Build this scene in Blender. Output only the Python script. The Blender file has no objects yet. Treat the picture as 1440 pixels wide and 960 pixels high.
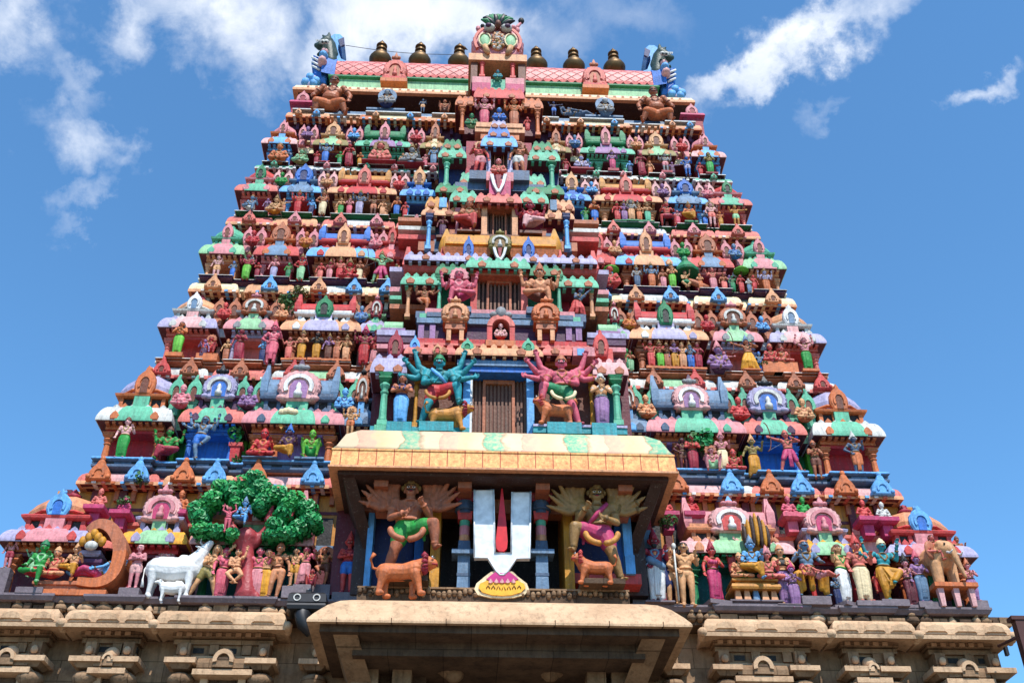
import bpy, bmesh, math, random
import numpy as np
from math import sin, cos, pi, radians, atan2, sqrt
from mathutils import Vector, Matrix
random.seed(7)
S = bpy.context.scene
COL = S.collection

# ------------------------------------------------------------------ camera
F, PW, PH = 1500.0, 1440.0, 960.0
YAW, PITCH, ROLL = radians(2.68), radians(35.8), radians(-0.17)
CAM = Vector((-0.72, -24.0, 1.6))
fw = Vector((sin(YAW)*cos(PITCH), cos(YAW)*cos(PITCH), sin(PITCH)))
_r = Vector((cos(YAW), -sin(YAW), 0.0)); _u = _r.cross(fw)
rt = _r*cos(ROLL) + _u*sin(ROLL); up = _u*cos(ROLL) - _r*sin(ROLL)
cd = bpy.data.cameras.new('camera'); cam = bpy.data.objects.new('camera', cd); COL.objects.link(cam)
cam.matrix_world = Matrix(((rt.x, up.x, -fw.x, CAM.x), (rt.y, up.y, -fw.y, CAM.y), (rt.z, up.z, -fw.z, CAM.z), (0, 0, 0, 1)))
cd.sensor_fit = 'HORIZONTAL'; cd.sensor_width = 36.0; cd.lens = 36.0*F/PW
cd.clip_start = 0.1; cd.clip_end = 6000
S.camera = cam

# ------------------------------------------------------------------ light
SUN_EL, SUN_AZ = radians(57), radians(13)          # azimuth: from the facade's normal towards +X
sunv = Vector((sin(SUN_AZ)*cos(SUN_EL), -cos(SUN_AZ)*cos(SUN_EL), sin(SUN_EL)))
ld = bpy.data.lights.new('sun', 'SUN'); ld.energy = 4.9; ld.angle = radians(0.53); ld.color = (1.0, 0.96, 0.89)
sun = bpy.data.objects.new('sun', ld); COL.objects.link(sun)
sun.rotation_euler = (-sunv).to_track_quat('-Z', 'Y').to_euler(); sun.location = (10, -30, 60)
S.view_settings.view_transform = 'Standard'; S.view_settings.look = 'None'
S.view_settings.exposure = 0.37; S.view_settings.gamma = 1.0; S.view_settings.use_curve_mapping = False

def raydir(px, py):
    return (fw*F + rt*(px-PW/2) + up*(PH/2-py)).normalized()

W = bpy.data.worlds.new('World'); S.world = W; W.use_nodes = True
def build_world():
    nt = W.node_tree; N = nt.nodes; L = nt.links; N.clear()
    def n(t, **k):
        a = N.new(t)
        for kk, v in k.items(): setattr(a, kk, v)
        return a
    def m(op, a, b=None, clamp=False):
        x = n('ShaderNodeMath', operation=op, use_clamp=clamp)
        for i, v in enumerate((a, b)):
            if v is None: continue
            if hasattr(v, 'links'): L.new(v, x.inputs[i])
            else: x.inputs[i].default_value = v
        return x.outputs[0]
    def vm(op, a, b):
        x = n('ShaderNodeVectorMath', operation=op)
        for i, v in enumerate((a, b)):
            if hasattr(v, 'links'): L.new(v, x.inputs[i])
            else: x.inputs[i].default_value = v
        return x.outputs['Value'] if op == 'DOT_PRODUCT' else x.outputs[0]
    sky = n('ShaderNodeTexSky', sky_type='NISHITA', sun_disc=False)
    sky.sun_elevation = SUN_EL; sky.sun_rotation = pi - SUN_AZ
    sky.altitude = 100; sky.air_density = SKY_AIR; sky.dust_density = SKY_DUST; sky.ozone_density = SKY_OZONE
    tc = n('ShaderNodeTexCoord'); d = tc.outputs['Generated']
    nz = n('ShaderNodeTexNoise', noise_dimensions='3D'); nz.inputs['Scale'].default_value = 5.0
    nz.inputs['Detail'].default_value = 12; nz.inputs['Roughness'].default_value = 0.6; nz.inputs['Distortion'].default_value = 0.5
    L.new(d, nz.inputs['Vector'])
    nf = n('ShaderNodeTexNoise', noise_dimensions='3D'); nf.inputs['Scale'].default_value = 19.0
    nf.inputs['Detail'].default_value = 9; nf.inputs['Roughness'].default_value = 0.62; nf.inputs['Distortion'].default_value = 0.8
    L.new(d, nf.inputs['Vector'])
    noise = m('ADD', m('MULTIPLY', nz.outputs['Fac'], 0.6), m('MULTIPLY', nf.outputs['Fac'], 0.4))
    wn = n('ShaderNodeTexNoise', noise_dimensions='3D'); wn.inputs['Scale'].default_value = 8.0; wn.inputs['Detail'].default_value = 8; wn.inputs['Roughness'].default_value = .62
    L.new(d, wn.inputs['Vector'])
    wv = n('ShaderNodeVectorMath', operation='MULTIPLY_ADD'); L.new(wn.outputs['Color'], wv.inputs[0]); wv.inputs[1].default_value = (.22, .22, .22); wv.inputs[2].default_value = (-.11, -.11, -.11)
    d0 = d; d = vm('ADD', d0, wv.outputs[0])      # ragged outlines
    total = None
    for (px, py, a, b, ang, w, thr) in CLOUDS:     # each cloud bank: a direction in the sky and two angular radii
        c = raydir(px, py); e1 = (raydir(px+40, py)-c).normalized(); e2 = c.cross(e1).normalized()
        if e2.z < 0: e2 = -e2
        t = radians(ang); ax = e1*cos(t)+e2*sin(t); ay = e2*cos(t)-e1*sin(t)
        a_, b_ = a/F*.8, b/F*.8
        u = m('DIVIDE', vm('DOT_PRODUCT', d, ax), a_); v = m('DIVIDE', vm('DOT_PRODUCT', d, ay), b_)
        cu, cv = c.dot(ax)/a_, c.dot(ay)/b_
        u = m('SUBTRACT', u, cu); v = m('SUBTRACT', v, cv)
        r2 = m('ADD', m('MULTIPLY', u, u), m('MULTIPLY', v, v))
        f = m('SUBTRACT', 1.0, m('POWER', r2, 0.5), True)
        fr = m('GREATER_THAN', vm('DOT_PRODUCT', d, c), 0.2)
        f = m('MULTIPLY', f, fr)
        k = m('MULTIPLY', m('SUBTRACT', m('ADD', m('MULTIPLY', f, 0.7), m('MULTIPLY', noise, 1.5)), thr-.045), 1.5, True)
        k = m('MULTIPLY', m('MULTIPLY', k, m('MULTIPLY', f, 1.6, True)), w)
        total = k if total is None else m('SUBTRACT', m('ADD', total, k), m('MULTIPLY', total, k))
    cc = n('ShaderNodeMix', data_type='RGBA'); L.new(nf.outputs['Fac'], cc.inputs['Factor'])
    cc.inputs['A'].default_value = CLOUD_A; cc.inputs['B'].default_value = CLOUD_B
    tint = n('ShaderNodeMix', data_type='RGBA', blend_type='MULTIPLY'); tint.inputs['Factor'].default_value = 1.0; L.new(sky.outputs[0], tint.inputs['A']); tint.inputs['B'].default_value = SKY_TINT
    mx = n('ShaderNodeMix', data_type='RGBA')
    L.new(total, mx.inputs['Factor']); L.new(tint.outputs['Result'], mx.inputs['A']); L.new(cc.outputs['Result'], mx.inputs['B'])
    bg = n('ShaderNodeBackground'); bg.inputs['Strength'].default_value = SKY_STRENGTH
    L.new(mx.outputs['Result'], bg.inputs['Color'])
    o = n('ShaderNodeOutputWorld'); L.new(bg.outputs[0], o.inputs[0])
SKY_AIR, SKY_DUST, SKY_OZONE, SKY_STRENGTH = 1.0, 0.0, 3.0, 0.15
SKY_TINT = (.75, 1.16, 1.31, 1)
CLOUD_A, CLOUD_B = (4.4, 4.9, 5.7, 1), (5.9, 6.1, 6.5, 1)
CLOUDS = [  # px, py, half-length, half-height, tilt, weight, threshold
    (590, 25, 260, 150, 0, 1.0, .66), (540, 60, 220, 120, 0, .95, .70), (450, 90, 120, 130, 40, .8, .95), (690, 30, 130, 90, 0, .8, .92),
    (325, 50, 150, 150, 40, 1.0, .95), (205, 20, 170, 90, 30, .8, 1.0), (135, 210, 150, 110, -55, .95, 1.0), (110, 120, 140, 60, -25, .5, 1.04), (130, 285, 150, 50, 15, .5, 1.06), (0, 45, 100, 90, 0, .8, 1.02),
    (1115, 70, 260, 58, 35, 1.0, .78), (1050, 120, 120, 60, 20, .8, .95), (1165, 150, 90, 40, 10, .3, 1.06),
    (790, 70, 150, 130, 0, .4, 1.04), (1390, 128, 70, 40, 45, .65, 1.04), (900, 20, 200, 90, -10, .3, 1.04),
]
build_world()
# ------------------------------------------------------------------ pixels of the photograph -> points on a real plane y = Y
def at(px, py, Y):
    d = fw*F + rt*(px-PW/2) + up*(PH/2-py)
    return CAM + d*((Y-CAM.y)/d.y)
def zat(py, Y, px=700): return at(px, py, Y).z

# ------------------------------------------------------------------ materials
def lin(c): 
    c = c/255.0
    return c/12.92 if c <= .04045 else ((c+.055)/1.055)**2.4
PAL = dict(salmon=(208,104,92), peach=(214,150,106), orange=(196,104,54), red=(186,34,40), maroon=(96,24,40), pink=(206,88,108),
    hotpink=(182,50,98), rose=(206,128,134), mint=(88,172,138), green=(16,120,74), teal=(14,104,102), lime=(96,176,48), grass=(20,140,50), blue=(36,104,188),
    sky=(96,164,220), navy=(20,38,92), lavender=(164,156,188), lilac=(146,104,150), white=(222,220,218), cream=(232,208,164), yellow=(220,152,28),
    ochre=(190,126,46), brown=(104,52,32), chestnut=(164,92,60), purple=(74,32,70), slate=(70,92,120), grey=(140,140,142), black=(16,16,18), tan=(208,152,104),
    flesh=(206,134,92), gold=(120,88,38), wood=(112,72,52), darkwood=(56,30,22), crimson=(150,24,50), palegreen=(138,188,140), turq=(24,140,150), olive=(134,118,58),
    steel=(96,126,156), dark=(30,20,22), mustard=(196,132,24), palepink=(216,160,158), offwhite=(198,196,190), coral=(198,66,62), clay=(176,100,66))
MATS = {}
def newmat(name):
    m = bpy.data.materials.new(name); m.use_nodes = True
    nt = m.node_tree; nt.nodes.clear()
    return m, nt
def paint(name, rough=.62, dirt=.78, srgb=None):
    if name in MATS: return MATS[name]
    base = srgb or PAL[name]
    c = [lin(v) for v in base]
    m, nt = newmat(name); N = nt.nodes; L = nt.links
    o = N.new('ShaderNodeOutputMaterial'); b = N.new('ShaderNodeBsdfPrincipled'); L.new(b.outputs[0], o.inputs[0])
    b.inputs['Roughness'].default_value = rough; b.inputs['Specular IOR Level'].default_value = .35
    g = N.new('ShaderNodeNewGeometry')
    nz = N.new('ShaderNodeTexNoise'); nz.inputs['Scale'].default_value = 2.6; nz.inputs['Detail'].default_value = 6; nz.inputs['Roughness'].default_value = .65
    L.new(g.outputs['Position'], nz.inputs['Vector'])
    r = N.new('ShaderNodeValToRGB'); r.color_ramp.elements[0].position = .3; r.color_ramp.elements[1].position = .7
    lo = [v*.74 for v in c]; hi = [min(1, v*1.12+.012) for v in c]
    r.color_ramp.elements[0].color = (*lo, 1); r.color_ramp.elements[1].color = (*hi, 1)
    L.new(nz.outputs['Fac'], r.inputs['Fac'])
    # rain streaks and grime: noise stretched along the vertical
    mp = N.new('ShaderNodeMapping'); mp.inputs['Scale'].default_value = (9, 9, 1.1); L.new(g.outputs['Position'], mp.inputs['Vector'])
    n2 = N.new('ShaderNodeTexNoise'); n2.inputs['Scale'].default_value = 1.3; n2.inputs['Detail'].default_value = 7; n2.inputs['Roughness'].default_value = .7
    L.new(mp.outputs[0], n2.inputs['Vector'])
    r2 = N.new('ShaderNodeValToRGB'); r2.color_ramp.elements[0].position = .45; r2.color_ramp.elements[1].position = .70
    r2.color_ramp.elements[0].color = (0, 0, 0, 1); r2.color_ramp.elements[1].color = (dirt, dirt, dirt, 1)
    L.new(n2.outputs['Fac'], r2.inputs['Fac'])
    mx = N.new('ShaderNodeMix'); mx.data_type = 'RGBA'; L.new(r2.outputs[0], mx.inputs['Factor']); L.new(r.outputs[0], mx.inputs['A'])
    mx.inputs['B'].default_value = (c[0]*.3+.03, c[1]*.3+.025, c[2]*.3+.022, 1)
    # chipped and faded flecks
    nc = N.new('ShaderNodeTexNoise'); nc.inputs['Scale'].default_value = 15; nc.inputs['Detail'].default_value = 5; nc.inputs['Roughness'].default_value = .7; L.new(g.outputs['Position'], nc.inputs['Vector'])
    rc = N.new('ShaderNodeValToRGB'); rc.color_ramp.elements[0].position = .60; rc.color_ramp.elements[1].position = .66; rc.color_ramp.elements[0].color = (0, 0, 0, 1); rc.color_ramp.elements[1].color = (.45, .45, .45, 1); L.new(nc.outputs['Fac'], rc.inputs['Fac'])
    mc = N.new('ShaderNodeMix'); mc.data_type = 'RGBA'; L.new(rc.outputs[0], mc.inputs['Factor']); L.new(mx.outputs['Result'], mc.inputs['A']); mc.inputs['B'].default_value = (c[0]*.5+.22, c[1]*.5+.2, c[2]*.5+.18, 1)
    L.new(mc.outputs['Result'], b.inputs['Base Color'])
    n3 = N.new('ShaderNodeTexNoise'); n3.inputs['Scale'].default_value = 34; n3.inputs['Detail'].default_value = 3; L.new(g.outputs['Position'], n3.inputs['Vector'])
    bp_ = N.new('ShaderNodeBump'); bp_.inputs['Strength'].default_value = .22; bp_.inputs['Distance'].default_value = .02
    vo = N.new('ShaderNodeTexVoronoi'); vo.feature = 'SMOOTH_F1'; vo.inputs['Scale'].default_value = 13; vo.inputs['Smoothness'].default_value = .35; L.new(g.outputs['Position'], vo.inputs['Vector'])   # hand-worked stucco relief
    b2 = N.new('ShaderNodeBump'); b2.inputs['Strength'].default_value = .2; b2.inputs['Distance'].default_value = .03; L.new(vo.outputs['Distance'], b2.inputs['Height'])
    L.new(n3.outputs['Fac'], bp_.inputs['Height']); L.new(b2.outputs[0], bp_.inputs['Normal']); L.new(bp_.outputs[0], b.inputs['Normal'])
    MATS[name] = m
    return m
def stone(name, a, bcol, scale=1.0, joints=True):
    if name in MATS: return MATS[name]
    m, nt = newmat(name); N = nt.nodes; L = nt.links
    o = N.new('ShaderNodeOutputMaterial'); b = N.new('ShaderNodeBsdfPrincipled'); L.new(b.outputs[0], o.inputs[0])
    b.inputs['Roughness'].default_value = .85; b.inputs['Specular IOR Level'].default_value = .2
    g = N.new('ShaderNodeNewGeometry')
    nz = N.new('ShaderNodeTexNoise'); nz.inputs['Scale'].default_value = 1.4*scale; nz.inputs['Detail'].default_value = 10; nz.inputs['Roughness'].default_value = .7
    L.new(g.outputs['Position'], nz.inputs['Vector'])
    r = N.new('ShaderNodeValToRGB'); r.color_ramp.elements[0].position = .32; r.color_ramp.elements[1].position = .68
    r.color_ramp.elements[0].color = (*[lin(v) for v in a], 1); r.color_ramp.elements[1].color = (*[lin(v) for v in bcol], 1)
    L.new(nz.outputs['Fac'], r.inputs['Fac'])
    mp = N.new('ShaderNodeMapping'); mp.inputs['Scale'].default_value = (5, 5, .7); L.new(g.outputs['Position'], mp.inputs['Vector'])
    n2 = N.new('ShaderNodeTexNoise'); n2.inputs['Scale'].default_value = 1.5; n2.inputs['Detail'].default_value = 8; n2.inputs['Roughness'].default_value = .72
    L.new(mp.outputs[0], n2.inputs['Vector'])
    r2 = N.new('ShaderNodeValToRGB'); r2.color_ramp.elements[0].position = .5; r2.color_ramp.elements[1].position = .72
    r2.color_ramp.elements[0].color = (0, 0, 0, 1); r2.color_ramp.elements[1].color = (.6, .6, .6, 1); L.new(n2.outputs['Fac'], r2.inputs['Fac'])
    mx = N.new('ShaderNodeMix'); mx.data_type = 'RGBA'; L.new(r2.outputs[0], mx.inputs['Factor']); L.new(r.outputs[0], mx.inputs['A'])
    mx.inputs['B'].default_value = (*[lin(v*.5) for v in a], 1)
    colout = mx.outputs['Result']; hgt = n2.outputs['Fac']
    if joints:
        sp = N.new('ShaderNodeSeparateXYZ'); L.new(g.outputs['Position'], sp.inputs[0])
        cb = N.new('ShaderNodeCombineXYZ'); L.new(sp.outputs[0], cb.inputs[0]); L.new(sp.outputs[2], cb.inputs[1])
        br = N.new('ShaderNodeTexBrick'); br.inputs['Scale'].default_value = 1.0; br.inputs['Brick Width'].default_value = 1.15; br.inputs['Row Height'].default_value = .47
        br.inputs['Mortar Size'].default_value = .011; br.inputs['Mortar Smooth'].default_value = .3
        br.inputs['Color1'].default_value = (1, 1, 1, 1); br.inputs['Color2'].default_value = (.72, .72, .72, 1); br.inputs['Mortar'].default_value = (.28, .26, .24, 1)
        L.new(cb.outputs[0], br.inputs['Vector'])
        mm = N.new('ShaderNodeMix'); mm.data_type = 'RGBA'; mm.blend_type = 'MULTIPLY'; mm.inputs['Factor'].default_value = .8
        L.new(colout, mm.inputs['A']); L.new(br.outputs['Color'], mm.inputs['B']); colout = mm.outputs['Result']
    L.new(colout, b.inputs['Base Color'])
    n3 = N.new('ShaderNodeTexNoise'); n3.inputs['Scale'].default_value = 18; n3.inputs['Detail'].default_value = 6; L.new(g.outputs['Position'], n3.inputs['Vector'])
    bp_ = N.new('ShaderNodeBump'); bp_.inputs['Strength'].default_value = .5; bp_.inputs['Distance'].default_value = .03
    L.new(n3.outputs['Fac'], bp_.inputs['Height']); L.new(bp_.outputs[0], b.inputs['Normal'])
    MATS[name] = m
    return m
def plain(name, col, rough=.5, metal=0.0):
    if name in MATS: return MATS[name]
    m, nt = newmat(name); N = nt.nodes; L = nt.links
    o = N.new('ShaderNodeOutputMaterial'); b = N.new('ShaderNodeBsdfPrincipled'); L.new(b.outputs[0], o.inputs[0])
    g = N.new('ShaderNodeNewGeometry'); nz = N.new('ShaderNodeTexNoise'); nz.inputs['Scale'].default_value = 6; nz.inputs['Detail'].default_value = 6
    L.new(g.outputs['Position'], nz.inputs['Vector'])
    r = N.new('ShaderNodeValToRGB'); r.color_ramp.elements[0].position = .3; r.color_ramp.elements[1].position = .7
    c = [lin(v) for v in col]
    r.color_ramp.elements[0].color = (*[v*.75 for v in c], 1); r.color_ramp.elements[1].color = (*[min(1, v*1.12) for v in c], 1)
    L.new(nz.outputs['Fac'], r.inputs['Fac']); L.new(r.outputs[0], b.inputs['Base Color'])
    b.inputs['Roughness'].default_value = rough; b.inputs['Metallic'].default_value = metal
    MATS[name] = m
    return m
def lattice_mat():
    m, nt = newmat('scaled_roof_pink'); N = nt.nodes; L = nt.links
    o = N.new('ShaderNodeOutputMaterial'); b = N.new('ShaderNodeBsdfPrincipled'); L.new(b.outputs[0], o.inputs[0]); b.inputs['Roughness'].default_value = .55
    uv = N.new('ShaderNodeUVMap'); sp = N.new('ShaderNodeSeparateXYZ'); L.new(uv.outputs[0], sp.inputs[0])
    def M(op, a, bb, clamp=False):
        x = N.new('ShaderNodeMath'); x.operation = op; x.use_clamp = clamp
        for i, v in enumerate((a, bb)):
            if hasattr(v, 'links'): L.new(v, x.inputs[i])
            elif v is not None: x.inputs[i].default_value = v
        return x.outputs[0]
    gro = None
    for s in (1, -1):
        t = M('ADD', M('MULTIPLY', sp.outputs[0], 2.0), M('MULTIPLY', sp.outputs[1], 2.4*s))
        d = M('ABSOLUTE', M('SUBTRACT', M('FRACT', t, None), .5), None)
        k = M('MULTIPLY', M('SUBTRACT', .085, d), 16.0, True)
        gro = k if gro is None else M('MAXIMUM', gro, k)
    g = N.new('ShaderNodeNewGeometry'); nz = N.new('ShaderNodeTexNoise'); nz.inputs['Scale'].default_value = 5; nz.inputs['Detail'].default_value = 7
    L.new(g.outputs['Position'], nz.inputs['Vector'])
    r = N.new('ShaderNodeValToRGB'); r.color_ramp.elements[0].position = .3; r.color_ramp.elements[1].position = .7
    r.color_ramp.elements[0].color = (lin(196), lin(84), lin(84), 1); r.color_ramp.elements[1].color = (lin(226), lin(128), lin(120), 1)
    L.new(nz.outputs['Fac'], r.inputs['Fac'])
    mx = N.new('ShaderNodeMix'); mx.data_type = 'RGBA'; L.new(M('MULTIPLY', gro, .85), mx.inputs['Factor']); L.new(r.outputs[0], mx.inputs['A']); mx.inputs['B'].default_value = (lin(110), lin(40), lin(44), 1)
    L.new(mx.outputs['Result'], b.inputs['Base Color'])
    bu = N.new('ShaderNodeBump'); bu.invert = True; bu.inputs['Strength'].default_value = .9; bu.inputs['Distance'].default_value = .06; L.new(gro, bu.inputs['Height']); L.new(bu.outputs[0], b.inputs['Normal'])
    MATS['lattice'] = m
def canopy_mat():   # painted scallops across a curved concrete hood: cream ground with big green and pink petals, worn
    m, nt = newmat('painted_hood'); N = nt.nodes; L = nt.links
    o = N.new('ShaderNodeOutputMaterial'); b = N.new('ShaderNodeBsdfPrincipled'); L.new(b.outputs[0], o.inputs[0]); b.inputs['Roughness'].default_value = .7
    g = N.new('ShaderNodeNewGeometry'); sp = N.new('ShaderNodeSeparateXYZ'); L.new(g.outputs['Position'], sp.inputs[0])
    nz = N.new('ShaderNodeTexNoise'); nz.inputs['Scale'].default_value = 2.2; nz.inputs['Detail'].default_value = 8; L.new(g.outputs['Position'], nz.inputs['Vector'])
    a = N.new('ShaderNodeMath'); a.operation = 'MULTIPLY_ADD'; L.new(sp.outputs[0], a.inputs[0]); a.inputs[1].default_value = 1/1.95; a.inputs[2].default_value = 50.27
    z = N.new('ShaderNodeMath'); z.operation = 'MULTIPLY_ADD'; L.new(nz.outputs['Fac'], z.inputs[0]); z.inputs[1].default_value = .28; L.new(a.outputs[0], z.inputs[2])
    fr = N.new('ShaderNodeMath'); fr.operation = 'FRACT'; L.new(z.outputs[0], fr.inputs[0])
    r = N.new('ShaderNodeValToRGB'); r.color_ramp.interpolation = 'LINEAR'
    cr = r.color_ramp; cs = [(0, (206,178,130)), (.2, (214,190,150)), (.215, (150,110,80)), (.23, (84,160,124)), (.44, (104,170,134)), (.46, (160,130,100)), (.5, (206,184,150)), (.68, (208,180,146)), (.69, (170,126,104)), (.7, (204,150,126)), (.9, (206,164,136)), (.92, (204,176,134))]
    cr.elements[0].position = 0; cr.elements[0].color = (*[lin(v) for v in cs[0][1]], 1)
    cr.elements[1].position = 1; cr.elements[1].color = (*[lin(v) for v in cs[0][1]], 1)
    for p, c in cs[1:]:
        e = cr.elements.new(p); e.color = (*[lin(v) for v in c], 1)
    L.new(fr.outputs[0], r.inputs['Fac'])
    n2 = N.new('ShaderNodeTexNoise'); n2.inputs['Scale'].default_value = 9; n2.inputs['Detail'].default_value = 8; n2.inputs['Roughness'].default_value = .7; L.new(g.outputs['Position'], n2.inputs['Vector'])
    r2 = N.new('ShaderNodeValToRGB'); r2.color_ramp.elements[0].position = .42; r2.color_ramp.elements[1].position = .66; r2.color_ramp.elements[1].color = (.85, .85, .85, 1)
    L.new(n2.outputs['Fac'], r2.inputs['Fac'])
    mx = N.new('ShaderNodeMix'); mx.data_type = 'RGBA'; L.new(r2.outputs[0], mx.inputs['Factor']); L.new(r.outputs[0], mx.inputs['A']); mx.inputs['B'].default_value = (lin(206), lin(176), lin(140), 1)
    L.new(mx.outputs['Result'], b.inputs['Base Color'])
    MATS['hood'] = m
def stencil_mat():  # ochre and orange blotched border painted along the hood's edge, ruled into squares
    m, nt = newmat('stencilled_border'); N = nt.nodes; L = nt.links
    o = N.new('ShaderNodeOutputMaterial'); b = N.new('ShaderNodeBsdfPrincipled'); L.new(b.outputs[0], o.inputs[0]); b.inputs['Roughness'].default_value = .7
    g = N.new('ShaderNodeNewGeometry'); sp = N.new('ShaderNodeSeparateXYZ'); L.new(g.outputs['Position'], sp.inputs[0])
    vo = N.new('ShaderNodeTexNoise'); vo.inputs['Scale'].default_value = 11; vo.inputs['Detail'].default_value = 5; vo.inputs['Roughness'].default_value = .75; L.new(g.outputs['Position'], vo.inputs['Vector'])
    r = N.new('ShaderNodeValToRGB'); r.color_ramp.elements[0].position = .35; r.color_ramp.elements[1].position = .66
    r.color_ramp.elements[0].color = (lin(206), lin(120), lin(70), 1); r.color_ramp.elements[1].color = (lin(230), lin(190), lin(116), 1); L.new(vo.outputs['Fac'], r.inputs['Fac'])
    a = N.new('ShaderNodeMath'); a.operation = 'MULTIPLY'; L.new(sp.outputs[0], a.inputs[0]); a.inputs[1].default_value = 2.45
    f = N.new('ShaderNodeMath'); f.operation = 'FRACT'; L.new(a.outputs[0], f.inputs[0])
    c = N.new('ShaderNodeMath'); c.operation = 'LESS_THAN'; L.new(f.outputs[0], c.inputs[0]); c.inputs[1].default_value = .06
    mx = N.new('ShaderNodeMix'); mx.data_type = 'RGBA'; L.new(c.outputs[0], mx.inputs['Factor']); L.new(r.outputs[0], mx.inputs['A']); mx.inputs['B'].default_value = (lin(170), lin(76), lin(40), 1)
    L.new(mx.outputs['Result'], b.inputs['Base Color'])
    MATS['stencil'] = m
lattice_mat(); canopy_mat(); stencil_mat()
stone('sandstone', (112,86,64), (166,134,104), 1.0)
stone('cornice_stone', (168,134,104), (206,172,138), .8, False)
stone('dark_stone', (66,50,40), (106,84,66), 1.3)
stone('ground_stone', (104,94,82), (138,126,110), .3, False)
plain('brass', (98,74,42), .5, .7); plain('iron', (34,34,38), .5, .4); plain('rust', (74,40,36), .7, .2); plain('leaf', (46,92,30), .6); plain('leaf_dry', (92,96,36), .6); plain('sculpt_leaf', (22,136,70), .5)
plain('signwhite', (214,218,222), .4); plain('signred', (200,8,20), .4); plain('signyellow', (236,170,20), .45); plain('signmagenta', (186,10,110), .45); plain('wire', (60,60,62), .6); plain('bark', (70,52,38), .9)
plain('glass', (190,200,210), .15, .3)
def MT(n):
    if n in MATS: return MATS[n]
    return paint(n)

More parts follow.
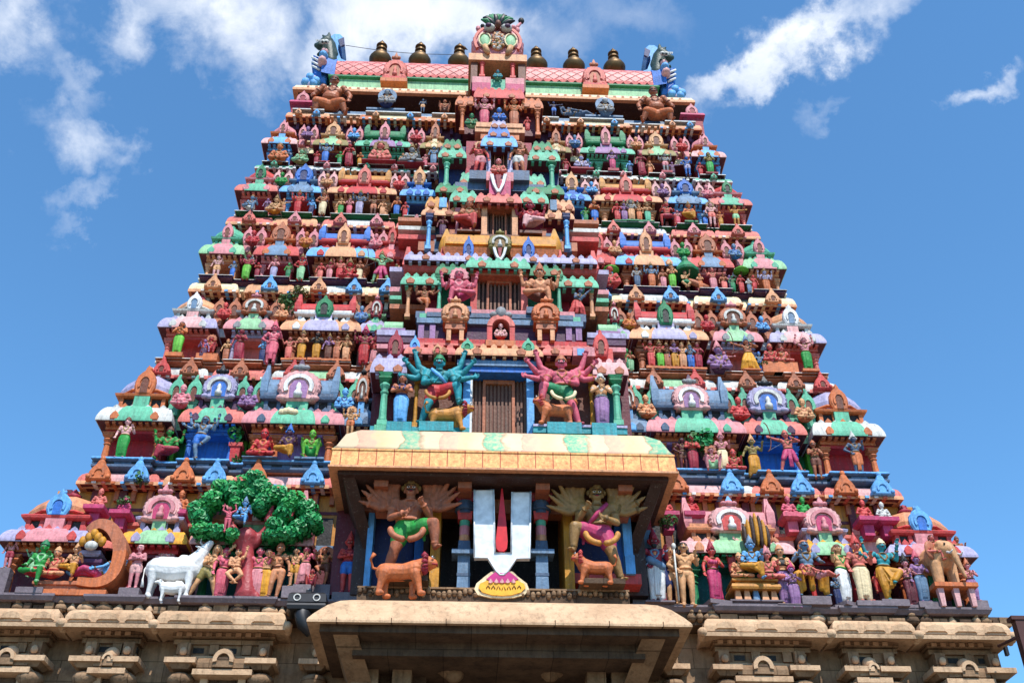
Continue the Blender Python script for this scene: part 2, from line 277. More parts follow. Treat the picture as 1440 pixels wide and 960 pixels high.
# ------------------------------------------------------------------ mesh builder
_J = [0]
def jit():
    _J[0] = (_J[0]*7 + 3) % 101
    return .0004 + _J[0]*.00003
class MB:
    def __init__(s): s.v = []; s.f = []; s.m = []; s.s = []; s.mats = []; s.cut = []
    def mi(s, m):
        if m not in s.mats: s.mats.append(m)
        return s.mats.index(m)
    def add(s, vs, fs, m, smooth=False):
        b = len(s.v); s.cut.append((b, len(s.f))); s.v += [tuple(v) for v in vs]; i = s.mi(m)
        for f in fs: s.f.append(tuple(b+k for k in f)); s.m.append(i); s.s.append(smooth)
    def box(s, x0, x1, y0, y1, z0, z1, m):
        e = jit(); x0 -= e; x1 += e; y0 -= e; y1 += e; z0 -= e; z1 += e
        s.add([(x0,y0,z0),(x1,y0,z0),(x1,y1,z0),(x0,y1,z0),(x0,y0,z1),(x1,y0,z1),(x1,y1,z1),(x0,y1,z1)],
              [(0,3,2,1),(4,5,6,7),(0,1,5,4),(1,2,6,5),(2,3,7,6),(3,0,4,7)], m)
    def frus(s, cx, cy, z0, z1, w0, d0, w1, d1, m):
        a = [(cx-w0/2,cy-d0/2,z0),(cx+w0/2,cy-d0/2,z0),(cx+w0/2,cy+d0/2,z0),(cx-w0/2,cy+d0/2,z0)]
        b = [(cx-w1/2,cy-d1/2,z1),(cx+w1/2,cy-d1/2,z1),(cx+w1/2,cy+d1/2,z1),(cx-w1/2,cy+d1/2,z1)]
        s.add(a+b, [(0,3,2,1),(4,5,6,7),(0,1,5,4),(1,2,6,5),(2,3,7,6),(3,0,4,7)], m)
    def mould(s, x0, x1, yf, yb, prof, m, smooth=False, under=None):   # profile (outward offset, z), bottom to top, wrapped round three sides
        e = jit(); vs = []; fs = []; n = len(prof)
        for d, z in prof:
            d += e; vs += [(x0-d, yb, z), (x0-d, yf-d, z), (x1+d, yf-d, z), (x1+d, yb, z)]
        for i in range(n-1):
            a, b = i*4, i*4+4
            for k in range(3): fs.append((a+k, a+k+1, b+k+1, b+k))
            fs.append((a+3, a, b, b+3))
        fs.append((0, 3, 2, 1)); t = (n-1)*4; fs.append((t, t+1, t+2, t+3))
        s.add(vs, fs, m, smooth)
        if under:      # the soffit's own paint, picked dark to put its shade into the colour too
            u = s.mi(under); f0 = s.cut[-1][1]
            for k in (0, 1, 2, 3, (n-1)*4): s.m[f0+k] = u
    def lathe(s, cx, cy, prof, n, m, sx=1., sy=1., smooth=True, rot=0.):
        vs = []; fs = []
        for r, z in prof:
            for k in range(n):
                a = 2*pi*k/n + rot; vs.append((cx+r*sx*cos(a), cy+r*sy*sin(a), z))
        for i in range(len(prof)-1):
            for k in range(n): fs.append((i*n+k, i*n+(k+1) % n, (i+1)*n+(k+1) % n, (i+1)*n+k))
        fs.append(tuple(range(n-1, -1, -1))); fs.append(tuple((len(prof)-1)*n+k for k in range(n)))
        s.add(vs, fs, m, smooth)
    def prism(s, poly, y0, y1, m, ch=.0):    # outline (x, z) counter-clockwise from the front, front at y0
        n = len(poly); cx = sum(p[0] for p in poly)/n; cz = sum(p[1] for p in poly)/n; e = jit(); y0 -= e
        rings = []
        if ch:
            w = max(max(abs(p[0]-cx) for p in poly), 1e-4); k = 1-ch/w
            rings.append([(cx+(x-cx)*k, y0, cz+(z-cz)*k) for x, z in poly]); rings.append([(x, y0+ch, z) for x, z in poly])
        else: rings.append([(x, y0, z) for x, z in poly])
        rings.append([(x, y1, z) for x, z in poly])
        vs = sum(rings, []); fs = [tuple(range(n))]
        for r in range(len(rings)-1):
            for k in range(n): fs.append((r*n+k, (r+1)*n+k, (r+1)*n+(k+1) % n, r*n+(k+1) % n))
        t = (len(rings)-1)*n; fs.append(tuple(t+k for k in range(n-1, -1, -1)))
        s.add(vs, fs, m)
    def tube(s, path, rad, n, m, smooth=True):
        P = [Vector(p) for p in path]; R = rad if isinstance(rad, (list, tuple)) else [rad]*len(P)
        vs = []; fs = []; ref = None
        for i, p in enumerate(P):
            t = (P[min(i+1, len(P)-1)]-P[max(i-1, 0)]).normalized()
            if ref is None: ref = Vector((0, 0, 1)) if abs(t.z) < .9 else Vector((1, 0, 0))
            a = t.cross(ref).normalized(); b = t.cross(a).normalized(); ref = -b if False else ref
            for k in range(n):
                w = 2*pi*k/n; vs.append(p + (a*cos(w)+b*sin(w))*R[i])
        for i in range(len(P)-1):
            for k in range(n): fs.append((i*n+k, i*n+(k+1) % n, (i+1)*n+(k+1) % n, (i+1)*n+k))
        fs.append(tuple(range(n-1, -1, -1))); fs.append(tuple((len(P)-1)*n+k for k in range(n)))
        s.add(vs, fs, m, smooth)
    def cone(s, p0, r0, p1, r1, n=10, m='x', rings=2):     # round-ended tapered limb
        p0 = Vector(p0); p1 = Vector(p1); t = p1-p0
        if t.length < 1e-5: t = Vector((0, 0, 1))*1e-5
        t.normalize(); pts = []; R = []
        for i in range(rings+1):
            a = pi/2*(1-i/rings)*.96; pts.append(p0-t*r0*sin(a)); R.append(max(r0*cos(a), 1e-4))
        for i in range(rings+1):
            a = pi/2*(i/rings)*.96; pts.append(p1+t*r1*sin(a)); R.append(max(r1*cos(a), 1e-4))
        ref = Vector((0, 0, 1)) if abs(t.z) < .9 else Vector((1, 0, 0)); a = t.cross(ref).normalized(); b = t.cross(a)
        vs = []; fs = []
        for p, r in zip(pts, R):
            for k in range(n): w = 2*pi*k/n; vs.append(p+(a*cos(w)+b*sin(w))*r)
        for i in range(len(pts)-1):
            for k in range(n): fs.append((i*n+k, i*n+(k+1) % n, (i+1)*n+(k+1) % n, (i+1)*n+k))
        fs.append(tuple(range(n-1, -1, -1))); fs.append(tuple((len(pts)-1)*n+k for k in range(n)))
        s.add(vs, fs, m, True)
    def ball(s, c, r, m, n=12, k=8):
        rx, ry, rz = r if isinstance(r, (tuple, list)) else (r, r, r)
        vs = [(c[0], c[1], c[2]-rz)]; fs = []
        for i in range(1, k):
            a = -pi/2+pi*i/k
            for j in range(n): w = 2*pi*j/n; vs.append((c[0]+rx*cos(a)*cos(w), c[1]+ry*cos(a)*sin(w), c[2]+rz*sin(a)))
        vs.append((c[0], c[1], c[2]+rz)); T = len(vs)-1
        for j in range(n): fs.append((0, 1+(j+1) % n, 1+j))
        for i in range(k-2):
            for j in range(n): a = 1+i*n; b = a+n; fs.append((a+j, a+(j+1) % n, b+(j+1) % n, b+j))
        a = 1+(k-2)*n
        for j in range(n): fs.append((a+j, a+(j+1) % n, T))
        s.add(vs, fs, m, True)
    def arch(s, cx, cz, r0, r1, y0, y1, m, a0=-20, a1=200, n=14, sz=1.0):
        e = jit(); y0 -= e; vs = []; fs = []
        for i in range(n+1):
            a = radians(a0+(a1-a0)*i/n); c, q = cos(a), sin(a)*sz
            vs += [(cx+r1*c, y0, cz+r1*q), (cx+r0*c, y0, cz+r0*q), (cx+r0*c, y1, cz+r0*q), (cx+r1*c, y1, cz+r1*q)]
        for i in range(n):
            a, b = i*4, i*4+4
            for k in range(4): fs.append((a+k, b+k, b+(k+1) % 4, a+(k+1) % 4))
        fs.append((0, 1, 2, 3)); b = n*4; fs.append((b+3, b+2, b+1, b))
        s.add(vs, fs, m)
    def vault(s, x0, x1, yf, yb, z0, h, m, n=12, bulge=.12):
        c = (yf+yb)/2; r = (yb-yf)/2; e = jit(); vs = []; fs = []; x0 -= e; x1 += e
        prof = []
        for i in range(n+1):
            a = pi*i/n; w = 1+bulge*sin(min(a, pi-a)*2)*(1 if True else 0)
            prof.append((c-r*cos(a)*w, z0+h*abs(sin(a))**.85))
        for x in (x0, x1): vs += [(x, y, z) for y, z in prof]
        k = n+1
        for i in range(n): fs.append((i, k+i, k+i+1, i+1))
        fs.append(tuple(range(k))); fs.append(tuple(range(2*k-1, k-1, -1))); fs.append((0, k-1+0, 2*k-1, k))
        s.add(vs, fs, m, False)
    def build_each(s, name, parent=None):      # every block its own object
        out = []; ends = s.cut[1:]+[(len(s.v), len(s.f))]
        for (v0, f0), (v1, f1) in zip(s.cut, ends):
            q = MB(); q.v = s.v[v0:v1]; q.f = [tuple(i-v0 for i in f) for f in s.f[f0:f1]]; q.s = s.s[f0:f1]; q.mats = s.mats; q.m = s.m[f0:f1]; q.mats = sorted(set(s.mats[i] for i in q.m)); q.m = [q.mats.index(s.mats[i]) for i in s.m[f0:f1]]
            out.append(q.build(name, parent))
        return out
    def build(s, name, parent=None):
        me = bpy.data.meshes.new(name); me.from_pydata(s.v, [], s.f)
        for m in s.mats: me.materials.append(MT(m))
        me.polygons.foreach_set('material_index', s.m); me.polygons.foreach_set('use_smooth', s.s)
        me.update()
        return link(name, me, parent)
def link(name, me, parent=None):
    o = bpy.data.objects.new(name, me); COL.objects.link(o)
    if parent is not None: adopt(o, parent)
    return o
_WORLDPOS = {}
def adopt(o, parent):
    o.parent = parent
    p = Vector((0, 0, 0)); q = parent
    while q is not None: p += q.location; q = q.parent
    o.location = o.location - p
def empty(name, loc, label=None, cat=None, group=None):
    o = bpy.data.objects.new(name, None); COL.objects.link(o); o.location = loc; o.empty_display_size = .2
    tag(o, label, cat, group); return o
def tag(o, label=None, cat=None, group=None, kind=None):
    if label: o['label'] = label
    if cat: o['category'] = cat
    if group: o['group'] = group
    if kind: o['kind'] = kind
    return o
def bp(mb, x0, x1, y0, y1, Y, d, m):       # a block whose front face fills photo rectangle x0..x1, y0..y1 on the plane Y, d deep
    a = at(x0, (y0+y1)/2, Y); b = at(x1, (y0+y1)/2, Y); xm = (x0+x1)/2
    mb.box(a.x, b.x, Y, Y+d, at(xm, y1, Y).z, at(xm, y0, Y).z, m)
# ------------------------------------------------------------------ ornaments shared by all storeys
def gable_outline(cx, zb, w, h):
    P = [(-.36,0),(.36,0),(.40,.10),(.5,.26),(.5,.44),(.42,.62),(.28,.74),(.13,.82),(.10,.9),(0,1.0),(-.10,.9),(-.13,.82),(-.28,.74),(-.42,.62),(-.5,.44),(-.5,.26),(-.40,.10)]
    return [(cx+x*w, zb+z*h) for x, z in P]
def gable(mb, cx, zb, w, h, y0, y1, m, hole=None, rim=None):
    mb.prism(gable_outline(cx, zb, w, h), y0, y1, m, w*.07)
    zc = zb+h*.36
    if hole:
        mb.prism([(cx-.17*w, zb+.06*h),(cx+.17*w, zb+.06*h),(cx+.19*w, zc),(cx+.12*w, zc+.17*h),(cx, zc+.24*h),(cx-.12*w, zc+.17*h),(cx-.19*w, zc)], y0-.012, y0+.02, hole)
    mb.arch(cx, zc, w*.23, w*.33, y0-.035, y0+.03, rim or m, -30, 210, 12, h/w*.9)
    mb.ball((cx, (y0+y1)/2, zb+h*.99), (w*.075, w*.075, h*.08), m, 8, 6)
def bell_gable(mb, cx, zb, w, h, y0, y1, m, hole=None):     # wide-footed pointed plaque with a knob, as on the eaves
    P = [(-.5,0),(.5,0),(.5,.10),(.44,.20),(.40,.36),(.30,.52),(.18,.64),(.12,.78),(0,.86),(-.12,.78),(-.18,.64),(-.30,.52),(-.40,.36),(-.44,.20),(-.5,.10)]
    mb.prism([(cx+x*w, zb+z*h) for x, z in P], y0, y1, m, w*.06)
    mb.arch(cx, zb+h*.25, w*.16, w*.25, y0-.03, y0+.03, m, -25, 205, 10, h/w)
    if hole: mb.prism([(cx-.10*w, zb+.1*h), (cx+.10*w, zb+.1*h), (cx+.10*w, zb+.3*h), (cx, zb+.38*h), (cx-.10*w, zb+.3*h)], y0-.012, y0+.02, hole)
    for s in (-1, 1): mb.ball((cx+s*w*.40, y0, zb+h*.12), (w*.10, .05, h*.10), m, 7, 5)
    mb.ball((cx, (y0*2+y1)/3, zb+h*.88), (w*.12, w*.10, h*.12), m, 8, 6)
def grand_gable(mb, cx, zb, w, h, y0, y1, m, inner, head, top=None, rim='white'):
    # horseshoe gable with a scalloped flame edge, a niche and a grotesque head at the tip
    n = 26; P = [(cx+w*.42, zb)]
    for i in range(n+1):
        a = radians(-22+224*i/n); q = .5*(1+.07*(i % 2))
        P.append((cx+w*q*cos(a), zb+h*.40+h*.44*sin(a)*(1+.06*(i % 2))))
    P.append((cx-w*.42, zb))
    mb.prism(P, y0, y1, m, w*.05)
    mb.arch(cx, zb+h*.36, w*.26, w*.36, y0-.06, y0+.02, rim, -25, 205, 14, h/w*.95)
    mb.arch(cx, zb+h*.36, w*.37, w*.42, y0-.03, y0+.02, m, -25, 205, 14, h/w*.95)
    mb.prism([(cx-.2*w, zb+.05*h),(cx+.2*w, zb+.05*h),(cx+.22*w, zb+.36*h),(cx+.12*w, zb+.54*h),(cx-.12*w, zb+.54*h),(cx-.22*w, zb+.36*h)], y0-.02, y0+.03, inner)
    mb.lathe(cx, y0-.03, [(.10*w, zb+.06*h),(.11*w, zb+.18*h),(.055*w, zb+.28*h),(.075*w, zb+.34*h),(.03*w, zb+.46*h)], 8, rim)
    for s in (-1, 1):
        mb.ball((cx+s*w*.40, y0+.02, zb+.06*h), (w*.12, .1, h*.08), m, 8, 6)
        mb.ball((cx+s*w*.13, y0+.02, zb+h*.92), (w*.08, .08, h*.07), head, 8, 6)
    mb.ball((cx, y0+.03, zb+h*.92), (w*.12, .1, h*.1), head, 10, 7)
    mb.frus(cx, y0+.04, zb+h*.98, zb+h*1.16, w*.16, .12, w*.03, .05, top or head)
def kapota(zb, zt, ov):
    h = zt-zb
    return [(-.02, zb+.03), (ov*.9, zb+.0), (ov, zb+.01), (ov, zb+.07), (ov*.95, zb+.28*h), (ov*.76, zb+.55*h), (ov*.48, zb+.80*h), (ov*.14, zt-.01), (-.02, zt)]
def pillar(x, y, z0, z1, w, m, name='pillar', parent=None, cap=None):
    mb = MB(); h = z1-z0; cap = cap or m
    mb.frus(x, y, z0, z0+.09*h, w*1.35, w*1.35, w*1.3, w*1.3, m)
    mb.lathe(x, y, [(w*.56, z0+.09*h),(w*.60, z0+.12*h),(w*.54, z0+.16*h),(w*.44, z0+.60*h),(w*.58, z0+.62*h),(w*.58, z0+.65*h),(w*.42, z0+.67*h),(w*.46, z0+.70*h),(w*.74, z0+.76*h),(w*.70, z0+.79*h),(w*.44, z0+.82*h)], 8, m, rot=pi/8, smooth=False)
    mb.frus(x, y, z0+.82*h, z0+.88*h, w*.9, w*.9, w*1.6, w*1.5, cap)
    mb.frus(x, y, z0+.88*h, z0+.91*h, w*1.7, w*1.6, w*1.7, w*1.6, cap)
    mb.frus(x, y, z0+.91*h, z1, w*1.0, w*1.0, w*2.0, w*1.4, cap)
    return mb.build(name, parent)

# ------------------------------------------------------------------ storeys: rows measured in the photograph on the tower's axis
def YF(z): return .22*(z-11.25)
def solveY(row, off=0.0):
    Y = 1.0
    for _ in range(40): Y = YF(zat(row, Y))+off
    return Y
#        floor cornice_bottom cornice_top  roof  eave_bottom eave_top
ROWS = [(852, 771, 751, 698, 696, 674), (656, 601, 579, 531, 547, 526), (517, 470, 453, 424, 426, 407), (400, 366, 350, 325, 331, 314),
        (310, 277, 265, 245, 252, 243), (240, 210, 199, 181, 179, 167), (166, 0, 0, 0, 135, 121)]
FLOOR_LEFT_ROW = [836, 648, 510, 393, 303, 232, 160]
TY = [solveY(r[0]) for r in ROWS]
def X(px, k):   # photo column on storey k's front line -> x
    return at(px, FLOOR_LEFT_ROW[k], TY[k]).x
YC = 7.0
TOWER = empty('temple_tower', (0, 0, 0), 'towering many coloured temple gateway rising in tapering storeys crowded with sculpture above a stone base', 'temple tower')
TOWER.location = (0, 6.5, 0)

# layout: (left px, right px, kind) on the left half, mirrored on the right
LAY = [
 [(-6, 104, 'kuta'), (166, 240, 'panel'), (272, 420, 'shala')],
 [(136, 222, 'kuta'), (254, 326, 'panel'), (346, 468, 'shala'), (484, 517, 'panel2')],
 [(224, 288, 'kuta'), (318, 372, 'panel'), (400, 494, 'shala'), (510, 536, 'panel2')],
 [(284, 330, 'kuta'), (362, 408, 'panel'), (438, 516, 'shala'), (532, 562, 'panel2')],
 [(334, 378, 'kuta'), (398, 440, 'panel'), (467, 547, 'shala'), (569, 604, 'panel2')],
 [(372, 407, 'kuta'), (445, 480, 'panel'), (506, 568, 'shala'), (597, 622, 'panel2')],
]
# colours by storey and kind: pillar, wall, cornice side, cornice middle, neck, roof, gable, gable hole
COLS = [
 dict(kuta=('orange','maroon','lavender','rose','coral','flesh','sky','blue'), panel=('red','maroon','yellow','palegreen','lavender','brown','palepink','hotpink'), shala=('green','teal','palepink','palegreen','flesh','rose','palepink','coral')),
 dict(kuta=('orange','red','offwhite','mint','orange','lavender','orange','brown'), panel=('blue','blue','salmon','mint','purple','lavender','lavender','blue'), shala=('orange','lilac','rose','mint','slate','steel','palepink','lilac'), panel2=('tan','brown','steel','sky','slate','steel','clay','brown')),
 dict(kuta=('salmon','coral','lavender','palepink','offwhite','peach','white','steel'), panel=('lavender','salmon','rose','palegreen','grey','clay','clay','brown'), shala=('clay','brown','peach','lavender','white','red','green','black'), panel2=('lilac','purple','lavender','mint','palegreen','mint','crimson','brown')),
 dict(kuta=('peach','clay','palegreen','rose','mint','mint','rose','brown'), panel=('rose','crimson','coral','steel','orange','orange','clay','brown'), shala=('clay','crimson','sky','peach','red','blue','peach','brown'), panel2=('coral','crimson','coral','rose','coral','coral','coral','brown')),
 dict(kuta=('salmon','crimson','salmon','mint','rose','coral','green','black'), panel=('sky','red','sky','steel','steel','steel','blue','navy'), shala=('peach','brown','peach','red','red','ochre','salmon','brown'), panel2=('sky','navy','sky','blue','blue','sky','tan','brown')),
 dict(kuta=('sky','crimson','palepink','sky','orange','rose','rose','brown'), panel=('clay','maroon','olive','palegreen','tan','tan','tan','brown'), shala=('mint','maroon','mint','lilac','green','green','rose','brown'), panel2=('tan','maroon','olive','cream','tan','tan','clay','brown')),
]
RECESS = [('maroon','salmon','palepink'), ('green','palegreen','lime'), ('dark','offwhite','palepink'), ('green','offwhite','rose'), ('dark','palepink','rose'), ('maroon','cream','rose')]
PAIR = ['hotpink', 'mint', 'clay', 'rose', 'palepink', 'rose']           # little gables in the parapet
EAVE = [  # body, drip, gable a, gable b, frieze, dentil, wall below
 ('salmon','peach','orange','sky','maroon','clay','ochre'), ('offwhite','salmon','coral','clay','red','orange','slate'), ('cream','peach','peach','sky','maroon','offwhite','red'),
 ('salmon','peach','salmon','rose','red','coral','teal'), ('mint','offwhite','mint','rose','brown','clay','brown'), ('peach','orange','peach','sky','purple','purple','purple')]
LEDGE = [('slate','sky','navy'), ('clay','offwhite','brown'), ('purple','offwhite','slate'), ('green','offwhite','grey'), ('maroon','offwhite','slate'), ('steel','offwhite','navy')]
STOREYS = []
def tier_z(k):
    f, cb, ct, rf, eb, et = ROWS[k]; Y = TY[k]; Yn = TY[k+1]
    return dict(f=zat(f, Y-.3), cb=zat(cb, Y-.3), ct=zat(ct, Y-.25), rf=zat(rf, Y+.15), eb=zat(eb, Yn-.2), et=zat(et, Yn-.2), fn=zat(ROWS[k+1][0], Yn-.3))
def spans(k):
    out = []
    for a, b, kind in LAY[k]:
        x0, x1 = X(a, k), X(b, k); out += [(x0, x1, kind, -1), (-x1, -x0, kind, 1)]
    return out

def pavilion(k, x0, x1, kind, side):
    z = tier_z(k); Y = TY[k]; c = COLS[k][kind]; pil, wal, c1, c2, nk, rf, gb, ho = c
    w = x1-x0; cx = (x0+x1)/2; H = z['ct']-z['f']; rng = random.Random(k*77+int(cx*10)); vary = .90+.22*rng.random()
    z = dict(z); z['rf'] = z['ct']+(z['rf']-z['ct'])*(.92+.14*rng.random())
    mb = MB()
    mb.box(x0+.1*w*.5, x1-.1*w*.5, Y+.42, Y+1.3, z['f'], z['ct']+.02, wal)
    mb.mould(x0-.02, x1+.02, Y-.12, Y+1.0, [(0, z['f']-.02), (.05, z['f']), (.05, z['f']+.06*H*.6), (-.02, z['f']+.05*H)], LEDGE[k-1][1] if k else 'slate')
    zl = z['cb']-.13*H
    mb.box(x0+.02, x1-.02, Y-.02, Y+.45, zl+.05*H, z['cb']+.02, pil); mb.box(x0+.06, x1-.06, Y+.03, Y+.45, zl, zl+.05*H-.004, wal)
    P = mb.build('pavilion', TOWER)
    pw = min(.2, w*.11)
    xs = [x0+pw*.75, x1-pw*.75]
    if kind == 'shala' and w > 1.6: xs += [x0+w*.30, x1-w*.30] if k in (1, 3, 5) else []
    for x in xs: pillar(x, Y+.1, z['f']+.045*H, zl+.02, pw, pil, parent=P)
    if kind == 'kuta':
        xo = x0+.02 if side < 0 else x1-.02
        pillar(xo+(.12 if side < 0 else -.12)*0, Y+.62, z['f']+.045*H, zl+.02, pw, pil, parent=P)
    ov = .17+.05*w*.4
    mb = MB(); t = w*(.27 if kind != 'kuta' else .3)
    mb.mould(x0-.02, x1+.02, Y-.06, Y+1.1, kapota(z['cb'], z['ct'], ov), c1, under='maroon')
    if kind != 'panel2':
        mb.mould(cx-t*.62, cx+t*.62, Y-.085, Y+.6, kapota(z['cb']-.012, z['ct']+.03, ov), c2, under='maroon')
    for q in range(4 if kind == 'shala' else 3):       # little horseshoe medallions and beads on the cornice
        nq = 4 if kind == 'shala' else 3; xx = x0+w*(q+.5)/nq
        if abs(xx-cx) > t*.7 or kind == 'panel2': mb.prism([(xx-.10, z['cb']+.03), (xx+.10, z['cb']+.03), (xx+.12, z['cb']+.15), (xx+.06, z['cb']+.25), (xx, z['cb']+.30), (xx-.06, z['cb']+.25), (xx-.12, z['cb']+.15)], Y-.06-ov-.03, Y, c2 if q % 2 else nk, .02)
    nb = int(w/.16)
    for q in range(nb): xx = x0+w*(q+.5)/nb; mb.box(xx-.045, xx+.045, Y-.06-ov*.72, Y-.02, z['cb']-.055, z['cb']+.02, pil)
    mb.build('cornice', P)
    cr = MB(); nc = max(5, int(w/.2))         # upright leaves along the top of the cornice
    for q in range(nc):
        xx = x0+.06+(w-.12)*(q+.5)/nc; hh = .13+.05*(q % 2); cr.prism([(xx-.075, z['ct']-.03), (xx+.075, z['ct']-.03), (xx+.085, z['ct']+hh*.45), (xx, z['ct']+hh), (xx-.085, z['ct']+hh*.45)], Y-.02, Y+.06, nk if q % 2 else c1)
    cr.build('crest', P)
    # small horseshoe studs on the cornice
    # neck with little posts
    hn = (z['rf']-z['ct'])*.30; z0 = z['ct']; z1 = z0+hn
    mb = MB(); ins = .07*w+.02
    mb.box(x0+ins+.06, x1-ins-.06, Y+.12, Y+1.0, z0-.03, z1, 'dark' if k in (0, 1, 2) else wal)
    n = max(3, int(w/.42))
    for i in range(n+1):
        xx = x0+ins+.09+(w-2*ins-.18)*i/n; mb.box(xx-.05, xx+.05, Y+.06, Y+.3, z0, z1-.02, nk)
    mb.box(cx-w*.13, cx+w*.13, Y-.02, Y+.3, z0, z1, c2)
    mb.mould(x0+ins, x1-ins, Y+.04, Y+1.0, [(0, z1-.05), (.07, z1-.02), (.09, z1+.04), (.02, z1+.09)], nk)
    mb.build('neck', P)
    zr = z1+.07; hr = z['rf']-zr
    mb = MB()
    if kind == 'kuta':
        W2 = w*.5; pr = [(W2*.86, zr), (W2*1.0, zr+.12*hr), (W2*1.02, zr+.34*hr), (W2*.86, zr+.62*hr), (W2*.55, zr+.86*hr), (W2*.22, zr+hr)]
        mb.lathe(cx, Y+.12+W2*.72, pr, 8, rf, 1.06, .86, rot=pi/8, smooth=False)
        mb.lathe(cx, Y+.12+W2*.72, [(W2*1.03, zr+.10*hr), (W2*1.08, zr+.14*hr), (W2*1.03, zr+.2*hr)], 8, nk, 1.06, .86, rot=pi/8, smooth=False)
        mb.build('roof', P)
        g = MB(); gable(g, cx, z1-.0, w*.34*vary, hr*1.02*vary, Y-.06, Y+.4, gb, ho); g.build('gable', P)
        g = MB(); zt = zr+hr; g.lathe(cx, Y+.12+W2*.72, [(.05*w, zt-.03), (.10*w, zt+.03), (.11*w, zt+.09), (.05*w, zt+.15), (.06*w, zt+.18), (.01, zt+.3)], 8, 'crimson' if k < 3 else rf); g.build('finial', P)
    elif kind == 'shala':
        mb.vault(x0+ins*.6, x1-ins*.6, Y+.08, Y+.92, zr, hr*.86, rf)
        for sx in (x0+ins*.6, x1-ins*.6-.1):
            mb.mould(sx, sx+.1, Y+.06, Y+.95, [(0, zr-.02), (.05, zr+.2*hr), (.05, zr+.6*hr), (-.02, zr+.95*hr)], rf)
            mb.frus(sx+.05, Y+.3, zr+.6*hr, zr+1.25*hr, .22, .3, .08, .12, rf)
        mb.box(x0+ins, x1-ins, Y+.02, Y+.5, zr+.03*hr, zr+.14*hr, nk)
        mb.build('roof', P)
        g = MB()
        if k in (0, 1): grand_gable(g, cx, z1-.1, w*(.46 if k else .42)*vary, hr*1.12*vary, Y-.1, Y+.4, gb, ho, 'grey' if k else 'rose', 'purple' if k else 'sky')
        else: gable(g, cx, z1-.12, w*.25*vary, hr*1.36*(2-vary), Y-.1, Y+.5, gb, ho)
        g.build('gable', P)
    else:
        gw = w*(.74 if kind == 'panel' else .6)
        mb.vault(cx-gw*.48, cx+gw*.48, Y+.14, Y+.85, zr, hr*.7, rf)
        mb.build('roof', P)
        g = MB()
        if k < 3: grand_gable(g, cx, z1-.06, gw*vary, hr*1.1*vary, Y-.06, Y+.4, gb, ho, 'iron' if k == 1 else 'rose', rim='offwhite' if k else 'rose')
        else: gable(g, cx, z1-.06, gw*.8*vary, hr*1.2*vary, Y-.06, Y+.4, gb, ho)
        g.build('gable', P)
    return P

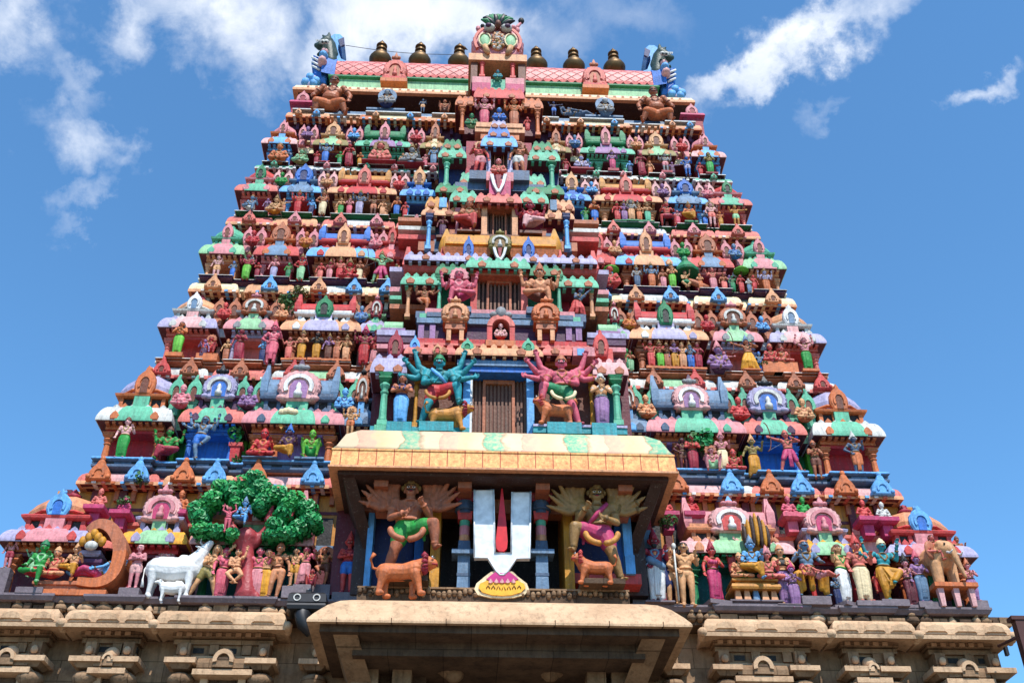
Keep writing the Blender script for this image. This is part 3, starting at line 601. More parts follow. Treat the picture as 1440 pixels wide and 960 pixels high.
def eave(k):     # the projecting eave that closes storey k, its frieze, gables and the ledge the next storey's figures stand on
    z = tier_z(k); Y = TY[k+1]; c = EAVE[k]; body, drip, ga, gb, fr, de, wl = c
    hw = -X(LAY[k+1][0][0], k+1) if k < 5 else abs(X(410, 6)); hw -= .12
    S_ = STOREYS[k]
    segs = []
    if k < 5:
        for a, b, kind in LAY[k+1]:
            x0, x1 = X(a, k+1)+.10, X(b, k+1)-.05; segs += [(x0, x1), (-x1, -x0)]
    else:
        for a, b in ((418, 455), (520, 590), (612, 640)):
            x0, x1 = X(a, 6), X(b, 6); segs += [(x0, x1), (-x1, -x0)]
    seg_col = [body, body, drip, body, body, 'offwhite', body]; segcount = []; patch = ['palepink','palegreen','offwhite','offwhite','offwhite','cream'][k]
    e = MB(); h = z['et']-z['eb']; ov = .33
    def prof(dz, o): 
        return [(-.05, z['eb']+.06), (o*.75, z['eb']+.03), (o, z['eb']), (o, z['eb']+.13*h), (o*.98, z['eb']+.22*h)]
    def prof2(dz, o):
        return [(o*.97, z['eb']+.20*h), (o*.93, z['eb']+.42*h), (o*.78, z['eb']+.68*h), (o*.5, z['eb']+.88*h), (.0, z['et'])]
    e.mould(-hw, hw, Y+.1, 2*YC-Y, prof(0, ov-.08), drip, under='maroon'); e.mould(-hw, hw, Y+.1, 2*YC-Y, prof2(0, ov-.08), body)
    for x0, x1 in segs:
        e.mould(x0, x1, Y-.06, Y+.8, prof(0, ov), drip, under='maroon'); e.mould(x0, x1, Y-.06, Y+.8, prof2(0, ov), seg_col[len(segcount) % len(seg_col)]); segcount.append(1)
        w_ = (x1-x0); xm = (x0+x1)/2
        if w_ > 1.2: e.mould(xm-w_*.2, xm+w_*.2, Y-.07, Y+.5, prof2(0, ov), patch)
    for i in range(int(hw*2/.24)):
        xx = -hw+.24*i+.1; e.box(xx-.05, xx+.05, Y-ov-.10, Y, z['eb']+.015, z['eb']+.075, ('white', body, ga, gb)[i % 4] if k != 4 else 'white')
    e.build('eave', S_)
    # gables standing on the eave
    gh = (z['fn']-z['eb'])*(.98 if k < 5 else .9); gw = gh*(.86 if k < 4 else .8)
    for i, (x0, x1) in enumerate(segs):
        w = x1-x0
        pts = [(x0+w*.16, ga), (x1-w*.16, gb)] if w > 1.0 else [((x0+x1)/2, ga if i % 4 < 2 else gb)]
        if (x0+x1) > 0: pts = [(p, (gb if m == ga else ga) if len(pts) == 2 and k in (1,) else m) for p, m in pts]
        for px_, m in pts:
            g = MB(); bell_gable(g, px_, z['eb']+.07, gw*.95, gh*.92, Y-.53, Y-.33, m, None if k == 0 else 'brown'); g.build('eave_gable', S_)
    # frieze with dentils, between the parapet and the eave
    f = MB(); zfb = z['eb']-(z['eb']-z['ct'])*.30
    f.box(-hw+.05, hw-.05, Y+.12, 2*YC-Y-.12, zfb, z['eb']+.05, fr)
    n = int(hw*2/.42)
    for i in range(n):
        xx = -hw+.2+(2*hw-.4)*i/(n-1); f.box(xx-.055, xx+.055, Y-.06, Y+.14, zfb+(z['eb']-zfb)*.40, z['eb']+.04, de)
    f.box(-hw+.0, hw-.0, Y+.05, Y+.3, zfb-.05, zfb+.03, 'maroon' if k != 5 else 'purple')
    f.build('frieze', S_)
    # ledge
    l = MB(); a, b, d = LEDGE[k]; zb, zt = z['et'], z['fn']; hh = zt-zb
    x_ = hw-.1
    l.box(-x_, x_, Y-.02, 2*YC-Y, zb-.05, zt-.002, d)
    def led(x0, x1, yf):
        l.mould(x0, x1, yf, Y+1.2, [(-.12, zb-.02), (.02, zb+.02), (.06, zb+.16*hh), (.06, zb+.36*hh), (.0, zb+.38*hh), (0, zb+.64*hh), (.04, zb+.66*hh), (.09, zb+.8*hh)], a)
        l.mould(x0, x1, yf, Y+1.2, [(.09, zb+.8*hh), (.1, zt-.04), (.07, zt+.0), (-.1, zt+.006)], b)
        m = max(2, int((x1-x0)/.5))
        for i in range(m):
            xx = x0+(x1-x0)*(i+.5)/m; l.box(xx-.13, xx+.13, yf-.012, yf+.1, zb+.40*hh, zb+.62*hh, 'black')
    led(-x_, x_, Y-.16)
    for x0, x1 in segs: led(x0, x1, Y-.36)
    l.build('ledge', S_)
    # parapet between the pavilions: neck wall, string courses
    return

for k in range(6):
    z = tier_z(k); Y = TY[k]; hw = -X(LAY[k][0][0], k)-.25
    mb = MB(); wallc = EAVE[k][6]
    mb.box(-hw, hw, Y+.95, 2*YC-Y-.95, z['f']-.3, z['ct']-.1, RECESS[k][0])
    mb.box(-hw+.1, hw-.1, Y+1.0, 2*YC-Y-1.0, z['ct']-.1, z['eb']+.02, wallc)
    for i in range(int(hw*2/.7)):
        xx = -hw+.4+i*.7; mb.box(xx-.09, xx+.09, Y+.88, Y+1.02, z['ct'], z['eb'], fr if False else EAVE[k][4]); mb.box(xx+.14, xx+.5, Y+.97, Y+1.02, z['ct']+.1, z['ct']+(z['eb']-z['ct'])*.6, 'black')
    mb.box(-hw-.05, hw+.05, Y+.78, Y+1.3, z['ct']-.06, z['ct']+.1, 'steel' if k == 0 else RECESS[k][1])
    st = mb.build('storey', TOWER); STOREYS.append(st)
    for x0, x1, kind, side in spans(k): pavilion(k, x0, x1, kind, side)
    # recess bays: pilasters, a low cornice and a pair of little gables above it
    L = sorted((a, b) for a, b, _ in LAY[k]); H = z['ct']-z['f']
    ends = [(L[i][1], L[i+1][0]) for i in range(len(L)-1)]
    for a, b in ends:
        for s in (-1, 1):
            x0, x1 = X(a, k)+.06, X(b, k)-.06
            if s > 0: x0, x1 = -x1, -x0
            w = x1-x0; cx = (x0+x1)/2
            rb = MB()
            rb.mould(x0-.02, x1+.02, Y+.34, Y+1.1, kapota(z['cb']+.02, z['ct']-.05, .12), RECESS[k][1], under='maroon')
            rb.box(x0, x1, Y+.2, Y+1.0, z['f']-.05, z['f']+.07*H, LEDGE[k-1][0] if k else 'maroon')
            for xx in (x0+.05, x1-.05): rb.box(xx-.05, xx+.05, Y+.7, Y+1.0, z['f'], z['cb'], RECESS[k][2])
            zc = z['ct']-.06; hh = z['rf']-zc
            rb.box(x0, x1, Y+.5, Y+1.0, zc, zc+.34*hh, RECESS[k][2]); rb.mould(x0, x1, Y+.48, Y+1.0, [(0, zc+.3*hh), (.08, zc+.34*hh), (.08, zc+.4*hh), (0, zc+.44*hh)], RECESS[k][1])
            rb.build('recess', st)
            if k == 0: continue
            for q in (-1, 1):
                g = MB(); gw = .46-.03*k; gx = cx+q*max(w*.25, gw*.56)
                g.box(gx-gw*.30, gx+gw*.30, Y+.14, Y+.5, zc-.02, zc+.30*hh, PAIR[k]); gable(g, gx, zc+.24*hh, gw, hh*.66, Y+.10, Y+.36, PAIR[k], 'brown'); g.build('parapet_gable', st)
    eave(k)

# ------------------------------------------------------------------ top storey and barrel roof
def top():
    Y = TY[6]; zf = tier_z(5)['fn']; YE = Y+.38; zeb, zet = zat(135, YE), zat(121, YE)
    hw = abs(X(412, 6))
    mb = MB()
    mb.box(-hw+.35, hw-.35, Y+1.9, 2*YC-Y-1.9, zf-.3, zet, 'maroon'); mb.box(-hw+.3, hw-.3, Y+1.75, 2*YC-Y-1.75, zeb-.35, zet, 'brown')
    for i in range(14):
        xx = -hw+.7+(2*hw-1.4)*i/13
        mb.box(xx-.07, xx+.07, Y+1.6, Y+1.95, zf, zeb-.3, 'chestnut'); 
        if i < 13 and abs(xx+.5) > 1.3: mb.box(xx+.15, xx+.9, Y+1.84, Y+1.96, zf+.35, zeb-.65, 'blue')
    st = mb.build('storey', TOWER); STOREYS.append(st)
    r = MB()   # blue rails
    for zz, hh, yy in ((zf+.10, .18, Y+.05), (zf+.50, .14, Y+.2)):
        r.box(-hw, hw, yy, yy+.3, zz, zz+hh, 'steel'); r.box(-hw, hw, yy+.06, yy+.24, zz+hh, zz+hh+.06, 'offwhite')
    for i in range(20):
        xx = -hw+.1+(2*hw-.2)*i/19; r.box(xx-.07, xx+.07, Y+.22, Y+.5, zf, zf+.5, 'slate')
    for a in (523, 566): 
        x0, x1 = X(a, 6), X(a, 6)
    for s in (-1, 1):
        x0, x1 = sorted((s*X(518, 6), s*X(565, 6))); r.box(x0, x1, Y+.12, Y+.6, zf+.36, zf+.62, 'slate'); r.mould(x0, x1, Y+.12, Y+.6, [(0, zf+.58), (.1, zf+.64), (.1, zf+.72), (0, zf+.76)], 'steel')
    r.build('railing', st)
    e = MB()
    ew = abs(X(420, 6))
    e.mould(-ew, ew, YE+.5, 2*YC-YE-.5, [(-.3, zeb+.1), (.3, zeb+.03), (.5, zeb), (.5, zeb+.10), (.48, zeb+.16)], 'peach', under='darkwood')  # underside coloured dark to stand for the shade beneath the roof eave
    e.mould(-ew, ew, YE+.5, 2*YC-YE-.5, [(.47, zeb+.15), (.40, zeb+.36), (.2, zet-.05), (-.3, zet)], 'cream')
    for i in range(46):
        xx = -ew+.1+(2*ew-.2)*i/45; e.box(xx-.05, xx+.05, YE+.01, YE+.2, zeb+.16, zeb+.24, 'clay')
    e.build('eave', st)
    # neck and barrel roof
    Yr = Y+1.25; Yb = 2*YC-Yr
    zg0 = zet; zg1 = zat(114.5, Yr); zr1 = zat(90, Yr+1.0)
    rw = abs(X(452, 6))
    g = MB(); g.box(-rw-.1, rw+.1, Yr+.05, Yb-.05, zg0-.1, zg1, 'palegreen'); g.mould(-rw-.12, rw+.12, Yr, Yb, [(0, zg1-.12), (.08, zg1-.08), (.08, zg1), (0, zg1+.04)], 'green')
    nk = g.build('neck', st)
    # lattice-tiled barrel with real UVs
    me = bpy.data.meshes.new('barrel_roof'); n = 26; c = (Yr+Yb)/2; R = (Yb-Yr)/2; vs = []; fs = []; uv = []
    arc = [0]
    def profile(H):
        return [(c-R*cos(pi*i/n)*(1+.10*sin(2*min(pi*i/n, pi-pi*i/n))), zg1+H*abs(sin(pi*i/n))**.8) for i in range(n+1)]
    def top_row(H):          # photo row of the barrel's outline for a rise H
        best = 1e9
        for y, z in profile(H):
            d = Vector((0, y, z))-CAM; best = min(best, PH/2-F*d.dot(up)/d.dot(fw))
        return best
    lo, hi = .2, 6.0
    for _ in range(40):
        H = (lo+hi)/2
        if top_row(H) > 93: lo = H
        else: hi = H
    prof = profile(H)
    for i in range(n): arc.append(arc[-1]+sqrt((prof[i+1][0]-prof[i][0])**2+(prof[i+1][1]-prof[i][1])**2))
    for x in (-rw, rw): vs += [(x, y, z) for y, z in prof]
    for i in range(n): fs.append((i, n+1+i, n+2+i, i+1)); uv += [(-rw, arc[i]), (rw, arc[i]), (rw, arc[i+1]), (-rw, arc[i+1])]
    fs.append(tuple(range(n, -1, -1))); uv += [(0, 0)]*(n+1); fs.append(tuple(range(n+1, 2*n+2))); uv += [(0, 0)]*(n+1)
    me.from_pydata(vs, [], fs); u = me.uv_layers.new(name='UVMap')
    for i, q in enumerate(uv): u.data[i].uv = q
    me.materials.append(MATS['lattice']); me.update()
    ro = link('barrel_roof', me, TOWER)
    # serrated eave fringe and ridge teeth
    t = MB()
    for i in range(40):
        xx = -rw+.15+(2*rw-.3)*i/39
        t.prism([(xx-.17, zg1+.16), (xx, zg1-.06), (xx+.17, zg1+.16), (xx+.12, zg1+.22), (xx-.12, zg1+.22)], Yr-.05, Yr+.12, 'coral')
    t.build('roof_fringe', ro)
    t = MB(); zt = zg1+H
    for i in range(60):
        xx = -rw+.1+(2*rw-.2)*i/59; t.frus(xx, c, zt-.05, zt+.16, .17, .3, .02, .12, 'palepink')
    t.build('ridge_crest', ro)
    for s in (-1, 1):          # two horseshoe gables laid on the barrel
        g = MB(); x = s*abs(X(546, 6)); zb = zat(120, Yr-.35)
        grand_gable(g, x, zb+.25, .95, zat(86, Yr-.3)-zb-.2, Yr-.35, Yr+.6, 'salmon', 'clay', 'clay', 'clay', 'salmon'); g.box(x-.5, x+.5, Yr-.42, Yr+.1, zb+.1, zb+.28, 'coral'); g.box(x-.55, x+.55, Yr-.5, Yr+.1, zb-.12, zb+.08, 'orange'); g.build('roof_gable', ro)
    # vertical end gables: blue horned arches closing the barrel
    for s in (-1, 1):
        g = MB(); x0 = s*rw; pr = []
        for i in range(n+1):
            y, zz = prof[i]; pr.append((y, zz))
        vs = []; fs = []
        for xx, k in ((x0-s*.05, 1.05), (x0+s*.5, 1.2)):
            for y, zz in pr: vs.append((xx, c+(y-c)*k, zg1+(zz-zg1)*k))
        for i in range(n): fs.append((i, i+1, n+2+i, n+1+i) if s > 0 else (i, n+1+i, n+2+i, i+1))
        fs.append(tuple(range(n+1))); fs.append(tuple(range(2*n+1, n, -1)))
        g.add(vs, fs, 'blue')
        for i in range(2, 22, 2):
            y, zz = prof[i]; g.ball((x0+s*.5, c+(y-c)*1.2, zg1+(zz-zg1)*1.2), (.2, .3, .2), 'palepink' if i % 4 else 'sky', 8, 6)
        g.build('end_arch', ro)
    return dict(Y=Y, Yr=Yr, c=c, zt=zt, rw=rw, zg1=zg1, hw=hw, zf=zf, zeb=zeb, zet=zet, H=H)
TOP = top()
# ------------------------------------------------------------------ sculpted figures: limbs laid out joint by joint, fused into one skin
# picture axes: x to the viewer's right, -y towards the viewer, z up; a standing body is 1 unit tall
DG = None
def fuse(mb, vox, name, smooth=4):
    me = bpy.data.meshes.new(name); me.from_pydata(mb.v, [], mb.f); me.update()
    o = bpy.data.objects.new(name, me); COL.objects.link(o)
    r = o.modifiers.new('r', 'REMESH'); r.mode = 'VOXEL'; r.voxel_size = vox; r.use_smooth_shade = True
    s = o.modifiers.new('s', 'SMOOTH'); s.factor = .5; s.iterations = smooth
    dg = bpy.context.evaluated_depsgraph_get(); out = bpy.data.meshes.new_from_object(o.evaluated_get(dg))
    out.name = name; bpy.data.objects.remove(o); bpy.data.meshes.remove(me)
    return out
def V(*a): return Vector(a)
def lerp(a, b, t): return Vector(a)*(1-t)+Vector(b)*t
STD = dict(pel=(0,0,.50), chest=(0,.0,.69), neck=(0,.0,.81), head=(0,-.012,.905), look=(0,-1,0), fem=False, belly=0.0,
    legs=[((-.058,0,.495),(-.065,-.02,.275),(-.062,.015,.045),(-.08,-.085,.018)), ((.058,0,.495),(.065,-.02,.275),(.062,.015,.045),(.08,-.085,.018))],
    arms=[(-1,(-.185,.01,.63),(-.175,-.07,.50)), (1,(.185,-.01,.63),(.165,-.12,.72))], fat=1.0)
def leg(s, knee, ank, toe=None, hip=None):
    hip = hip or (s*.058, 0, .495)
    return (hip, knee, ank, toe or (ank[0]+s*.02, ank[1]-.1, ank[2]-.027))
POSES = {
 'blessing': {},
 'palms_joined': dict(arms=[(-1,(-.165,-.06,.645),(-.014,-.135,.70)), (1,(.165,-.06,.645),(.014,-.135,.70))]),
 'arms_folded': dict(arms=[(-1,(-.165,-.05,.64),(.07,-.125,.655)), (1,(.165,-.05,.64),(-.07,-.13,.68))]),
 'hip_swayed': dict(pel=(.03,0,.49), chest=(-.012,0,.685), neck=(0,0,.805), head=(.02,-.012,.90), fem=True,
    legs=[leg(-1,(-.055,-.045,.27),(-.085,.0,.045),hip=(-.028,0,.485)), leg(1,(.075,0,.27),(.04,.015,.045),hip=(.088,0,.485))],
    arms=[(-1,(-.2,0,.64),(-.13,-.09,.745)), (1,(.2,.0,.62),(.215,-.02,.47))]),
 'lady': dict(fem=True, arms=[(-1,(-.18,0,.63),(-.19,-.05,.475)), (1,(.17,-.05,.64),(.06,-.13,.66))]),
 'lady_arms_up': dict(fem=True, arms=[(-1,(-.21,-.02,.86),(-.15,-.03,1.02)), (1,(.2,-.02,.64),(.15,-.08,.52))]),
 'arms_raised': dict(arms=[(-1,(-.23,0,.84),(-.2,-.03,1.0)), (1,(.23,0,.84),(.2,-.03,1.0))]),
 'hand_on_hip': dict(arms=[(-1,(-.235,.02,.65),(-.105,-.05,.54)), (1,(.17,-.03,.64),(.14,-.13,.75))]),
 'side_embrace': dict(arms=[(-1,(-.18,-.03,.66),(-.24,-.1,.78)), (1,(.21,-.04,.74),(.36,-.07,.74))]),
 'four_armed': dict(arms=[(-1,(-.18,.0,.63),(-.14,-.12,.66)), (1,(.18,.0,.63),(.15,-.1,.54)), (-1,(-.23,.03,.72),(-.235,-.03,.88)), (1,(.23,.03,.72),(.235,-.03,.88))]),
 'lunging': dict(pel=(0,0,.47), chest=(.07,0,.65), neck=(.10,0,.77), head=(.12,-.012,.87),
    legs=[leg(-1,(-.13,-.02,.27),(-.25,.02,.045),hip=(-.05,0,.46)), leg(1,(.14,-.06,.28),(.19,.02,.045),hip=(.06,0,.46))],
    arms=[(-1,(-.05,-.06,.60),(.05,-.12,.62)), (1,(.26,-.03,.78),(.37,-.05,.88))]),
 'archer': dict(pel=(0,0,.47), chest=(0,0,.655), neck=(0,0,.78), head=(-.02,-.012,.87),
    legs=[leg(-1,(-.15,-.05,.28),(-.2,.02,.045),hip=(-.06,0,.46)), leg(1,(.12,-.03,.26),(.22,.02,.045),hip=(.06,0,.46))],
    arms=[(-1,(-.24,-.05,.745),(-.38,-.08,.77)), (1,(.26,.0,.75),(.08,-.1,.765))]),
 'dancing': dict(pel=(.02,0,.48), chest=(-.01,0,.665), neck=(0,0,.785), head=(-.02,-.012,.88),
    legs=[leg(-1,(-.17,-.12,.42),(-.05,-.15,.27),(-.03,-.23,.22),hip=(-.04,-.02,.47)), leg(1,(.075,-.03,.26),(.03,.015,.045),hip=(.07,0,.47))],
    arms=[(-1,(-.22,0,.66),(-.22,-.08,.80)), (1,(.22,0,.68),(.33,-.06,.72)), (-1,(-.24,.02,.78),(-.27,-.02,.93)), (1,(.24,.02,.80),(.27,-.02,.95))]),
 'striding': dict(legs=[leg(-1,(-.09,-.06,.275),(-.14,.0,.045)), leg(1,(.08,.0,.27),(.11,.06,.05))], arms=[(-1,(-.2,.03,.64),(-.24,-.05,.54)), (1,(.19,-.05,.67),(.2,-.14,.79))]),
 'cross_legged': dict(pel=(0,0,.085), chest=(0,0,.275), neck=(0,0,.395), head=(0,-.012,.49),
    legs=[((-.058,-.01,.08),(-.215,-.13,.06),(.03,-.2,.035),(.1,-.2,.04)), ((.058,-.01,.08),(.215,-.13,.06),(-.03,-.17,.06),(-.1,-.19,.07))],
    arms=[(-1,(-.18,-.0,.22),(-.165,-.12,.13)), (1,(.18,-.0,.22),(.15,-.13,.31))]),
 'cross_legged_four_armed': dict(pel=(0,0,.085), chest=(0,0,.275), neck=(0,0,.395), head=(0,-.012,.49),
    legs=[((-.058,-.01,.08),(-.215,-.13,.06),(.03,-.2,.035),(.1,-.2,.04)), ((.058,-.01,.08),(.215,-.13,.06),(-.03,-.17,.06),(-.1,-.19,.07))],
    arms=[(-1,(-.18,-.0,.22),(-.12,-.14,.24)), (1,(.18,-.0,.22),(.13,-.14,.2)), (-1,(-.22,.03,.32),(-.23,-.03,.47)), (1,(.22,.03,.32),(.23,-.03,.47))]),
 'one_leg_hanging': dict(pel=(0,0,.30), chest=(0,0,.49), neck=(0,0,.61), head=(0,-.012,.705),
    legs=[((-.058,-.01,.29),(-.22,-.14,.28),(.0,-.21,.255),(.07,-.22,.25)), ((.058,-.01,.29),(.09,-.21,.285),(.09,-.19,.06),(.11,-.28,.03))],
    arms=[(-1,(-.18,-.02,.43),(-.165,-.14,.36)), (1,(.18,-.0,.44),(.16,-.12,.54))]),
 'one_leg_hanging_four_armed': dict(pel=(0,0,.30), chest=(0,0,.49), neck=(0,0,.61), head=(0,-.012,.705),
    legs=[((-.058,-.01,.29),(-.09,-.21,.285),(-.12,-.19,.06),(-.14,-.28,.03)), ((.058,-.01,.29),(.22,-.14,.28),(.0,-.21,.255),(-.07,-.22,.25))],
    arms=[(-1,(-.19,-.02,.43),(-.15,-.15,.45)), (1,(.18,-.0,.43),(.19,-.13,.36)), (-1,(-.24,.03,.52),(-.27,-.02,.68)), (1,(.24,.03,.52),(.27,-.02,.68))]),
 'squatting': dict(pel=(0,0,.17), chest=(0,-.02,.36), neck=(0,-.02,.48), head=(0,-.035,.575),
    legs=[((-.06,-.01,.17),(-.17,-.15,.33),(-.13,-.09,.045),(-.16,-.19,.02)), ((.06,-.01,.17),(.17,-.15,.33),(.13,-.09,.045),(.16,-.19,.02))],
    arms=[(-1,(-.2,-.05,.32),(-.18,-.17,.37)), (1,(.2,-.05,.32),(.18,-.17,.37))]),
 'climbing': dict(pel=(.02,0,.42), chest=(-.01,0,.60), neck=(.0,0,.72), head=(.02,-.012,.81),
    legs=[((-.03,0,.41),(-.14,-.10,.30),(.05,-.11,.12),(.11,-.16,.07)), ((.07,0,.41),(.17,-.08,.28),(.0,-.04,.14),(-.03,-.12,.10))],
    arms=[(-1,(-.13,-.05,.52),(-.02,-.12,.48)), (1,(.17,-.02,.72),(.2,-.04,.88))]),
 'reclining': dict(pel=(.12,0,.09), chest=(-.10,-.01,.17), neck=(-.2,-.01,.235), head=(-.275,-.025,.30),
    legs=[((.15,-.05,.09),(.35,-.08,.16),(.54,-.06,.06),(.6,-.12,.07)), ((.15,.03,.10),(.37,-.02,.10),(.56,.02,.07),(.63,-.03,.09))],
    arms=[(-1,(-.30,-.05,.10),(-.33,-.08,.23)), (1,(.02,-.12,.17),(.16,-.13,.14))], lying=True),
 'bust': dict(pel=(0,0,.06), chest=(0,0,.24), neck=(0,0,.36), head=(0,-.012,.455),
    legs=[((-.058,-.01,.06),(-.16,-.12,.06),(.0,-.15,.035),(.05,-.15,.04)), ((.058,-.01,.06),(.16,-.12,.06),(.0,-.12,.05),(-.05,-.14,.05))],
    arms=[(-1,(-.19,-.0,.19),(-.07,-.13,.12)), (1,(.19,-.0,.19),(.07,-.13,.12))], belly=.02),
 'holding_legs_wide': dict(pel=(0,0,.40), chest=(0,0,.59), neck=(0,0,.71), head=(0,-.012,.81),
    legs=[leg(-1,(-.2,-.1,.32),(-.17,-.02,.045),hip=(-.06,0,.39)), leg(1,(.2,-.1,.32),(.2,-.02,.045),hip=(.06,0,.39))],
    arms=[(-1,(-.2,-.02,.56),(-.14,-.14,.63)), (1,(.2,-.02,.56),(.17,-.14,.50))]),
 'burly_seated': dict(pel=(0,0,.30), chest=(.02,.0,.57), neck=(.03,-.01,.73), head=(.03,-.035,.83),
    legs=[((-.08,-.02,.3),(-.19,-.13,.25),(-.20,-.08,.05),(-.24,-.19,.03)), ((.08,-.02,.3),(.20,-.13,.25),(.28,-.08,.05),(.32,-.19,.03))],
    arms=[(-1,(-.29,.0,.53),(-.24,-.14,.36)), (1,(.31,.0,.53),(.30,-.08,.34))], fat=1.4, belly=.03),
 'brawny_seated': dict(pel=(0,0,.22), chest=(0,.02,.45), neck=(0,.0,.60), head=(0,-.03,.69),
    legs=[((-.08,-.02,.2),(-.26,-.2,.27),(-.2,-.24,.05),(-.25,-.33,.03)), ((.08,-.02,.2),(.27,-.18,.1),(.06,-.26,.06),(-.02,-.3,.05))],
    arms=[(-1,(-.27,-.02,.42),(-.25,-.16,.29)), (1,(.26,-.02,.42),(.22,-.15,.22))], fat=1.45, belly=.03),
}
def fan(n, sgn, r0, r1, a0, a1, cx=.0, cz=.70):   # a fan of many arms round one shoulder
    out = []
    for i in range(n):
        a = radians(a0+(a1-a0)*i/max(1, n-1)); b = a+radians(14)
        out.append((sgn, (sgn*(.12+r0*cos(a)), .02+.012*(i % 2), cz+.06+r0*sin(a)), (sgn*(.12+(r0+r1)*cos(b)*.92), -.01-.03*(i % 2), cz+.06+(r0+r1)*sin(b))))
    return out
_gl = [((-.06,0,.49),(-.12,-.05,.27),(-.19,.0,.05),(-.22,-.09,.02)), ((.07,-.02,.50),(.235,-.12,.52),(.25,-.10,.30),(.29,-.17,.27))]
POSES['guardian_many_arms'] = dict(legs=_gl, fat=1.24, arms=[(-1,(-.18,-.04,.60),(-.04,-.15,.60)), (1,(.19,-.03,.62),(.12,-.15,.70))]+fan(8, -1, .15, .17, -14, 80)+fan(8, 1, .15, .17, -14, 80))
POSES['guardian_eight_arms'] = dict(legs=_gl, fat=1.2, arms=[(-1,(-.18,-.04,.60),(-.05,-.15,.56)), (1,(.2,-.03,.62),(.24,-.15,.58))]+fan(3, -1, .17, .16, -22, 40)+fan(3, 1, .17, .16, -22, 40))

def frame_for(d):
    d = Vector(d).normalized(); r = d.cross(Vector((0, 0, 1)));
    r = r.normalized() if r.length > .01 else Vector((1, 0, 0)); return d, r, r.cross(d)
def hand(mb, e, h, sgn, k, thin):
    d = (Vector(h)-Vector(e)).normalized(); h = Vector(h); ref = Vector((0, -1, 0))
    n = (ref-d*d.dot(ref)); n = n.normalized() if n.length > .05 else Vector((1, 0, 0)); w = d.cross(n).normalized()
    mb.cone(h, .018*k, h+d*.028, .020*k, 8)
    for i, L in enumerate((.036, .045, .042, .033)):
        a = h+d*.036+w*(i-1.5)*.0155*k; b = a+d*L*.55+n*.004; c = b+d*L*.4+n*.018
        mb.cone(a, .0085*k*thin, b, .0078*k*thin, 6); mb.cone(b, .0078*k*thin, c, .0065*k*thin, 6)
    t = h+d*.012+w*(-.02*sgn)*k; mb.cone(t, .0095*k, t+d*.02+w*(-.022*sgn)+n*.012, .008*k, 6)
def colour_ornaments(me, J):
    n = len(me.polygons); c = np.empty(n*3); me.polygons.foreach_get('center', c); c = c.reshape(-1, 3)
    near = np.zeros(n, bool)
    for q, t in J: near |= ((c-np.array(q))**2).sum(1) < (t*1.45)**2
    while len(me.materials) < 2: me.materials.append(None)
    me.polygons.foreach_set('material_index', near.astype(np.int32)); me.update()
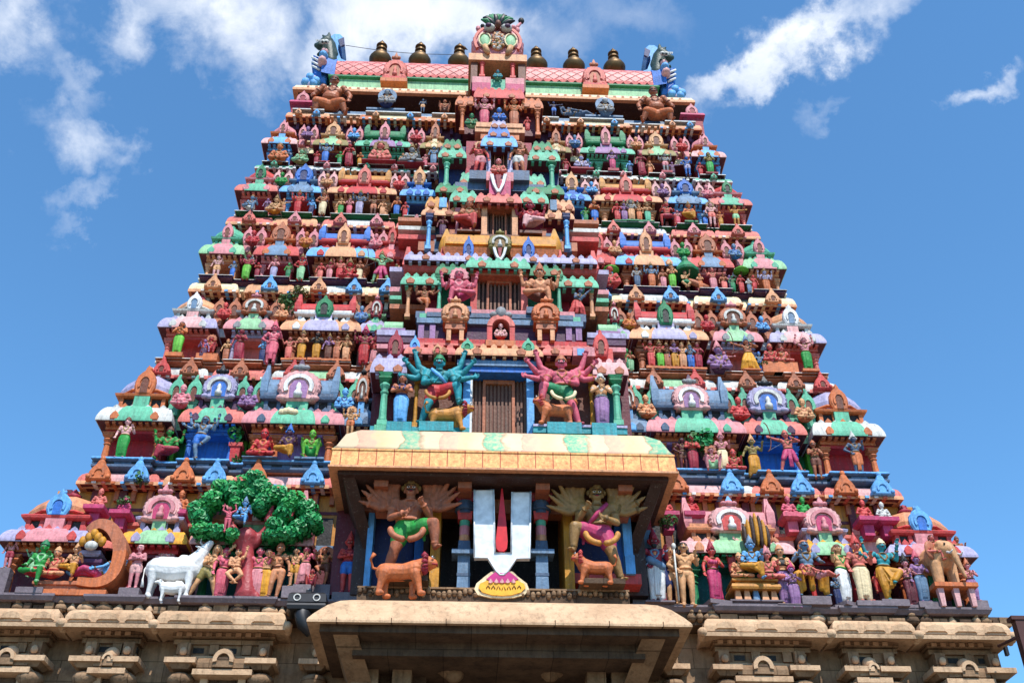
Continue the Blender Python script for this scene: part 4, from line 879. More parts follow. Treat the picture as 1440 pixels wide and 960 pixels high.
def make_figure(pose, vox=.0085, garment='short', fingers=True):
    p = dict(STD); p.update(POSES[pose]); k = p['fat']; fem = p['fem'] or garment == 'sari'
    b = MB(); pel, ch, nk, hd = (Vector(p[q]) for q in ('pel', 'chest', 'neck', 'head'))
    up_ = (nk-pel).normalized(); side = up_.cross(Vector((0, -1, 0))).normalized()
    side = Vector((side.x, side.y, side.z))
    if side.x < 0 and not p.get('lying'): side = -side
    sw = (.118 if not fem else .103)*k
    def ell(c, r): b.ball(c, r, 'x', 16, 10)
    def lump(c, r, wid):    # a torso slice as a short sideways capsule, so it follows a leaning trunk
        b.cone(c-side*wid, r, c+side*wid, r, 12, rings=3)
    lump(pel, .068*k, .036 if not fem else .043); lump(lerp(pel, ch, .5)+Vector((0, -p['belly'], 0)), (.060 if not fem else .052)*k+p['belly'], .028 if not fem else .016)
    lump(lerp(pel, ch, .85), .066*k, .036); lump(ch+up_*.045, .056*k, .056*k)
    if fem:
        for s in (-1, 1): ell(ch+side*s*.047+Vector((0, -.052, .004)), .037)
    else:
        for s in (-1, 1): ell(ch+side*s*.045+up_*.022+Vector((0, -.034, 0)), (.046*k, .03, .038))
    b.cone(lerp(ch, nk, .6), .045*k, lerp(nk, hd, .45), .033*k, 10)
    # head: skull, jaw, brow, nose, lips, ears
    f = Vector((0, -1, 0)); hk = 1.06*(1+.18*(k-1))
    ell(hd+V(0, .008, .012), (.056*hk, .064*hk, .062*hk)); ell(hd+V(0, -.014, -.03), (.044*hk, .046*hk, .045*hk)); ell(hd+V(0, -.034, -.058), (.021, .019, .016))
    b.cone(hd+V(-.03, -.050, .020), .010, hd+V(.03, -.050, .020), .010, 6)
    b.cone(hd+V(0, -.054, .016), .008, hd+V(0, -.070, -.014), .0125, 6); b.cone(hd+V(-.014, -.055, -.034), .0075, hd+V(.014, -.055, -.034), .0075, 6)
    for s in (-1, 1): b.cone(hd+V(s*.058*hk, .0, .015), .013, hd+V(s*.058*hk, .0, -.025), .011, 6); ell(hd+V(s*.026, -.045, -.012), .017)
    legs = p['legs']
    for hip, kn, an, to in legs:
        hip, kn, an, to = map(Vector, (hip, kn, an, to)); tk = k if not fem else 1.08
        b.cone(hip, .064*tk, lerp(hip, kn, .5), .056*tk, 12); b.cone(lerp(hip, kn, .5), .056*tk, kn, .041*tk, 12)
        cv = lerp(kn, an, .32)+V(0, .008, 0)
        b.cone(kn, .040*tk, cv, .042*tk, 12); b.cone(cv, .042*tk, an, .025*k, 12)
        b.cone(an+V(0, .012, -.018), .024, to, .018, 8)
        w = (to-an); w.z = 0; w = w.normalized() if w.length > .01 else V(0, -1, 0); q = V(-w.y, w.x, 0)
        for i in range(5): c = to+q*(i-2)*.0095; b.cone(c, .008, c+w*(.018-.002*abs(i-1.5)), .007, 6)
    arms = p['arms']
    for i, (s, el, ha) in enumerate(arms):
        sh = nk+side*s*sw-up_*.035; el, ha = Vector(el), Vector(ha); th = 1.0 if len(arms) < 6 else (1.12 if len(arms) < 10 else 1.0)
        if i < 2: ell(sh, (.044*k, .042*k, .044*k))
        sh2 = sh+(V(0, .02, 0) if i > 1 else V(0, 0, 0))
        mid = lerp(sh2, el, .5)
        b.cone(sh2, .037*k*th, mid, .036*k*th, 10); b.cone(mid, .036*k*th, el, .027*k*th, 10); b.cone(el, .028*k*th, lerp(el, ha, .35), .028*k*th, 10); b.cone(lerp(el, ha, .35), .028*k*th, ha, .018*k*th, 10)
        if fingers and not (len(arms) > 10 and i > 1): hand(b, el, ha, s, 1.0*k**.5, 1.0)
        else: d_ = (ha-el).normalized(); b.cone(ha, .018, ha+d_*.03, .021, 8); b.cone(ha+d_*.03, .02, ha+d_*.075, .007, 8)
    # ornaments in relief on the skin: necklaces, belt, armlets, bracelets, anklets (coloured after fusing)
    J = []
    def ring(c, ax, r, t, sy=1.0, n=14):
        ax = Vector(ax).normalized(); a = ax.cross(Vector((0, 1, .01))).normalized(); bq = ax.cross(a)
        pts = [c+a*cos(2*pi*i/n)*r+bq*sin(2*pi*i/n)*r*sy for i in range(n+1)]
        b.tube(pts, t, 6, 'x'); J.extend((q, t) for q in dense(pts))
    def dense(pts): return [lerp(pts[i], pts[i+1], t/4) for i in range(len(pts)-1) for t in range(4)]
    ring(lerp(ch, nk, .72)+V(0, -.008, 0), up_, .058*k, .012); ring(pel+up_*.078, up_, .100*k, .013, .70)
    if not fem:
        pts = [nk+side*.055+V(0, -.035, -.03), ch+side*.05+V(0, -.062*k, .03), ch+V(0, -.072*k, -.035), ch-side*.05+V(0, -.062*k, .03), nk-side*.055+V(0, -.035, -.03)]
        pts = [lerp(pts[min(3, int(i/3))], pts[min(4, int(i/3)+1)], (i/3) % 1 if i < 12 else 1) for i in range(13)]
        b.tube(pts, .010, 6, 'x'); J.extend((q, .010) for q in dense(pts))
    for i, (s, el, ha) in enumerate(arms[:4]):
        sh = nk+side*s*sw-up_*.035; el, ha = Vector(el), Vector(ha); ring(lerp(sh, el, .5), el-sh, .037*k, .009); ring(lerp(el, ha, .86), ha-el, .025*k, .009)
    for hip, kn, an, to in legs: kn, an = Vector(kn), Vector(an); ring(lerp(kn, an, .9), an-kn, .030, .010)
    out = {'body': fuse(b, vox, 'body_'+pose)}
    colour_ornaments(out['body'], J)
    if garment and garment != 'none':
        g = MB(); gl = {'short': .55, 'knee': 1.0}.get(garment, 1.0)
        g.cone(pel-side*.040*k+up_*.035, .066*k, pel+side*.040*k+up_*.035, .066*k, 12, rings=3); g.cone(pel-side*.046*k-up_*.01, .074*k, pel+side*.046*k-up_*.01, .074*k, 12, rings=3)
        for hip, kn, an, to in legs:
            hip, kn, an = map(Vector, (hip, kn, an)); e = lerp(hip, kn, gl)
            g.cone(hip, .073*k, e, (.062 if gl < 1 else .053)*k, 12)
            if garment in ('long', 'skirt', 'sari'):
                ee = lerp(kn, an, .86); g.cone(kn, .053*k, ee, .046*k, 12)
        if garment in ('skirt', 'sari', 'long') and len(legs) == 2:
            n = 5 if garment != 'long' else 3
            for i in range(n):
                t = (i+.5)/n; K = lerp(legs[0][1], legs[1][1], t); A = lerp(lerp(legs[0][1], legs[0][2], .88), lerp(legs[1][1], legs[1][2], .88), t)
                if garment == 'long': A = lerp(K, A, .75)
                g.cone(pel, .05, K, .046, 8); g.cone(K, .046, A, .044, 8)
            for i in range(-2, 3): g.cone(pel+V(i*.018, -.06, 0), .012, lerp(legs[0][1], legs[1][1], .5+i*.12)+V(0, -.046, -.02), .012, 6)
        standing = pel.z > .41 and not p.get('lying')
        if standing:      # hanging pleats in front of long cloth, knotted ends at the hips
            if garment != 'short':
                mid = lerp(legs[0][1], legs[1][1], .5); lo = lerp(legs[0][2], legs[1][2], .5)
                for i in (-1, 0, 1): g.cone(pel+V(i*.024, -.074*k, .03), .012, mid+V(i*.03, -.055, 0), .014, 8); g.cone(mid+V(i*.03, -.055, 0), .014, lerp(mid, lo, .7)+V(i*.034, -.05, 0), .013, 8)
            for s in (-1, 1): g.cone(pel+side*s*.10*k+up_*.03, .022, pel+side*s*(.118*k)-up_*.1, .016, 8)
        if garment == 'sari':
            g.cone(ch-side*.03, .074, ch+side*.03, .074, 12, rings=3); g.cone(lerp(pel, ch, .5)-side*.01, .062, lerp(pel, ch, .5)+side*.01, .062, 12, rings=3)
            for s in (-1, 1): g.ball(ch+side*s*.047+V(0, -.056, .004), .043, 'x', 12, 8)
            g.cone(ch+side*.10+up_*.07, .03, pel-side*.08+up_*.05, .03, 8); g.cone(pel+V(.09, .03, 0), .03, V(legs[1][2][0]+.05, .04, .1), .05, 8)
        out['garment'] = fuse(g, vox, 'garment_'+pose)
    out['hd'] = hd; out['hk'] = hk; out['nk'] = nk; out['arms'] = arms; out['pel'] = pel
    ve = out['body'].vertices; zs = [v.co.z for v in ve]; out['z0'] = min(zs)
    out['ztop'] = hd.z+.075*hk; out['h'] = out['ztop']-out['z0']
    return out
def raw_mesh(mb, name):
    me = bpy.data.meshes.new(name); me.from_pydata(mb.v, [], mb.f)
    for m in mb.mats: me.materials.append(MT(m) if m != 'x' else None)
    me.polygons.foreach_set('material_index', mb.m); me.polygons.foreach_set('use_smooth', mb.s); me.update(); return me
# headgear modelled round a head at the origin
def headgear(kind, hk=1.06):
    m = MB(); r = .060*hk
    if kind == 'crown':
        m.lathe(0, .008, [(r*1.10,.022),(r*1.18,.034),(r*1.12,.055),(r*.98,.066),(r*1.0,.085),(r*.84,.096),(r*.86,.118),(r*.66,.130),(r*.66,.152),(r*.44,.166),(r*.40,.186),(r*.2,.205),(r*.22,.22),(.003,.24)], 14, 'x')
        m.prism([(-.028,.03),(.028,.03),(.034,.06),(0,.105),(-.034,.06)], -.075*hk, -.05, 'x', .008)
        for s in (-1, 1): m.ball((s*r*1.15, 0, .02), (.02, .03, .03), 'x', 8, 6)
    elif kind == 'low_crown':
        m.lathe(0, .008, [(r*1.08,.02),(r*1.2,.036),(r*1.0,.05),(r*1.04,.066),(r*.74,.09),(r*.72,.105),(r*.36,.125),(.004,.145)], 14, 'x')
    elif kind == 'bun':
        m.ball((0, .014, .022), (r*1.08, r*1.14, r*1.02), 'x', 14, 9); m.ball((.02, .05, .07), (.034, .034, .032), 'x', 10, 7); m.cone((-.0, .06, .0), .035, (0, .06, -.05), .02, 8, 'x')
        m.v = [(x, y if z > .02 else max(y, -.018), z) for x, y, z in m.v]
    elif kind == 'hair':
        m.ball((0, .016, .018), (r*1.14, r*1.16, r*1.08), 'x', 14, 9)
        for s in (-1, 1): m.cone((s*r*.95, .02, .0), .026, (s*r*1.05, .025, -.075), .022, 8, 'x')
        m.v = [(x, y if z > .028 else max(y, -.012), z) for x, y, z in m.v]
    elif kind == 'flame':
        n = 15; P = []
        for i in range(n+1):
            a = radians(-25+230*i/n); q = .135*(1.0+.18*(i % 2)); P.append((q*cos(a), .02+q*sin(a)*1.1))
        m.prism(P, .03, .06, 'x', .012)
        m.lathe(0, .008, [(r*1.08,.02),(r*1.15,.04),(r*.9,.07),(r*.5,.10),(.004,.13)], 12, 'x')
    return raw_mesh(m, 'headgear')
def face_mesh(must, beard):
    m = MB()
    for s in (-1, 1):
        m.ball((s*.024, -.0565, .004), (.0155, .008, .0085), 'white', 8, 6); m.ball((s*.024, -.063, .004), (.0065, .005, .0075), 'black', 8, 6)
        m.tube([(s*.008, -.062, .024), (s*.024, -.064, .031), (s*.044, -.052, .024)], .0042, 5, 'black')
    m.ball((0, -.061, -.0345), (.017, .007, .0058), 'crimson', 8, 6)
    if must:
        for s in (-1, 1): m.tube([(0, -.068, -.024), (s*.02, -.064, -.026), (s*.042, -.052, -.016)], [.0065, .0065, .003], 6, 'black')
    if beard: m.ball((0, -.036, -.060), (.040, .03, .042), 'black', 10, 7); m.v = [(x, y, z) for x, y, z in m.v]
    return raw_mesh(m, 'face')
HEADGEAR = {k: headgear(k) for k in ('crown', 'low_crown', 'bun', 'hair', 'flame')}
FACES = {(a, b): face_mesh(a, b) for a in (0, 1) for b in (0, 1)}
FIGS = {}
def figure(pose, garment, fine=False):
    key = (pose, garment, fine)
    if key not in FIGS: FIGS[key] = make_figure(pose, .0075 if fine else .0105, garment)
    return FIGS[key]
def recolor(o, m):
    if len(o.data.materials) == 0: o.data.materials.append(None)
    o.material_slots[0].link = 'OBJECT'; o.material_slots[0].material = MT(m)
def face_decal(): pass
MIRROR = {}
def statue(px, row, hpx, Y, pose, skin, cloth=None, label='', head=('crown', 'gold'), gar='short', rot=0, mirror=False, jewel='gold', face=True, must=0, beard=0, group=None, fine=False, z=None, tilt=0, prop=None, hm=None, floor=None, pl='clay'):
    """one sculpted figure: feet at photo (px, row) on the plane Y, hpx photo pixels from its soles to the top of its head"""
    fg = figure(pose, gar if cloth else 'none', fine)
    p = at(px, row, Y); H = at(px, row-hpx, Y).z-p.z if hm is None else hm
    s = H/fg['h']
    t = empty('statue', (p.x, Y, p.z if z is None else z), label, 'statue', group)
    t.rotation_euler = (0, radians(tilt), radians(rot)); t.scale = (-s if mirror else s, s, s)
    def child(name, me, m=None, loc=(0, 0, 0), sc=1.0):
        o = bpy.data.objects.new(name, me); COL.objects.link(o); o.parent = t; o.location = (loc[0], loc[1], loc[2]-fg['z0']); o.scale = (sc, sc, sc)
        if m: recolor(o, m)
        return o
    bo = child('body', fg['body'], skin)
    bo.material_slots[1].link = 'OBJECT'; bo.material_slots[1].material = MT(jewel or skin)
    if cloth and 'garment' in fg: child('garment', fg['garment'], cloth)
    hd = fg['hd']; hc = None
    if head: hc = child('hair' if head[0] in ('bun', 'hair') else 'crown', HEADGEAR[head[0]], head[1], hd, fg['hk']/1.06)
    if face: child('face', FACES[(must, beard)], None, hd, fg['hk']/1.06)
    if floor is not None and p.z-floor > .02:
        m = MB(); w = .17 if fg['h'] > .7 else .27
        m.mould(-w, w, -.13, .13, [(.03, floor/s-p.z/s), (.03, -.02), (0, -.004)], pl); o = link('plinth', raw_mesh(m, 'plinth')); o.parent = t
    if prop:
        for pn, mb in prop: 
            me = raw_mesh(mb, pn); child(pn, me)
    return t
# ------------------------------------------------------------------ central bay: doors one above the other, each storey stepping back
BAY = MB()
def part(name, mb, parent=None): return mb.build(name, parent or TOWER)
def px_pillar(px, r0, r1, Y, m, wpx, parent, cap=None, name='pillar'):
    p0 = at(px, r1, Y); p1 = at(px, r0, Y); p2 = at(px+wpx, r1, Y)
    return pillar((p0.x+p1.x)/2, Y, p0.z, p1.z, (p2.x-p0.x)*.62, m, name, parent, cap)
def grille(x0, x1, r0, r1, Y, parent, n, m='wood'):       # barred timber door set back in its frame
    a, b = at(x0, (r0+r1)/2, Y), at(x1, (r0+r1)/2, Y); z0, z1 = at((x0+x1)/2, r1, Y).z, at((x0+x1)/2, r0, Y).z
    d = MB(); w = b.x-a.x
    d.box(a.x, b.x, Y+.3, Y+.36, z0, z1, 'darkwood')
    d.box(a.x, a.x+w*.06, Y+.16, Y+.3, z0, z1, m); d.box(b.x-w*.06, b.x, Y+.16, Y+.3, z0, z1, m); d.box(a.x, b.x, Y+.18, Y+.3, z0, z0+.08, m)
    d.box(a.x+w*.24, b.x-w*.24, Y+.13, Y+.29, z1-(z1-z0)*.14, z1-(z1-z0)*.08, 'clay'); d.box(a.x+w*.22, a.x+w*.27, Y+.13, Y+.29, z0, z1-(z1-z0)*.08, 'clay'); d.box(b.x-w*.27, b.x-w*.22, Y+.13, Y+.29, z0, z1-(z1-z0)*.08, 'clay')
    o = part('door', d, parent)
    q = MB()
    for i in range(n): xx = a.x+w*(i+.5)/n; q.box(xx-w/n*.24, xx+w/n*.24, Y+.2, Y+.27, z0+.05, z1, m)
    part('door_bars', q, o); return o
def slab(mb, x0, x1, r0, r1, Y, d, m, ov=.12):          # a moulded cornice whose lower edge is at row r1, upper edge at row r0
    a, b = at(x0, r1, Y), at(x1, r1, Y); z0 = b.z if False else at((x0+x1)/2, r1, Y).z; z1 = at((x0+x1)/2, r0, Y+ov*.6).z
    n0 = len(mb.cut)
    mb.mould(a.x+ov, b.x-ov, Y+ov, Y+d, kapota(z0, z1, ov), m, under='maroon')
    W_ = b.x-a.x; n = max(3, int(W_/.26)); hh = z1-z0
    for i in range(n):      # beads below, leaves above
        xx = a.x+.05+(W_-.1)*(i+.5)/n; mb.box(xx-.045, xx+.045, Y+ov*.35, Y+ov+.1, z0-.05, z0+.02, m)
        mb.prism([(xx-.08, z1-.02), (xx+.08, z1-.02), (xx+.08, z1+.06), (xx, z1+.14), (xx-.08, z1+.06)], Y+ov, Y+ov+.07, m)
    for i in range(max(2, int(W_/.9))):
        xx = a.x+W_*(i+.5)/max(2, int(W_/.9)); q = min(.13, hh*.4); mb.prism([(xx-q*.8, z0+.03), (xx+q*.8, z0+.03), (xx+q, z0+.03+q), (xx, z0+.03+q*1.9), (xx-q, z0+.03+q)], Y-.03, Y+.1, 'clay' if m != 'clay' else 'rose', .02)
    mb.cut = mb.cut[:n0+1]
def obj_gable(x0, x1, r0, r1, Y, m, hole, parent, name='gable', d=.3, grand=None):
    a, b = at(x0, r1, Y), at(x1, r1, Y); z0 = at((x0+x1)/2, r1, Y).z; z1 = at((x0+x1)/2, r0, Y).z
    g = MB(); cx = (a.x+b.x)/2; w = b.x-a.x
    if grand: grand_gable(g, cx, z0, w, (z1-z0)/1.14, Y, Y+d, m, hole, grand[0], None, grand[1])
    else: gable(g, cx, z0, w, z1-z0, Y, Y+d, m, hole)
    return g.build(name, parent)

# ---- ground storey: porch under a painted hood
def porch():
    b = MB()
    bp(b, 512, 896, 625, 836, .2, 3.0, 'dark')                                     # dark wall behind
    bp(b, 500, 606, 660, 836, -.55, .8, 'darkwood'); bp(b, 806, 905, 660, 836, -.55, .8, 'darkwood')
    bp(b, 516, 524, 690, 828, -1.0, .6, 'sky'); bp(b, 582, 596, 740, 828, -.72, .3, 'blue'); bp(b, 596, 604, 690, 826, -.9, .4, 'dark')
    bp(b, 527, 582, 690, 826, -.60, .2, 'navy')
    bp(b, 606, 619, 690, 828, -1.25, 1.6, 'mustard'); bp(b, 793, 806, 684, 830, -1.25, 1.6, 'mustard')
    bp(b, 806, 872, 690, 826, -.60, .2, 'navy'); bp(b, 876, 888, 690, 806, -1.0, .6, 'sky'); bp(b, 866, 876, 740, 806, -.8, .4, 'blue')
    bp(b, 880, 893, 780, 806, -1.1, .5, 'sky'); bp(b, 806, 902, 806, 820, -1.0, .8, 'coral')
    bp(b, 498, 514, 700, 832, -.5, .8, 'purple'); bp(b, 470, 500, 690, 836, -.2, .6, 'maroon'); bp(b, 893, 915, 715, 745, -.3, .6, 'crimson'); bp(b, 896, 922, 745, 770, -.3, .6, 'steel')
    bp(b, 896, 918, 770, 836, -.25, .6, 'crimson')
    P = part('porch', b)
    # hood
    h = MB(); Yf = -2.45
    a0, a1 = at(461, 657, Yf), at(954, 660, Yf); zb = at(706, 660, Yf).z; zt = at(706, 634, Yf).z
    ztop = at(706, 613, Yf+1.0).z
    h.mould(a0.x+.35, a1.x-.35, Yf+.35, .3, [(.0, zb+.06), (.33, zb), (.35, zb), (.35, zb+.05), (.32, zb+.06)], 'peach')
    h.mould(a0.x+.35, a1.x-.35, Yf+.35, .3, [(.315, zb+.055), (.29, zt-.03), (.31, zt-.02), (.31, zt+.02)], 'stencil')
    h.mould(a0.x+.35, a1.x-.35, Yf+.35, .3, [(.30, zt+.015), (.22, zt+.14), (.05, zt+(ztop-zt)*.55), (-.25, zt+(ztop-zt)*.85), (-.75, ztop)], 'hood', True)
    ho = part('hood', h, TOWER)
    s = MB()    # soffit, cross beams and the sloping brackets at either end
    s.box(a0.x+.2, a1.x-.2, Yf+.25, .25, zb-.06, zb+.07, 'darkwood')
    s.box(a0.x+.5, a1.x-.5, -1.1, -.75, zb-.42, zb-.06, 'chestnut')
    for px_ in (540, 654, 760, 872):
        x = at(px_, 680, -1.2).x; s.box(x-.16, x+.16, Yf+.5, -.9, zb-.22, zb-.06, 'chestnut'); s.box(x-.13, x+.13, -1.35, -1.05, zb-.6, zb-.2, 'clay')
    for sx, xx in ((-1, a0.x+.45), (1, a1.x-.45)):
        vs = [(xx-.14, Yf+.4, zb-.06), (xx+.14, Yf+.4, zb-.06), (xx+.14, .2, zb-.06), (xx-.14, .2, zb-.06), (xx-.14-sx*.5, -.4, zb-1.25), (xx+.14-sx*.5, -.4, zb-1.25), (xx+.14-sx*.5, .2, zb-1.25), (xx-.14-sx*.5, .2, zb-1.25)]
        s.add(vs, [(0,1,2,3),(7,6,5,4),(0,4,5,1),(1,5,6,2),(2,6,7,3),(3,7,4,0)], 'darkwood')
    part('soffit', s, ho)
    # two banded pillars
    for px_ in (653, 761):
        Y = -1.25; m = MB(); x = at(px_, 760, Y).x
        def zz(r): return at(px_, r, Y).z
        def band(r0, r1, w0, w1, c, n=12): m.lathe(x, Y, [(w1, zz(r1)), (w1*.98, zz(r1)+.02), (w0*1.0, zz(r0)-.02), (w0, zz(r0)-.002)], n, c)
        def sq(r0, r1, w0, w1, c): m.frus(x, Y, zz(r1), zz(r0), w1*2, w1*1.6, w0*2, w0*1.6, c)
        sq(676, 689, .30, .34, 'clay'); sq(690, 697, .29, .31, 'peach'); sq(697, 708, .30, .20, 'crimson'); band(707, 719, .21, .25, 'slate'); band(719, 724, .17, .2, 'slate')
        sq(722, 733, .18, .16, 'coral'); band(733, 741, .125, .12, 'mint'); band(741, 754, .125, .125, 'rose'); band(754, 762, .125, .13, 'peach'); sq(762, 777, .13, .15, 'slate')
        sq(777, 783, .28, .28, 'steel'); sq(783, 808, .14, .14, 'steel'); sq(808, 812, .155, .155, 'slate'); sq(812, 832, .14, .15, 'steel')
        m.build('pillar', P)
    # carved stone lip on the porch floor
    c = MB(); Y = -1.75; rng = random.Random(5); z0 = at(700, 838, Y).z; z1 = at(700, 826, Y).z; x0 = at(502, 832, Y).x; x1 = at(885, 832, Y).x
    c.box(x0, x1, Y+.06, -.4, z0-.3, z1-.02, 'dark_stone')
    n = 52
    for i in range(n):
        x = x0+(x1-x0)*(i+.5)/n
        c.ball((x, Y+.05, z0+.04+rng.random()*.1), ((x1-x0)/n*.52, .07, .05+rng.random()*.05), 'sandstone' if rng.random() < .75 else 'dark_stone', 7, 5)
    c.box(x0, x1, Y+.01, Y+.2, z1-.035, z1, 'sandstone')
    part('porch_lip', c, P)
    return P, z1
PORCH, ZPORCH = porch()

# ---- second storey of the bay
def bay2():
    b = MB()
    bp(b, 524, 884, 500, 612, .1, 2.0, 'maroon'); bp(b, 566, 840, 497, 612, -.35, .7, 'brown')
    bp(b, 513, 893, 609, 613, -1.3, 2.4, 'green'); bp(b, 515, 891, 613, 621, -1.22, 2.3, 'teal'); bp(b, 500, 905, 621, 627, -.9, 2, 'dark')
    bp(b, 520, 660, 600, 609, -1.12, 1.4, 'turq'); bp(b, 750, 882, 600, 609, -1.12, 1.4, 'turq'); bp(b, 750, 882, 597, 600, -1.15, 1.4, 'lavender')
    bp(b, 526, 548, 597, 609, -1.16, .5, 'mint')
    B = part('central_bay', b)
    f = MB()
    bp(f, 651, 661, 522, 610, -.75, .6, 'sky'); bp(f, 741, 751, 522, 610, -.75, .6, 'sky'); bp(f, 661, 664, 524, 609, -.7, .5, 'white')
    bp(f, 646, 757, 514, 523, -.82, .7, 'blue'); bp(f, 643, 760, 507, 514, -.88, .7, 'steel'); bp(f, 646, 757, 500, 507, -.8, .7, 'blue')
    part('door_frame', f, B); grille(661, 742, 524, 610, -.6, B, 15)
    c = MB()
    slab(c, 640, 764, 488, 500, -1.0, .8, 'peach'); slab(c, 568, 642, 487, 498, -.85, .8, 'salmon'); slab(c, 762, 838, 489, 500, -.85, .8, 'salmon')
    slab(c, 520, 572, 502, 524, -1.05, 1.0, 'lavender'); slab(c, 834, 884, 508, 527, -1.05, 1.0, 'palepink')
    bp(c, 568, 640, 498, 512, -.5, .4, 'orange'); bp(c, 766, 838, 500, 514, -.5, .4, 'orange')
    bp(c, 545, 566, 488, 503, -.7, .6, 'lilac'); bp(c, 840, 862, 490, 508, -.7, .6, 'coral'); bp(c, 806, 836, 488, 500, -.95, .5, 'rose'); bp(c, 812, 822, 490, 499, -.97, .5, 'sky')
    c.build_each('slab', B)
    for px_, m, r0 in ((540, 'mint', 526), (867, 'mint', 530)):
        px_pillar(px_, r0, 600, -.95, m, 17, B, 'green')
    for px_ in (585, 832): px_pillar(px_, 528, 602, -.7, 'mustard', 9, B)
    k = MB(); bp(k, 562, 572, 532, 604, -.2, .3, 'teal'); bp(k, 845, 866, 540, 604, -.2, .3, 'teal'); k.build_each('wall_panel', B)
    # parapet of the bay: red and peach courses, purple wall, small gables
    d = MB()
    bp(d, 585, 825, 478, 489, -.25, 1.6, 'red'); bp(d, 580, 830, 484, 487, -.3, 1.5, 'salmon'); bp(d, 588, 818, 452, 479, .0, 1.6, 'purple')
    for px_ in (592, 608, 800, 814): bp(d, px_-4, px_+4, 456, 478, -.08, .3, 'lilac')
    bp(d, 586, 820, 449, 456, -.12, 1.4, 'steel'); bp(d, 590, 816, 443, 449, -.05, 1.4, 'mint'); bp(d, 598, 808, 436, 444, .0, 1.3, 'rose')
    part('parapet', d, B)
    for px_, m in ((657, 'mint'), (743, 'mint')): obj_gable(px_-9, px_+9, 474, 496, -.95, m, 'green', B)
    for px_, m in ((555, 'crimson'), (846, 'coral')): obj_gable(px_-11, px_+11, 462, 500, -.85, m, 'brown', B)
    obj_gable(575, 590, 470, 498, -.75, 'sky', 'blue', B); obj_gable(608, 622, 482, 497, -.9, 'peach', 'coral', B)
    for px_, m, top_ in ((640, 'peach', 'peach'), (768, 'orange', 'orange')):
        g = MB(); bp(g, px_-17, px_+17, 447, 453, -.45, .5, 'orange'); bp(g, px_-14, px_+14, 453, 462, -.42, .45, 'clay')
        for q in (-9, 9): bp(g, px_+q-3, px_+q+3, 462, 478, -.4, .2, 'peach')
        bp(g, px_-7, px_+7, 462, 478, -.2, .1, 'crimson'); st = g.build('gable_stand', B)
        obj_gable(px_-19, px_+19, 416, 449, -.5, m, 'clay', B, grand=(m, m))
    # central niche
    g = MB(); bp(g, 683, 725, 478, 486, -.75, .9, 'orange'); bp(g, 685, 692, 455, 478, -.6, .4, 'coral'); bp(g, 717, 724, 455, 478, -.6, .4, 'coral'); bp(g, 691, 718, 446, 478, -.25, .2, 'dark')
    o = at(704.5, 458, -.62); w = at(724, 458, -.62).x-o.x
    g.arch(o.x, o.z, w*.62, w*1.0, -.62, -.2, 'salmon', 0, 180, 14, 1.0); g.ball((o.x, -.55, o.z+w*1.3), (.16, .14, .2), 'grey', 10, 8); g.ball((o.x-.2, -.55, o.z+w*1.1), (.12, .1, .1), 'grey', 8, 6); g.ball((o.x+.2, -.55, o.z+w*1.1), (.12, .1, .1), 'grey', 8, 6); g.frus(o.x, -.55, o.z+w*1.4, o.z+w*1.85, .2, .16, .06, .06, 'clay')
    g.build('niche', B)
    return B
BAY2 = bay2()

